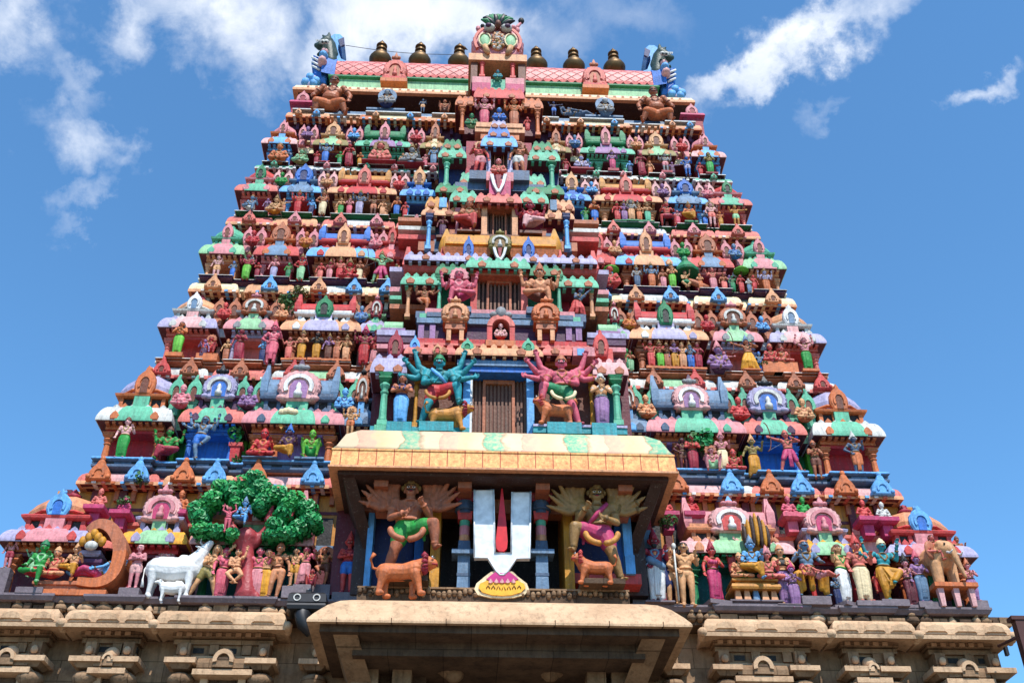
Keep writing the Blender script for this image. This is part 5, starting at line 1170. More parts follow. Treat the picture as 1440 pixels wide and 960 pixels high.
def bay3():
    b = MB(); B0 = .55
    bp(b, 605, 800, 372, 446, 1.0, 2.0, 'crimson'); bp(b, 568, 838, 394, 446, 1.25, 1.6, 'brown'); bp(b, 622, 784, 372, 446, .85, .5, 'green')
    bp(b, 600, 806, 441, 447, -.1, 1.2, 'slate')
    B = part('central_bay', b)
    f = MB(); bp(f, 662, 671, 386, 438, .4, .5, 'coral'); bp(f, 733, 742, 386, 438, .4, .5, 'salmon'); bp(f, 661, 743, 381, 387, .36, .5, 'clay'); bp(f, 660, 744, 376, 381, .3, .5, 'coral')
    part('door_frame', f, B); grille(671, 733, 387, 438, .5, B, 11)
    c = MB(); slab(c, 655, 746, 365, 377, .15, 1.0, 'mint', .14); slab(c, 612, 660, 374, 386, .3, 1.0, 'green', .1); slab(c, 744, 792, 376, 388, .3, 1.0, 'green', .1)
    slab(c, 563, 618, 387, 400, .25, 1.2, 'mint', .14); slab(c, 785, 842, 391, 404, .25, 1.2, 'mint', .14)
    bp(c, 612, 622, 386, 398, .32, .3, 'green'); bp(c, 782, 792, 388, 400, .32, .3, 'green')
    slab(c, 568, 690, 358, 367, .55, 1.2, 'lavender', .1); slab(c, 720, 840, 361, 370, .55, 1.2, 'lavender', .1)
    c.build_each('slab', B)
    for px_ in (618, 786): px_pillar(px_, 390, 441, .35, 'mint', 9, B, 'green')
    for px_ in (574, 832): px_pillar(px_, 402, 447, .5, 'peach', 9, B)
    # ochre barrel roof above with two blue gables and a carved central face
    v = MB(); Y = 1.0
    for x0, x1 in ((626, 688), (719, 782)):
        a, c_ = at(x0, 352, Y), at(x1, 352, Y); z0, z1 = at(704, 352, Y).z, at(704, 334, Y+.3).z
        v.vault(a.x, c_.x, Y, Y+1.0, z0, (z1-z0)*1.15, 'ochre'); v.mould(a.x, c_.x, Y-.05, Y+.9, [(0, at(704, 363, Y).z), (.03, at(704, 359, Y).z), (.09, z0-.02), (.0, z0+.05)], 'orange')
        v.box(a.x, c_.x, Y-.08, Y, z0+.16, z0+.22, 'yellow')
    for px_ in (627, 781):
        q = at(px_, 345, Y); v.ball((q.x, Y+.3, q.z+.1), (.24, .3, .5), 'mustard', 10, 8); v.frus(q.x, Y+.3, q.z+.4, q.z+.9, .3, .3, .06, .1, 'mustard')
    part('roof', v, B)
    obj_gable(651, 666, 330, 362, Y-.25, 'blue', 'navy', B); obj_gable(735, 752, 331, 362, Y-.25, 'blue', 'navy', B)
    obj_gable(687, 719, 322, 349, Y-.3, 'olive', 'gold', B, grand=('olive', 'offwhite'))
    return B
BAY3 = bay3()
def fork_mark(r0, r1, px, w, Y, parent):      # painted forked white mark with a red stroke
    m = MB(); P = lambda x, r: (at(x, r, Y).x, at(x, r, Y).z)
    m.prism([P(*q) for q in [(px-w,r0),(px-w*.7,(r0+r1)/2+1),(px-2,r1),(px+2,r1),(px+w*.7,(r0+r1)/2+1),(px+w,r0),(px+w*.62,r0),(px+w*.38,(r0+r1)/2),(px+1,r1-4),(px-1,r1-4),(px-w*.38,(r0+r1)/2),(px-w*.62,r0)]][::1], Y-.05, Y+.06, 'white'); m.prism([P(px-w*.3, r0), P(px-1.2, r1-6), P(px+1.2, r1-6), P(px+w*.3, r0)], Y-.02, Y+.05, 'crimson'); m.build('forked_mark', parent)
fork_mark(349, 367, 703, 10, .62, BAY3)

def bay4():
    b = MB()
    bp(b, 630, 778, 284, 336, 1.95, 2.0, 'crimson'); bp(b, 648, 668, 288, 334, 1.8, .3, 'coral'); bp(b, 604, 800, 300, 340, 2.15, 1.6, 'slate')
    bp(b, 636, 775, 330, 335, 1.3, 1.0, 'brown')
    B = part('central_bay', b)
    f = MB(); bp(f, 677, 685, 290, 332, 1.45, .5, 'peach'); bp(f, 720, 728, 290, 332, 1.45, .5, 'peach'); bp(f, 675, 730, 284, 291, 1.4, .5, 'clay')
    part('door_frame', f, B); grille(685, 720, 291, 332, 1.55, B, 9)
    c = MB(); slab(c, 668, 734, 274, 285, 1.2, 1.0, 'salmon', .14); slab(c, 632, 672, 270, 284, 1.35, 1.0, 'mint', .12); slab(c, 730, 772, 272, 286, 1.35, 1.0, 'mint', .12)
    slab(c, 592, 645, 294, 303, 1.5, 1.2, 'peach', .12); slab(c, 765, 808, 298, 308, 1.5, 1.2, 'peach', .12)
    slab(c, 598, 630, 279, 292, 1.7, 1.0, 'ochre', .14); slab(c, 778, 808, 283, 296, 1.7, 1.0, 'peach', .14); bp(c, 618, 628, 278, 291, 1.6, .3, 'sky'); bp(c, 774, 783, 281, 295, 1.6, .3, 'steel')
    c.build_each('slab', B)
    for px_ in (603, 797): px_pillar(px_, 302, 352, 1.5, 'sky', 10, B, 'navy')
    px_pillar(643, 294, 332, 1.6, 'rose', 7, B)
    for s, px_ in ((-1, 617), (1, 783)):   # curving wing walls
        w = MB(); q = at(px_, 345, 1.7); 
        for i in range(7): w.box(q.x+s*(.55-.16*i)-.09, q.x+s*(.55-.16*i)+.09, 1.6+.02*i, 2.2, q.z-.3, q.z+.05+.03*i*i*.6, 'slate' if i % 2 else 'clay')
        part('wing_wall', w, B)
    return B
BAY4 = bay4()

def bay5():
    b = MB()
    bp(b, 618, 785, 208, 266, 2.9, 2.0, 'navy'); bp(b, 655, 748, 200, 262, 2.75, .4, 'crimson'); bp(b, 640, 765, 258, 268, 2.2, 1.0, 'slate')
    B = part('central_bay', b)
    f = MB(); bp(f, 684, 690, 206, 250, 2.35, .5, 'lavender'); bp(f, 714, 721, 206, 250, 2.35, .5, 'lavender'); 
    part('door_frame', f, B); grille(690, 714, 208, 250, 2.4, B, 7)
    c = MB(); slab(c, 676, 728, 193, 206, 2.1, 1.0, 'sky', .12); slab(c, 686, 717, 181, 193, 2.2, .6, 'blue', .1); slab(c, 690, 713, 172, 181, 2.3, .5, 'lavender', .08)
    slab(c, 616, 656, 210, 222, 2.3, 1.0, 'mint', .13); slab(c, 742, 788, 213, 226, 2.3, 1.0, 'mint', .13); slab(c, 622, 650, 198, 210, 2.5, .8, 'green', .12); slab(c, 748, 778, 201, 213, 2.5, .8, 'green', .12)
    slab(c, 612, 658, 260, 271, 2.1, 1.0, 'green', .12); slab(c, 740, 794, 262, 273, 2.1, 1.0, 'green', .12); slab(c, 646, 670, 245, 260, 2.3, .8, 'mint', .12); slab(c, 736, 768, 247, 262, 2.3, .8, 'mint', .12)
    c.build_each('slab', B)
    px_pillar(628, 222, 264, 2.4, 'mint', 11, B, 'green'); px_pillar(776, 226, 268, 2.4, 'mint', 11, B, 'green')
    g = MB(); bp(g, 688, 718, 254, 274, 1.75, .8, 'hotpink'); bp(g, 684, 722, 242, 254, 1.8, .6, 'rose'); o = g.build('pedestal', B)
    return B
BAY5 = bay5()
fork_mark(246, 271, 701, 12, 1.70, BAY5)

def bay6():
    b = MB()
    bp(b, 652, 752, 138, 190, 3.55, 2.0, 'maroon'); bp(b, 690, 714, 140, 176, 3.4, .4, 'brown'); bp(b, 668, 738, 178, 186, 2.9, 1.2, 'peach'); bp(b, 676, 730, 186, 196, 2.95, 1.2, 'orange')
    B = part('central_bay', b)
    c = MB(); slab(c, 666, 738, 125, 138, 3.0, 1.6, 'coral', .16); slab(c, 640, 668, 137, 148, 3.1, 1.4, 'orange', .12); slab(c, 733, 764, 140, 152, 3.1, 1.4, 'orange', .12)
    c.build_each('slab', B)
    px_pillar(650, 148, 186, 3.2, 'orange', 9, B); px_pillar(756, 152, 192, 3.2, 'orange', 9, B)
    # gabled house on the roof
    h = MB(); Y = 3.5
    bp(h, 662, 671, 84, 126, Y, 4.0, 'brown'); bp(h, 729, 739, 84, 128, Y, 4.0, 'brown'); bp(h, 668, 733, 84, 128, Y+.9, 3.0, 'dark'); bp(h, 659, 741, 76, 85, Y-.12, 4.2, 'peach'); bp(h, 672, 730, 83, 92, Y+.2, .4, 'mustard')
    bp(h, 664, 690, 116, 128, Y-.2, .8, 'hotpink'); bp(h, 711, 737, 118, 130, Y-.2, .8, 'hotpink'); bp(h, 690, 711, 112, 128, Y-.1, .5, 'mint'); bp(h, 664, 690, 108, 116, Y-.15, .6, 'rose'); bp(h, 711, 737, 110, 118, Y-.15, .6, 'rose')
    H = part('gable_house', h)
    px_pillar(678, 84, 110, Y+.05, 'coral', 10, H); px_pillar(721, 86, 112, Y+.05, 'coral', 10, H)
    # great horseshoe finial
    g = MB(); o = at(700, 58, Y-.1); w = at(735, 58, Y-.1).x-o.x; zb = at(700, 77, Y-.1).z
    n = 34; P = [(o.x+w*.75, zb)]
    for i in range(n+1):
        a = radians(-30+240*i/n); q = w*(1.0+.06*(i % 2)); P.append((o.x+q*cos(a), o.z+q*sin(a)*1.05))
    P.append((o.x-w*.75, zb)); g.prism(P, Y-.05, Y+1.2, 'rose', .12)
    for r0, r1, m in ((.86, .97, 'salmon'), (.74, .82, 'rose')): g.arch(o.x, o.z, w*r0, w*r1, Y-.13, Y+.1, m, -28, 208, 30, 1.05)
    F_ = part('horseshoe_finial', g, H)
    for s in (-1, 1):
        d = MB(); d.ball((o.x+s*w*.52, Y-.12, o.z-.05), (w*.24, .1, w*.40), 'palegreen', 16, 10); d.tube([(o.x+s*w*.52+w*.24*cos(t*pi/8), Y-.2, o.z-.05+w*.40*sin(t*pi/8)) for t in range(17)], .035, 6, 'cream')
        d.tube([(o.x+s*w*.52, Y-.2, o.z-.05-w*.38), (o.x+s*w*.46, Y-.2, o.z-.05-w*.62), (o.x+s*w*.36, Y-.2, o.z-w*.9)], [.1, .13, .08], 8, 'tan'); part('disc', d, F_)
    k = MB(); rng = random.Random(4)   # carved mask with knobbly relief, big eyes, tuft
    k.ball((o.x, Y-.06, o.z-.05), (w*.30, .2, w*.52), 'tan', 14, 10)
    for i in range(110):
        a = rng.random()*6.28; q = rng.random()**.5; k.ball((o.x+w*.27*q*cos(a), Y-.26+.1*q, o.z-.05+w*.48*q*sin(a)), (.075, .08, .075), rng.choice(['offwhite', 'grey', 'tan', 'clay', 'olive']), 6, 5)
    for s in (-1, 1):
        k.ball((o.x+s*w*.34, Y-.2, o.z+w*.68), (w*.24, .2, w*.17), 'offwhite', 12, 8); k.ball((o.x+s*w*.38, Y-.34, o.z+w*.66), (w*.13, .1, w*.11), 'purple', 10, 7); k.ball((o.x+s*w*.62, Y-.1, o.z+w*.9), (w*.1, .1, w*.1), 'rose' if s > 0 else 'black', 8, 6)
        k.ball((o.x+s*w*.8, Y, o.z+w*.86), (.1, .1, .16), 'rose', 8, 6)
    k.ball((o.x, Y-.3, o.z+w*.78), (w*.13, .18, w*.2), 'brown', 10, 7)
    q = at(733, 32, Y); k.tube([(o.x+w*.65, Y, o.z+w*.8), (q.x, Y, q.z)], [.1, .05], 7, 'rose'); k.ball((q.x, Y, q.z+.1), (.13, .12, .17), 'black', 8, 6)
    part('carved_mask', k, F_)
    t = MB(); zt = o.z+w*1.0
    for i in range(11):
        a = radians(20+140*i/10); t.tube([(o.x+.1*cos(a), Y-.05, zt-.1), (o.x+.34*cos(a), Y-.1+.05*(i % 3), zt+.35*sin(a)), (o.x+.62*cos(a)*(1 if i % 2 else .8), Y-.15, zt+.62*sin(a)*(1 if i % 2 else .85)), (o.x+.7*cos(a)*1.05, Y-.2, zt+.56*sin(a))], [.10, .14, .12, .03], 7, 'green' if i % 3 else 'iron')
    part('leafy_tuft', t, F_)
    return B
BAY6 = bay6()

# ---- side barrels and stepped blocks filling the corners between the bay and the wings
def wings():
    for s_, rows in ((0, (353, 374)), (1, (357, 378))):
        m = MB(); x0, x1 = ((572, 622), (788, 836))[s_]; Y = .85; a, c = at(x0, rows[1], Y), at(x1, rows[1], Y); z0, z1 = at(x0, rows[1], Y).z, at(x0, rows[0], Y).z
        m.vault(a.x, c.x, Y, Y+.8, z0, z1-z0, 'coral'); m.mould(a.x, c.x, Y, Y+.8, [(0, z0-.22), (.05, z0-.18), (.10, z0-.04), (.03, z0+.03)], 'coral')
        for xx in (a.x, c.x): m.frus(xx, Y+.2, z0+.1, z1+.3, .3, .3, .1, .1, 'coral')
        m.build('side_barrel', BAY3)
        m = MB(); x0, x1 = ((540, 566), (842, 868))[s_]; r0, r1 = ((446, 462), (450, 466))[s_]; Y = .3; a, c = at(x0, r1, Y), at(x1, r1, Y); m.vault(a.x, c.x, Y, Y+.7, a.z, at(x0, r0, Y).z-a.z, 'palegreen'); m.mould(a.x, c.x, Y, Y+.7, [(0, a.z-.5), (0, a.z-.2), (.08, a.z-.15), (.08, a.z-.03), (.02, a.z+.02)], 'lilac'); m.build('side_barrel', BAY2)
        for i, (r0, r1, col) in enumerate(((464, 471, 'lavender'), (474, 481, 'purple'), (484, 490, 'rose'))):
            m = MB(); q = ((530, 584), (826, 880))[s_]; d = 4*s_; bp(m, q[0], q[1], r0+d, r1+d, .1-.06*i, 1.0, col); m.build('course', BAY2)
        for i, (r0, r1, col) in enumerate(((376, 382, 'lavender'), (404, 410, 'rose'), (416, 421, 'mint'), (428, 434, 'clay'))):
            m = MB(); q = ((548, 600), (806, 856))[s_]; d = 3*s_; bp(m, q[0], q[1], r0+d, r1+d, 1.15-.05*i, 1.0, col); m.build('course', BAY3)
        for i, (r0, r1, col) in enumerate(((306, 311, 'clay'), (318, 323, 'offwhite'), (330, 336, 'coral'))):
            m = MB(); q = ((560, 612), (792, 842))[s_]; d = 3*s_; bp(m, q[0], q[1], r0+d, r1+d, 2.05-.05*i, 1.0, col); m.build('course', BAY4)
wings()
# ------------------------------------------------------------------ stone base
ZF0 = tier_z(0)['f']
def base():
    Yw = .15; Yc_ = -.75
    ztop = zat(864, -.55); zcb = zat(889, Yc_)
    xr = at(1402, 915, Yw).x
    xe = at(1424, 889, Yc_).x
    b = MB()
    b.box(-xr-.1, xr, Yw, 2*YC-Yw, 0, ztop, 'sandstone')
    # projecting bays of the wall, left and right of the doorway
    segs = [(at(990, 889, Yc_).x, at(1167, 889, Yc_).x), (at(1171, 889, Yc_).x, at(1290, 889, Yc_).x), (at(1294, 889, Yc_).x, xe)]
    allsegs = [(s, 1) for s in segs]+[((-s[1], -s[0]), -1) for s in segs]
    z1 = zat(913, -.1); z2 = zat(905, -.1)
    for (x0, x1), s in allsegs:
        b.box(x0+.42, x1-.42, -.12, Yw+.1, 0, zcb+.2, 'sandstone')
        b.box(x0+.34, x1-.34, -.2, Yw+.1, z1, z2-.03, 'sandstone'); b.box(x0+.3, x1-.3, -.27, Yw+.1, z2, zcb+.15, 'sandstone')
    # courses, sunk slots and projecting blocks between the cornice and the pilaster shelves
    rng = random.Random(21)
    for (x0, x1), s in allsegs:
        a0, a1 = x0+.36, x1-.36; n = max(4, int((a1-a0)/.34)); zs0, zs1 = zat(923, -.15), zat(916, -.15)
        for i in range(n):
            xx = a0+(a1-a0)*(i+.5)/n
            if i % 2: b.box(xx-.12, xx+.12, -.135, 0, zs0, zs1, 'black')
            else: b.box(xx-.10, xx+.10, -.2-.04*rng.random(), 0, zs0-.05, zs1+.05, 'sandstone')
        b.box(a0+.02, a1-.02, -.17, 0, zs0-.14, zs0-.07, 'cornice_stone')
        for i in range(int((a1-a0)/.22)): xx = a0+.1+.22*i; b.box(xx-.06, xx+.06, -.31, -.1, z2+.02, z2+.10, 'cornice_stone')
    Bs = b.build('stone_base', TOWER)
    for (x0, x1), s in allsegs:     # heavy curved cornice, one length per bay, with carved medallions
        c = MB(); ov = .55; h = ztop-zcb
        c.mould(x0+ov, x1-ov, Yc_+ov, .2, [(-.2, zcb+.14), (ov*.8, zcb+.05), (ov, zcb), (ov+.01, zcb+.09), (ov*.97, zcb+.10)], 'cornice_stone')
        c.mould(x0+ov, x1-ov, Yc_+ov, .2, [(ov*.88, zcb+.105), (ov*.88, zcb+.125)], 'dark_stone')
        c.mould(x0+ov, x1-ov, Yc_+ov, .2, [(ov*.95, zcb+.122), (ov*.95, zcb+.5*h), (ov*.88, zcb+.74*h), (ov*.74, zcb+.92*h), (ov*.5, zcb+h), (-.2, zcb+h+.01)], 'cornice_stone')
        rng = random.Random(int(x0*10)); n = 3
        for i in range(n):
            xx = x0+(x1-x0)*(.18+.32*i); c.prism([(xx-.24, zcb+.17), (xx+.24, zcb+.17), (xx+.27, zcb+.3*h), (xx+.2, zcb+.62*h), (xx, zcb+.74*h), (xx-.2, zcb+.62*h), (xx-.27, zcb+.3*h)], Yc_-.02, Yc_+.5, 'cornice_stone', .05)
        for xx in (x0-.02, x1+.02):
            for q in (0, 1, 2): c.ball((xx, Yc_+.05+.1*q, zcb+.10-.02*q), (.12-.02*q, .12, .11), 'cornice_stone', 8, 6)
        c.build('cornice', Bs)
    # rough frieze of lumps and little carved figures between cornice and painted storey
    f = MB(); f.box(-xr, xr, -.42, .3, ztop-.12, ZF0-.13, 'dark_stone'); rng = random.Random(9)
    f.build('frieze', Bs)
    x = -xr; i = 0
    lumps_ = lumps = [MB(), MB()]
    while x < xr:
        w = .16+rng.random()*.28; z0 = ztop-.05; hh = (ZF0-.14-z0)
        if abs(x) > 4.2:
            r = rng.random(); lumps = lumps_[int(x > 0)]
            if r < .35: lumps.ball((x+w/2, -.45, z0+hh*.42), (w*.55, .14, hh*.55), rng.choice(['sandstone', 'cornice_stone', 'dark_stone']), 8, 6); lumps.ball((x+w/2, -.5, z0+hh*.95), (w*.26, .1, hh*.25), 'sandstone', 7, 5)
            elif r < .8: lumps.box(x+.02, x+w-.02, -.5-rng.random()*.06, -.35, z0-.02, z0+hh*(.5+rng.random()*.5), rng.choice(['sandstone', 'sandstone', 'dark_stone']))
            else: lumps.lathe(x+w/2, -.45, [(w*.4, z0), (w*.5, z0+hh*.3), (w*.25, z0+hh*.7), (.02, z0+hh)], 8, 'cornice_stone')
        x += w
    lumps = lumps_
    lumps[0].build('carved_band', Bs); lumps[1].build('carved_band', Bs)
    # ledge that carries the first row of figures
    l = MB(); l.mould(-xr+.35, xr-.35, -.5, 2*YC, [(-.1, ZF0-.15), (0, ZF0-.14), (.08, ZF0-.05), (.08, ZF0), (0, ZF0+.004)], 'slate2')
    for (x0, x1), s in allsegs: l.mould(x0+.35, x1-.35, -.62, 0, [(-.1, ZF0-.15), (0, ZF0-.14), (.06, ZF0-.05), (.06, ZF0+.003), (0, ZF0+.008)], 'slate2')
    l.build('ledge', Bs)
    # pilasters with bell capitals and flat shelves; niche roofs between them
    def pil(xx, Y=-.22, w=.24):
        m = MB(); zs0, zs1 = zat(936, Y-.35), zat(929, Y-.35)
        m.box(xx-.34, xx+.34, Y-.36, Y+.3, zs0, zs1, 'cornice_stone'); m.frus(xx, Y-.02, zs0-.10, zs0-.005, .34, .4, .52, .56, 'sandstone')
        m.lathe(xx, Y, [(.17, zs0-.16), (.27, zs0-.22), (.30, zs0-.32), (.20, zs0-.42), (.17, zs0-.46)][::-1], 12, 'sandstone'); m.lathe(xx, Y, [(.15, zs0-1.6), (.17, zs0-.62), (.26, zs0-.58), (.26, zs0-.50), (.18, zs0-.45)], 12, 'sandstone'); m.box(xx-.19, xx+.19, Y-.15, Y+.35, .4, zs0-1.5, 'sandstone')
        m.box(xx-.12, xx+.12, Y-.12, Y+.3, zs1, zat(912, Y), 'sandstone'); m.frus(xx, Y-.16, zs1, zs1+.12, .1, .1, .07, .07, 'dark_stone'); m.ball((xx, Y-.18, zs1+.19), (.085, .08, .10), 'cornice_stone', 8, 6)
        m.build('pilaster', Bs)
    def niche(xx, w=1.0, Y=-.3, tall=False):
        m = MB(); z0, z1 = zat(953, Y-.2), zat(930, Y-.2); r = (z1-z0)
        m.mould(xx-w*.46, xx+w*.46, Y-.1, Y+.4, [(0, z0-.02), (.12, z0), (.12, z0+.12), (.02, z0+.16)], 'cornice_stone')
        m.vault(xx-w*.5, xx+w*.5, Y-.2, Y+.4, z0+.16, r*.8, 'sandstone', 10)
        m.arch(xx, z0+.3, w*.12, w*.2, Y-.3, Y, 'cornice_stone', -10, 190, 12, 1.1); m.box(xx-w*.19, xx+w*.19, Y-.26, Y, z0+.16, z0+.32, 'sandstone'); m.box(xx-w*.1, xx+w*.1, Y-.27, Y-.2, z0+.32, z0+.37, 'dark_stone')
        m.ball((xx, Y-.05, z1+.12), (.17, .14, .15), 'cornice_stone', 9, 7); m.box(xx-.14, xx+.14, Y-.1, Y+.1, z1-.05, z1+.04, 'sandstone')
        for s in (-1, 1): m.box(xx+s*w*.36-.08, xx+s*w*.36+.08, Y, Y+.4, 7.2, z0-.01, 'cornice_stone')
        m.box(xx-w*.28, xx+w*.28, Y+.1, Y+.4, 7.2, z0-.01, 'dark_stone')
        m.build('niche', Bs)
    for s in (1, -1):
        for px_ in (1018, 1125): pil(s*at(px_, 935, -.22).x)
        niche(s*at(1072, 945, -.4).x, 1.15)
        for px_ in (1200, 1250): pil(s*at(px_, 935, -.22).x)
        niche(s*at(1226, 945, -.4).x, .62)
        for px_ in (1322, 1396): pil(s*at(px_, 935, -.22).x)
        niche(s*at(1360, 945, -.4).x, .95)
        pil(s*at(945, 940, .1).x, .05)
    # lower mouldings of the base, out of frame
    lo = MB()
    for z0, z1, d in ((0, .5, .75), (.5, .8, .55), (.8, 1.5, .6), (1.5, 1.8, .45)): lo.mould(-xr, xr, Yw-.2, 2*YC, [(0, z0), (d, z0+.01), (d, z1-.08), (d-.1, z1)], 'sandstone')
    lo.build('plinth', Bs)
    # stone canopy of the gateway with its shaded ceiling, brackets, piers and doorway
    c = MB(); Yf = -2.95; a, q = at(431, 873, Yf), at(974, 881, Yf); zb = at(703, 877, Yf).z; zt = zat(841, -2.35); ov = .9
    c.mould(a.x+ov, q.x-ov, Yf+ov, .1, [(ov*.9, zb+.03), (ov, zb), (ov+.0, zb+.05), (ov*.97, zb+.10), (ov*.86, zb+.3*(zt-zb)), (ov*.62, zb+.62*(zt-zb)), (ov*.36, zb+.86*(zt-zb)), (.1, zt), (-.4, zt+.01)], 'cornice_stone', False)
    for i in range(7):
        xx = a.x+.6+(q.x-a.x-1.2)*i/6; c.box(xx-.006, xx+.006, Yf-.004, Yf+.3, zb+.0, zb+.10, 'dark_stone')
    ca = c.build('canopy', Bs)
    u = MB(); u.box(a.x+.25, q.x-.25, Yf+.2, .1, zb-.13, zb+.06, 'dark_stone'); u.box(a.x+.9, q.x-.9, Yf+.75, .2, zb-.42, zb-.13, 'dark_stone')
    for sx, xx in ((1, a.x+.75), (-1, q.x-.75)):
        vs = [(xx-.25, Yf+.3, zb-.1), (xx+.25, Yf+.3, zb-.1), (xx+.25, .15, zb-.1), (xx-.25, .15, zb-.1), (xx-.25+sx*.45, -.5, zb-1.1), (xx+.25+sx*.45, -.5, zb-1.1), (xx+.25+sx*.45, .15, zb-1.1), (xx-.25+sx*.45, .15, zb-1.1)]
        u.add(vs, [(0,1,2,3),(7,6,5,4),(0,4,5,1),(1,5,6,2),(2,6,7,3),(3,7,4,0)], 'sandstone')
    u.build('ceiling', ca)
    d = MB()
    xl, xr2 = at(600, 940, -.9).x, at(838, 940, -.9).x
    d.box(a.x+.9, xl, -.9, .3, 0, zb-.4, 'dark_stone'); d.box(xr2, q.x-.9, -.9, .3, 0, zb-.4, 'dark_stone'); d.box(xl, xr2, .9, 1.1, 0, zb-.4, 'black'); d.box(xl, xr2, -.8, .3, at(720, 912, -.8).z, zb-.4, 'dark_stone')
    for px_, w in ((514, .28), (566, .2), (838, .2), (876, .26)):
        x = at(px_, 940, -1.3).x; d.box(x-w, x+w, -1.35, -.85, 0, at(px_, 915, -1.3).z, 'sandstone'); d.box(x-w*1.3, x+w*1.3, -1.45, -.85, at(px_, 922, -1.3).z, at(px_, 914, -1.3).z, 'sandstone'); d.box(x-w*.7, x+w*.7, -1.3, -.85, at(px_, 915, -1.3).z, zb-.4, 'sandstone')
    for s, px_ in ((1, 590), (-1, 822)):
        x = at(px_, 930, -1.2).x
        for i in range(6): d.ball((x+s*(.1+.13*i), -1.15, at(px_, 915+6*i, -1.2).z), (.22, .2, .2), 'sandstone', 8, 6)
    d.build('doorway', Bs)
    return Bs
paint('slate2', .6, .35, (112, 98, 104))
BASE = base()

# ------------------------------------------------------------------ lamp housing, rain spout, post
def floodlight():
    Y = -1.05; a, b = at(404, 845, Y), at(459, 845, Y); z0, z1 = at(430, 857, Y).z, at(430, 832, Y).z
    t = empty('floodlight', ((a.x+b.x)/2, Y, z0), 'dark grey metal lamp box with two round lamps beside the stone canopy', 'floodlight')
    m = MB(); w = b.x-a.x; h = z1-z0
    m.mould(-w/2+.05, w/2-.05, .0, .55, [(-.03, 0), (.03, .02), (.05, .1), (.03, h*.4), (.05, h*.42), (.03, h-.05), (-.02, h)], 'iron')
    o = m.build('housing'); o.parent = t
    for s in (-.25, .25):
        l = MB(); l.arch(s*w, h*.66, .06, .085, -.06, .0, 'offwhite', 0, 359, 16); l.prism([(s*w+.055*cos(i*pi/6), h*.68+.055*sin(i*pi/6)) for i in range(12)], -.03, 0, 'iron'); o = l.build('lamp'); o.parent = t
    k = MB(); k.box(-.06, .06, .1, .3, h, h+.1, 'iron'); k.ball((0, .15, h+.1), .05, 'grey', 7, 5); o = k.build('bracket'); o.parent = t
    Y = -.95; p = [at(424, 858, Y), at(427, 868, Y), at(426, 880, Y), at(434, 893, Y)]
    m = MB(); m.tube([q+Vector((0, .25, .15)) if i == 0 else q for i, q in enumerate(p)], [.22, .2, .13, .05], 10, 'iron'); o = m.build('rain_spout'); tag(o, 'dark green iron rain spout under the grey lamp box', 'spout')
floodlight()
def post():
    Y = -1.5; m = MB(); a = at(1433, 868, Y); b = at(1446, 962, Y)
    x = at(1440, 900, Y).x
    t = empty('metal_post', (x, Y, 0), 'rust brown metal post with a side strut at the right end of the stone base', 'post')
    top = at(1434, 868, Y).z; m.box(-.12, .1, -.1, .1, 0, top, 'rust'); m.box(-.2, .14, -.12, .12, top-.08, top, 'rust'); o = m.build('shaft'); o.parent = t
    s = MB(); e = at(1404, 908, -.9); s.tube([(e.x-x, -.9-Y, e.z), (-.05, 0, at(1436, 893, Y).z)], .035, 7, 'rust'); o = s.build('strut'); o.parent = t
    j = MB(); j.box(-.42, -.36, .1, .2, at(1412, 905, Y).z-.2, at(1412, 905, Y).z-.02, 'iron'); o = j.build('insulator'); o.parent = t
post()
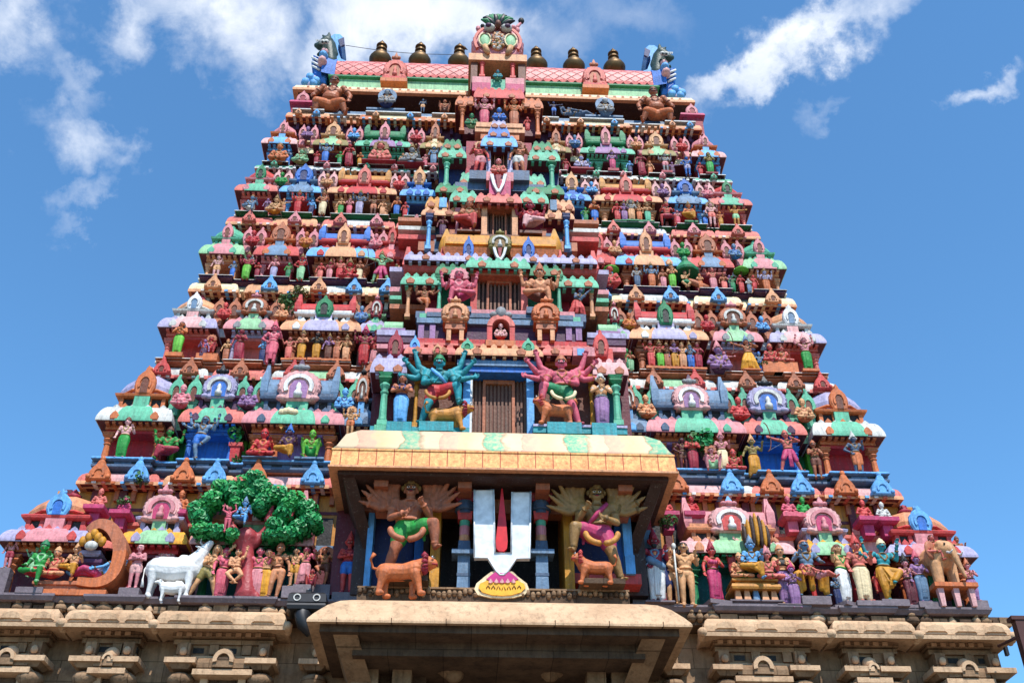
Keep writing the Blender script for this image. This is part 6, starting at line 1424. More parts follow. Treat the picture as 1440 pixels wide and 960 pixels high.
def namam():
    Y = -1.78
    def P(px, r): q = at(px, r, Y); return (q.x, q.z)
    t = empty('emblem_board', (at(706, 838, Y).x, Y, at(706, 838, Y).z), 'tall white and red forked emblem board on a yellow and magenta lotus foot', 'emblem sign')
    def pr(name, pts, y0, y1, m, par=t, ch=.0):
        b = MB(); b.prism([P(*p) for p in pts], Y+y0, Y+y1, m, ch); o = b.build(name); adopt(o, par); return o
    U = [(667,784),(667,689),(694,689),(696,777),(719,777),(720,692),(746,692),(745,785),(726,785),(714,803),(709,808),(703,808),(698,803),(686,784)]
    o = pr('white_fork', U[::-1] if False else [(667,784),(686,784),(698,803),(703,808),(709,808),(714,803),(726,785),(745,785),(746,692),(720,692),(719,777),(696,777),(694,689),(667,689)], 0, .14, 'signwhite')
    rim = MB()
    for L in ([(667,784),(667,689),(694,689),(696,777),(719,777),(720,692),(746,692),(745,785),(726,785),(714,803),(709,808)], [(709,808),(703,808),(698,803),(686,784),(667,784)]):
        rim.tube([(P(*p)[0], Y-.015, P(*p)[1]) for p in L], .022, 6, 'signwhite')
    adopt(rim.build('rim'), t)
    pr('red_flame', [(697,760),(698,770),(702,774),(709,774),(713,770),(714,760),(712,735),(707,686),(705,686),(700,735)], .02, .12, 'signred')
    def ellipse(cx, cy, rx, ry, a0=0, a1=360, n=36, top=None): return [(cx+rx*cos(radians(a0+(a1-a0)*i/n)), cy+ry*sin(radians(a0+(a1-a0)*i/n))) for i in range(n+1)][::-1]
    base = [(667,827),(672,835),(690,839),(706,840),(722,839),(738,835),(744,827),(741,819),(728,809),(722,803),(716,801),(697,801),(690,803),(682,809),(670,819)]
    foot = pr('lotus_foot', base, .03, .12, 'cream')
    pr('yellow_petals', [(673,826),(678,832),(692,836),(706,837),(720,836),(733,832),(739,826),(737,820),(726,815),(706,818),(686,815),(675,820)], .0, .1, 'signyellow', foot)
    pr('magenta_petals', [(684,814),(690,817),(698,819),(706,820),(714,819),(722,817),(729,814),(722,808),(716,804),(708,806),(697,804),(691,808)], -.015, .1, 'signmagenta', foot)
    pt = MB()
    for i in range(7):
        q = P(684+7.3*i, 829+abs(i-3)*-.8); r = P(684+7.3*i+2.4, 823); pt.tube([(q[0], Y-.012, q[1]), (r[0], Y-.012, r[1]), (P(684+7.3*i+4.8, 829)[0], Y-.012, q[1])], .012, 5, 'gold')
    for i in range(5):
        q = P(690+8*i, 817); pt.prism([(q[0]-.05, q[1]-.03), (q[0], q[1]-.05), (q[0]+.05, q[1]-.03), (q[0], q[1]+.06)], Y-.03, Y, 'palepink')
    adopt(pt.build('petal_lines'), foot)
    s = MB()
    for px_ in (678, 735): q = P(px_, 838); s.tube([(P(px_, 815)[0], Y+.12, P(px_, 815)[1]), (q[0]+(.25 if px_ > 706 else -.25), Y+.35, ZPORCH)], .03, 6, 'iron')
    adopt(s.build('stand'), t)
namam()
paint('bronzegold', .5, .4, (150, 112, 62)); paint('rustbrown', .5, .3, (158, 84, 44))
# ------------------------------------------------------------------ sculpture placed storey by storey
POSEW = dict(blessing='raising one hand', palms_joined='with palms joined', arms_folded='with folded arms', hip_swayed='with swayed hip', lady='in a long robe', lady_arms_up='lifting one arm',
    arms_raised='with both arms up', hand_on_hip='with hand on hip', side_embrace='stretching one arm sideways', four_armed='with four arms', lunging='lunging sideways', archer='drawing a bow',
    dancing='dancing on one leg', striding='striding', cross_legged='seated cross-legged', cross_legged_four_armed='seated, four arms', one_leg_hanging='seated, leg hanging', one_leg_hanging_four_armed='seated with four arms and one leg hanging',
    squatting='squatting', climbing='climbing', reclining='lying down', bust='seated', holding_legs_wide='with legs spread', brawny_seated='sprawling', burly_seated='sprawling')
CW = dict(turq='turquoise', flesh='tan', hotpink='magenta', palepink='pale pink', offwhite='off white', chestnut='red brown', clay='terracotta', palegreen='pale green', sky='light blue', coral='red pink', steel='grey blue', grass='bright green', mustard='mustard yellow')
def cw(c): return CW.get(c, c)
ORD = ['lowest', 'second', 'third', 'fourth', 'fifth', 'sixth', 'top']
def st(k, px, row, h, pose, skin, cloth, where, head=('crown', 'gold'), gar='short', dy=0.0, label=None, **kw):
    lab = label or f"{cw(skin)} statue {POSEW[pose]}{', '+cw(cloth)+' cloth' if cloth else ''}, {where}".replace('in a long robe', 'robed').replace('left of the bay', 'left of bay')
    kw.setdefault('group', f"statues on the {ORD[k]} storey"); kw.setdefault('face', k < 3); kw.setdefault('floor', ZF0 if k == 0 else tier_z(k-1)['fn'])
    kw.setdefault('pl', ['slate2', 'steel', 'orange', 'purple', 'green', 'crimson', 'steel'][k])
    kw.setdefault('fine', k == 0)
    return statue(px, row, h, TY[k]-(.1 if k in (0, 6) else .34)+dy, pose, skin, cloth, lab, head, gar, **kw)
def bow():
    m = MB(); m.tube([(-.40+.10*cos(a)-.06, -.10, .77+.34*sin(a)) for a in [radians(-90+180*i/12) for i in range(13)]], .011, 6, 'brown'); m.tube([(-.46, -.10, .43), (.08, -.11, .765), (-.46, -.10, 1.11)], .004, 5, 'offwhite'); return [('bow', m)]
def mace(x=-.18, z=.0, m_='gold'):
    m = MB(); m.lathe(x, -.10, [(.05, z), (.075, z+.06), (.05, z+.14), (.016, z+.17), (.018, z+.52), (.03, z+.54), (.01, z+.56)], 10, m_); return [('mace', m)]
def staff(x=.2, z=.0, m_='brown', h=.95):
    m = MB(); m.tube([(x, -.13, z), (x, -.13, z+h)], .013, 7, m_); m.ball((x, -.13, z+h), (.035, .035, .05), m_, 8, 6); return [('staff', m)]
def halo(m_, r=.2, z=.9):
    m = MB(); m.arch(0, z-.03, r*.55, r, .06, .10, m_, -40, 220, 20, 1.1); return [('halo', m)]

# ---- lowest storey, left of the porch
st(0, 47, 829, 66, 'one_leg_hanging', 'grass', 'red', '', ('low_crown', 'green'), dy=-.35, label='green seated statue with red shorts beside the orange pillar at the left end', jewel='palegreen')
st(0, 42, 812, 44, 'side_embrace', 'palegreen', 'palegreen', '', ('low_crown', 'green'), 'long', dy=.1, label='pale green standing statue behind the green seated one at the left end', floor=None)
st(0, 72, 814, 42, 'cross_legged', 'flesh', 'coral', '', ('low_crown', 'tan'), dy=-.35, label='small tan seated statue in red cloth on the orange bench, left of its pair', jewel='coral', floor=None)
st(0, 98, 815, 46, 'one_leg_hanging', 'peach', 'mustard', '', ('crown', 'tan'), 'long', dy=-.35, label='tan statue with mustard yellow trousers seated on the orange bench', floor=None)
st(0, 146, 814, 30, 'reclining', 'sky', 'hotpink', '', ('low_crown', 'purple'), 'long', dy=-.25, label='light blue statue lying under the curled hood on the orange bench', mirror=True, floor=None)
st(0, 185, 829, 63, 'arms_folded', 'rose', 'palepink', '', ('bun', 'palepink'), label='pale pink standing woman statue with folded arms left of the white cow', jewel='rose', dy=-.38)
st(0, 233, 792, 36, 'bust', 'palepink', None, '', ('bun', 'grey'), dy=.2, label='pale seated statue behind the back of the white cow', floor=None)
st(0, 284, 842, 76, 'lunging', 'tan', 'olive', '', ('hair', 'tan'), label='tan statue lunging to the right between white cow and red tree', mirror=False, dy=-.38, jewel=None)
st(0, 308, 842, 72, 'lady', 'pink', 'pink', '', ('bun', 'crimson'), 'skirt', label='pink standing woman statue left of the red tree trunk, turned towards it', dy=-.38, rot=25)
st(0, 327, 824, 52, 'climbing', 'peach', None, '', ('bun', 'brown'), label='naked orange statue climbing the left side of the red tree trunk', dy=-.6, floor=None, jewel=None)
st(0, 318, 748, 36, 'arms_raised', 'pink', None, '', ('bun', 'maroon'), label='pink statue up among the branches left of the blue statue', dy=-.7, floor=None, jewel=None)
st(0, 340, 742, 38, 'one_leg_hanging', 'sky', 'blue', '', ('crown', 'steel'), label='light blue statue sitting in the fork of the sculpted tree', dy=-.75, floor=None)
st(0, 357, 842, 72, 'side_embrace', 'pink', 'rose', '', ('bun', 'black'), 'skirt', label='pink woman statue reaching to the red tree trunk from its right', mirror=True, dy=-.4)
st(0, 369, 842, 70, 'hand_on_hip', 'peach', 'yellow', '', ('bun', 'brown'), 'skirt', label='orange woman statue in yellow skirt, second to the right of the red trunk', dy=-.38)
st(0, 384, 842, 76, 'hip_swayed', 'flesh', None, '', ('low_crown', 'clay'), label='naked orange woman statue with swayed hip before the green panel', dy=-.4, jewel='brown', fine=True)
st(0, 411, 826, 56, 'side_embrace', 'peach', 'mustard', '', ('hair', 'black'), label='orange statue in mustard shorts stretching an arm before the pink cornice', mirror=True, dy=-.38)
st(0, 426, 824, 56, 'striding', 'pink', 'rose', '', ('hair', 'brown'), 'long', label='pink statue in pink trousers above the left part of the lamp box', dy=-.38)
st(0, 437, 826, 26, 'squatting', 'coral', 'crimson', '', ('hair', 'maroon'), label='red squatting statue just above the lamp box', dy=-.38, floor=None)
st(0, 453, 824, 54, 'dancing', 'clay', 'brown', '', ('bun', 'brown'), label='terracotta dancing statue with a ring behind its shoulder above the lamp box', dy=0, prop=halo('clay', .22, .82))
st(0, 486, 836, 78, 'arms_folded', 'coral', 'blue', '', ('crown', 'coral'), label='red statue with folded arms and blue shorts beside the porch', jewel='crimson', must=1, dy=-.15)
st(0, 505, 815, 40, 'blessing', 'orange', 'orange', '', ('flame', 'orange'), label='small orange statue tucked against the left side of the porch', dy=-.2, floor=None)
st(0, 8, 800, 44, 'blessing', 'rose', 'crimson', '', ('crown', 'hotpink'), label='pink statue left of the orange pillar, cut by the picture edge', dy=0)
# ---- lowest storey, right of the porch
st(0, 926, 848, 92, 'hand_on_hip', 'crimson', 'white', '', ('crown', 'crimson'), 'long', label='bearded red faced king statue in navy cloak, white legs and pointed crown', must=1, beard=1, jewel='steel', dy=-.35, prop=[('cloak', (lambda m: (m.cone((-.10, .07, .78), .07, (-.16, .09, .30), .10, 10, 'navy'), m.cone((.10, .07, .78), .07, (.16, .09, .30), .10, 10, 'navy'), m.cone((-.1, .08, .5), .09, (.1, .08, .5), .09, 10, 'navy'), m.cone((-.08, -.06, .62), .06, (.08, -.06, .52), .06, 8, 'steel'), m)[-1])(MB()))]+staff(.26, .0, 'offwhite', .8))
st(0, 949, 853, 84, 'side_embrace', 'tan', None, '', ('hair', 'brown'), label='naked tan statue behind the moustached man, left one of the two nude men', dy=-.25, jewel=None)
st(0, 969, 855, 92, 'hand_on_hip', 'tan', None, '', ('hair', 'black'), label='naked tan man statue with black hair and moustache, right one of the two', must=1, dy=-.42, jewel=None)
st(0, 903, 838, 70, 'blessing', 'crimson', 'crimson', '', ('crown', 'crimson'), label='dark crimson statue in shade at the right side of the porch', dy=.0)
st(0, 1008, 846, 76, 'lady', 'coral', 'hotpink', '', ('crown', 'crimson'), 'sari', label='red woman statue in a flowing magenta sari', dy=-.35, rot=15)
st(0, 1031, 806, 46, 'lady_arms_up', 'palepink', 'coral', '', ('bun', 'brown'), 'skirt', label='pale pink woman statue lifting an arm at the left of the striped hood', mirror=True, dy=.0, floor=None)
st(0, 1043, 816, 36, 'cross_legged', 'flesh', 'grass', '', ('low_crown', 'tan'), label='tan statue in bright green cloth seated at left on the ochre pavilion bench', dy=-.4, floor=None)
st(0, 1062, 820, 58, 'one_leg_hanging', 'sky', 'mustard', '', ('crown', 'steel'), 'long', label='light blue statue in mustard trousers enthroned under the striped hood', dy=-.45, floor=None)
st(0, 1083, 818, 42, 'cross_legged', 'salmon', 'hotpink', '', ('crown', 'rose'), label='pink statue in magenta cloth seated at right under the striped hood', dy=-.4, floor=None)
st(0, 1094, 806, 46, 'lady_arms_up', 'palepink', 'offwhite', '', ('crown', 'clay'), 'skirt', label='pale pink woman statue lifting an arm at the right of the striped hood', dy=.0, floor=None)
st(0, 1108, 852, 82, 'lady', 'tan', 'lilac', '', ('low_crown', 'peach'), 'skirt', label='tan woman statue in black blouse and lilac skirt', dy=-.35, prop=[('blouse', (lambda m: (m.cone((-.05, -.01, .70), .075, (.05, -.01, .70), .075, 10, 'black'), m)[-1])(MB()))])
st(0, 1143, 842, 82, 'holding_legs_wide', 'steel', 'mustard', '', ('hair', 'clay'), 'long', label='big grey blue statue with bald red head and mustard trousers, holding a victim', dy=-.35, must=1)
st(0, 1146, 813, 20, 'reclining', 'salmon', 'rose', '', ('hair', 'crimson'), label='pink victim statue lying across the mustard knees', dy=-.72, mirror=False, floor=None)
st(0, 1121, 856, 60, 'palms_joined', 'lilac', 'lilac', '', ('crown', 'hotpink'), label='small lilac statue with joined palms left of the mustard trousers', gar='long', dy=-.5)
st(0, 1181, 852, 42, 'palms_joined', 'steel', 'navy', '', ('low_crown', 'tan'), 'long', label='small navy clad statue at the feet of the big moustached one', dy=-.35)
st(0, 1192, 850, 84, 'side_embrace', 'tan', 'white', '', ('hair', 'brown'), 'long', label='tan statue in white trousers and green belt facing the magenta panel', dy=-.3, jewel='grass', rot=30)
st(0, 1219, 848, 86, 'blessing', 'salmon', 'cream', '', ('crown', 'coral'), 'long', label='pink statue with tall pointed crown and cream cloth before the magenta panel', dy=-.35, jewel='clay')
st(0, 1240, 836, 34, 'squatting', 'coral', 'red', '', ('hair', 'crimson'), label='small red squatting statue between cream cloth and mustard trousers', dy=-.2, floor=None)
st(0, 1254, 846, 84, 'dancing', 'turq', 'mustard', '', ('low_crown', 'cream'), 'long', label='turquoise statue in mustard trousers kicking a leg up', dy=-.35, mirror=True, must=1)
st(0, 1286, 853, 66, 'palms_joined', 'rose', 'maroon', '', ('crown', 'black'), 'skirt', label='pink statue in maroon skirt left of the lilac and white one', dy=-.3)
st(0, 1302, 848, 66, 'lady', 'lilac', 'steel', '', ('crown', 'pink'), 'skirt', label='lilac statue in grey blue skirt below the elephant rider', dy=-.35)
st(0, 1318, 792, 40, 'one_leg_hanging', 'salmon', 'rose', '', ('hair', 'brown'), label='pink rider statue on the neck of the cream elephant', dy=-.5, floor=None)
st(0, 1356, 800, 44, 'blessing', 'clay', 'brown', '', ('low_crown', 'brown'), label='terracotta statue behind the elephant at the right corner', dy=.1, floor=None)
st(0, 1373, 846, 54, 'palms_joined', 'rose', 'lilac', '', ('crown', 'clay'), 'skirt', label='small pink statue in lilac skirt, outermost at the right corner', dy=-.3)
# busts along the parapet above
def bust(px, row, h, skin, ped, label, gar='short', mirror=False):
    Y = TY[0]+.25; p0 = at(px, row, Y)
    m = MB(); o = at(px+11, row, Y).x-p0.x; z1 = at(px, row+9, Y).z; z2 = at(px, row+24, Y).z
    m.mould(p0.x-o*.8, p0.x+o*.8, Y-.2, Y+.25, [(0, z1), (.1, z1+.05), (.1, p0.z-.02), (0, p0.z)], ped); m.box(p0.x-o*.62, p0.x+o*.62, Y-.12, Y+.2, z2, z1, ped); o_ = m.build('pedestal', STOREYS[0])
    statue(px, row, h, Y, 'bust', skin, skin, label, ('low_crown', skin), group='seated figures along the lowest parapet', jewel=None, face=False)
bust(251, 722, 30, 'orange', 'hotpink', 'orange seated figure on a magenta pedestal above the white cow')
bust(137, 715, 26, 'salmon', 'hotpink', 'pink seated figure on a pedestal beside the left corner dome')
bust(173, 722, 22, 'hotpink', 'hotpink', 'magenta seated figure on the parapet left of the pink horseshoe gable')
bust(938, 724, 22, 'coral', 'hotpink', 'red seated figure on the parapet nearest the right of the hood')
bust(974, 724, 24, 'red', 'hotpink', 'red seated figure with hands on knees left of the tree tuft gable')
bust(1111, 726, 26, 'pink', 'pink', 'pink seated figure on the parapet right of the lilac gable')
bust(1132, 727, 26, 'grass', 'pink', 'green seated figure on the parapet beside the pink one')
bust(1217, 731, 26, 'coral', 'hotpink', 'red pink seated figure left of the right corner dome')
bust(1244, 732, 24, 'offwhite', 'hotpink', 'off white seated figure touching the right corner dome')

# ---- second storey
st(1, 168, 645, 56, 'blessing', 'palepink', 'grass', '', ('low_crown', 'brown'), 'skirt', label='statue in a bright green dress inside the left corner pavilion, second storey', jewel='olive')
st(1, 230, 653, 50, 'one_leg_hanging_four_armed', 'grass', 'crimson', '', ('low_crown', 'brown'), 'long', label='bright green statue with crimson legs between orange and blue pavilions', dy=.2)
st(1, 277, 647, 62, 'dancing', 'steel', 'blue', '', ('hair', 'brown'), label='grey blue statue crossing its legs before the left blue pavilion', dy=-.1, must=1, mirror=True)
st(1, 367, 646, 40, 'cross_legged', 'red', 'red', '', ('low_crown', 'red'), label='red seated statue at left in the wide orange pillared pavilion', jewel='orange')
st(1, 402, 650, 46, 'one_leg_hanging', 'purple', 'mustard', '', ('crown', 'blue'), 'long', label='purple enthroned statue with mustard leg under a grey arch', dy=-.15)
st(1, 436, 646, 38, 'squatting', 'lime', 'grass', '', ('low_crown', 'lime'), label='lime green squatting statue right of the enthroned purple one')
st(1, 491, 614, 40, 'four_armed', 'tan', 'orange', '', ('flame', 'tan'), label='tan four armed statue just left of the green column', dy=-.2, floor=None)
st(1, 963, 662, 46, 'hand_on_hip', 'maroon', 'brown', '', ('hair', 'black'), label='maroon statue nearest the right edge of the hood', dy=.1)
st(1, 977, 664, 52, 'arms_folded', 'coral', 'crimson', '', ('bun', 'maroon'), 'long', label='red pink statue with folded arms left of the sculpted dark green bush')
st(1, 1003, 664, 34, 'squatting', 'rose', 'palegreen', '', ('flame', 'clay'), label='dwarfish pink statue with ring headdress under the dark green bush', dy=-.1)
st(1, 1019, 662, 50, 'blessing', 'rose', 'cream', '', ('crown', 'rose'), 'long', label='pink statue in cream cloth right of the dwarfish one')
st(1, 1034, 664, 30, 'cross_legged', 'coral', 'hotpink', '', ('low_crown', 'coral'), label='small red seated statue at right in the wide pavilion')
st(1, 1064, 672, 54, 'striding', 'olive', 'mustard', '', ('crown', 'tan'), 'long', label='olive statue in mustard trousers between wide and blue pavilions', dy=.1)
st(1, 1114, 664, 56, 'archer', 'salmon', 'hotpink', '', ('low_crown', 'salmon'), 'knee', label='pink archer statue before the right blue pavilion', prop=bow())
st(1, 1152, 674, 52, 'palms_joined', 'chestnut', 'brown', '', ('low_crown', 'clay'), label='red brown statue with joined palms beside the right orange corner pavilion', must=1, dy=.1)
st(1, 1210, 668, 54, 'hand_on_hip', 'slate', 'orange', '', ('crown', 'offwhite'), 'knee', label='slate grey statue in orange breeches in the right corner pavilion')
# ---- third storey
st(2, 247, 499, 46, 'palms_joined', 'orange', 'lime', '', ('hair', 'black'), 'long', label='orange statue with green skirt in the left corner pavilion, third storey', face=True)
st(2, 293, 500, 26, 'squatting', 'coral', 'red', '', ('flame', 'clay'), label='red squatting statue beneath a shell hood beside the left corner pavilion', dy=.15)
st(2, 333, 507, 44, 'lady', 'crimson', 'crimson', '', ('bun', 'brown'), 'sari', label='crimson woman statue under the small mint striped pavilion')
st(2, 379, 512, 54, 'hand_on_hip', 'pink', 'pink', '', ('crown', 'pink'), 'knee', label='large pink statue with broad stance between two left pavilions', dy=-.05, jewel='rose')
for px, r, h, po, sk, cl, hd, lab in ((404, 506, 32, 'side_embrace', 'salmon', 'salmon', 'bun', 'salmon'), (422, 506, 38, 'lady', 'flesh', 'mustard', 'crown', 'tan and mustard'), (443, 506, 38, 'palms_joined', 'black', 'mustard', 'low_crown', 'black and mustard'),
    (460, 507, 34, 'lady', 'lilac', 'brown', 'crown', 'lilac'), (472, 507, 34, 'side_embrace', 'clay', 'clay', 'bun', 'terracotta'), (485, 508, 34, 'lady', 'tan', 'peach', 'crown', 'pale tan')):
    st(2, px, r, h, po, sk, cl, '', (hd, 'gold' if hd == 'crown' else 'brown'), 'long', label=f'{lab} statue in the left orange roofed group on the third storey')
st(2, 510, 514, 50, 'four_armed', 'crimson', 'red', '', ('crown', 'hotpink'), 'long', label='crimson four armed statue left of the green column capital', dy=-.1)
st(2, 524, 516, 40, 'lady', 'coral', 'rose', '', ('low_crown', 'crimson'), 'skirt', label='red pink woman statue close beside the crimson four armed one')
st(2, 888, 522, 28, 'lady', 'clay', 'palegreen', '', ('low_crown', 'brown'), 'skirt', label='terracotta statue in pale green, first right of the central bay, third storey')
for i, (px, sk, cl, po, lab) in enumerate(((917, 'coral', 'coral', 'side_embrace', 'red pink'), (930, 'clay', 'lime', 'lady', 'lime skirted'), (940, 'brown', 'chestnut', 'palms_joined', 'dark brown'), (951, 'lilac', 'mustard', 'lady', 'lilac and mustard'),
    (962, 'peach', 'peach', 'blessing', 'peach coloured'), (973, 'steel', 'blue', 'palms_joined', 'grey blue'), (984, 'crimson', 'crimson', 'lady', 'crimson'))):
    st(2, px, 517+i*.4, 36-(i % 3), po, sk, cl, '', ('crown' if i % 2 else 'low_crown', 'gold' if i % 3 else 'brown'), 'long', label=f'{lab} statue in the row of seven under the right red barrel roof')
st(2, 1013, 524, 36, 'bust', 'lilac', 'purple', '', ('crown', 'rose'), label='lilac seated statue under a magenta gable between right pavilions')
st(2, 1056, 522, 44, 'archer', 'clay', 'yellow', '', ('crown', 'steel'), 'skirt', label='terracotta archer statue in a yellow skirt', prop=bow())
st(2, 1086, 512, 26, 'cross_legged', 'coral', 'crimson', '', ('low_crown', 'clay'), label='red pink seated statue, left one of a pair near the right corner', dy=.1)
st(2, 1102, 513, 26, 'cross_legged', 'salmon', 'red', '', ('low_crown', 'brown'), label='salmon seated statue, right one of a pair near the right corner', dy=.1)
st(2, 1138, 522, 46, 'arms_raised', 'rose', 'grass', '', ('crown', 'palepink'), 'long', label='pink statue in green trousers in the right corner pavilion, third storey')
# ---- fourth storey
W4 = 'fourth storey'
for px, r, h, po, sk, cl, hd, gar, w in (
    (302, 392, 32, 'blessing', 'palepink', 'tan', 'low_crown', 'short', 'left corner pavilion'), (344, 394, 36, 'four_armed', 'crimson', 'lime', 'crown', 'long', 'beside the left corner pavilion'), (383, 393, 30, 'lady', 'rose', 'lavender', 'crown', 'skirt', 'left narrow pavilion'),
    (421, 395, 34, 'hand_on_hip', 'red', 'palegreen', 'crown', 'long', 'between left pavilions'), (449, 394, 24, 'lady', 'coral', 'salmon', 'bun', 'skirt', 'far left under left blue barrel'), (462, 394, 26, 'blessing', 'crimson', 'rose', 'crown', 'long', 'second under left blue barrel'),
    (476, 395, 30, 'four_armed', 'salmon', 'red', 'crown', 'long', 'middle under left blue barrel'), (490, 395, 26, 'cross_legged', 'red', 'coral', 'crown', 'short', 'fourth under left blue barrel'), (504, 395, 28, 'lady', 'clay', 'cream', 'bun', 'skirt', 'far right under left blue barrel'),
    (535, 398, 40, 'archer', 'palegreen', 'hotpink', 'crown', 'knee', 'left of the central bay'), (556, 396, 24, 'palms_joined', 'olive', 'yellow', 'low_crown', 'short', 'close to the left green slab'),
    (859, 405, 30, 'bust', 'coral', 'red', 'bun', 'short', 'under green umbrella right of bay'), (897, 404, 28, 'blessing', 'grey', 'slate', 'crown', 'long', 'first under right blue barrel'), (918, 405, 32, 'four_armed', 'steel', 'orange', 'crown', 'skirt', 'middle under right blue barrel'),
    (934, 405, 26, 'lady', 'clay', 'rose', 'bun', 'skirt', 'third under right blue barrel'), (947, 405, 32, 'palms_joined', 'peach', 'lime', 'crown', 'long', 'last under right blue barrel'), (965, 406, 24, 'climbing', 'tan', 'green', 'low_crown', 'short', 'below a pointed green roof'),
    (1005, 410, 32, 'side_embrace', 'salmon', 'rose', 'low_crown', 'long', 'right narrow pavilion'), (1020, 411, 26, 'lady', 'clay', 'salmon', 'bun', 'skirt', 'right edge of right narrow pavilion'), (1032, 410, 22, 'blessing', 'green', 'green', 'bun', 'long', 'left below the lime umbrella'),
    (1044, 411, 24, 'lady', 'red', 'coral', 'bun', 'skirt', 'right below the lime umbrella'), (1055, 412, 20, 'palms_joined', 'offwhite', 'steel', 'low_crown', 'long', 'right beside the lime umbrella'), (1080, 413, 32, 'four_armed', 'lavender', 'orange', 'crown', 'skirt', 'right corner pavilion')):
    st(3, px, r, h, po, sk, cl, w+', '+W4, (hd, 'gold' if hd == 'crown' else 'brown'), gar, prop=bow() if po == 'archer' else None)
# ---- fifth storey
W5 = 'fifth storey'
for px, r, h, po, sk, cl, hd, gar, w in (
    (351, 302, 26, 'one_leg_hanging', 'steel', 'offwhite', 'low_crown', 'short', 'left corner pavilion'), (386, 301, 22, 'cross_legged', 'tan', 'mustard', 'crown', 'short', 'beside the left corner pavilion'), (417, 301, 30, 'four_armed', 'coral', 'red', 'crown', 'long', 'left blue pillared pavilion'),
    (452, 303, 32, 'hand_on_hip', 'clay', 'cream', 'crown', 'long', 'between left pavilions'), (478, 303, 24, 'lady', 'tan', 'grass', 'bun', 'skirt', 'far left under left ochre barrel'), (490, 303, 24, 'palms_joined', 'rose', 'pink', 'crown', 'long', 'second under left ochre barrel'),
    (504, 303, 32, 'four_armed', 'slate', 'lavender', 'crown', 'long', 'middle under left ochre barrel'), (524, 304, 28, 'side_embrace', 'brown', 'clay', 'bun', 'short', 'fourth under left ochre barrel'), (537, 304, 22, 'lady', 'peach', 'peach', 'bun', 'skirt', 'far right under left ochre barrel'), (557, 304, 26, 'lady', 'orange', 'blue', 'low_crown', 'skirt', 'between left ochre and blue pavilions'),
    (837, 315, 32, 'arms_folded', 'orange', 'blue', 'low_crown', 'knee', 'between right blue and ochre pavilions'), (869, 312, 26, 'lady', 'red', 'coral', 'crown', 'skirt', 'far left under right ochre barrel'), (879, 312, 26, 'lady', 'lilac', 'lilac', 'crown', 'skirt', 'second under right ochre barrel'),
    (889, 312, 30, 'four_armed', 'grey', 'tan', 'flame', 'long', 'middle under right ochre barrel'), (900, 312, 24, 'palms_joined', 'peach', 'orange', 'crown', 'long', 'fourth under right ochre barrel'), (912, 313, 26, 'lady', 'tan', 'mint', 'crown', 'skirt', 'far right under right ochre barrel'),
    (940, 318, 32, 'holding_legs_wide', 'coral', 'crimson', 'low_crown', 'short', 'between right pavilions'), (971, 314, 26, 'one_leg_hanging', 'orange', 'mustard', 'crown', 'long', 'right blue pillared pavilion'), (1003, 318, 32, 'blessing', 'palepink', 'salmon', 'flame', 'short', 'left of the right corner pavilion'), (1037, 318, 28, 'side_embrace', 'ochre', 'palegreen', 'low_crown', 'short', 'right corner pavilion')):
    st(4, px, r, h, po, sk, cl, w+', '+W5, (hd, 'gold' if hd != 'bun' else 'brown'), gar)
# ---- sixth storey
W6 = 'sixth storey'
for px, r, h, po, sk, cl, hd, gar, w in (
    (390, 230, 26, 'bust', 'orange', 'orange', 'low_crown', 'short', 'left corner pavilion'), (422, 231, 20, 'cross_legged', 'palegreen', 'olive', 'low_crown', 'short', 'beside the left corner pavilion'), (456, 230, 28, 'four_armed', 'steel', 'blue', 'low_crown', 'long', 'left narrow pavilion'),
    (489, 233, 30, 'lady', 'red', 'crimson', 'bun', 'sari', 'between left pavilions'), (533, 232, 30, 'bust', 'salmon', 'palepink', 'flame', 'short', 'left green pillared pavilion'), (578, 234, 26, 'cross_legged', 'grey', 'slate', 'crown', 'short', 'right of the left green pavilion'), (609, 233, 26, 'blessing', 'steel', 'steel', 'low_crown', 'long', 'narrow pavilion left of the bay'),
    (646, 240, 26, 'lady', 'chestnut', 'maroon', 'crown', 'skirt', 'inside the left green column'), (757, 243, 26, 'palms_joined', 'tan', 'palegreen', 'crown', 'skirt', 'inside the right green column'), (818, 240, 20, 'bust', 'lavender', 'grey', 'low_crown', 'short', 'right of the right green column'), (862, 240, 26, 'blessing', 'lilac', 'hotpink', 'crown', 'long', 'right green pillared pavilion'),
    (903, 246, 30, 'lady', 'crimson', 'crimson', 'bun', 'sari', 'between right pavilions'), (937, 243, 26, 'four_armed', 'grey', 'rose', 'low_crown', 'short', 'right narrow pavilion'), (968, 247, 26, 'hand_on_hip', 'blue', 'lavender', 'low_crown', 'short', 'beside the right corner pavilion'), (1000, 246, 30, 'palms_joined', 'olive', 'grass', 'low_crown', 'skirt', 'right corner pavilion')):
    st(5, px, r, h, po, sk, cl, w+', '+W6, (hd, 'gold' if hd != 'bun' else 'maroon'), gar)
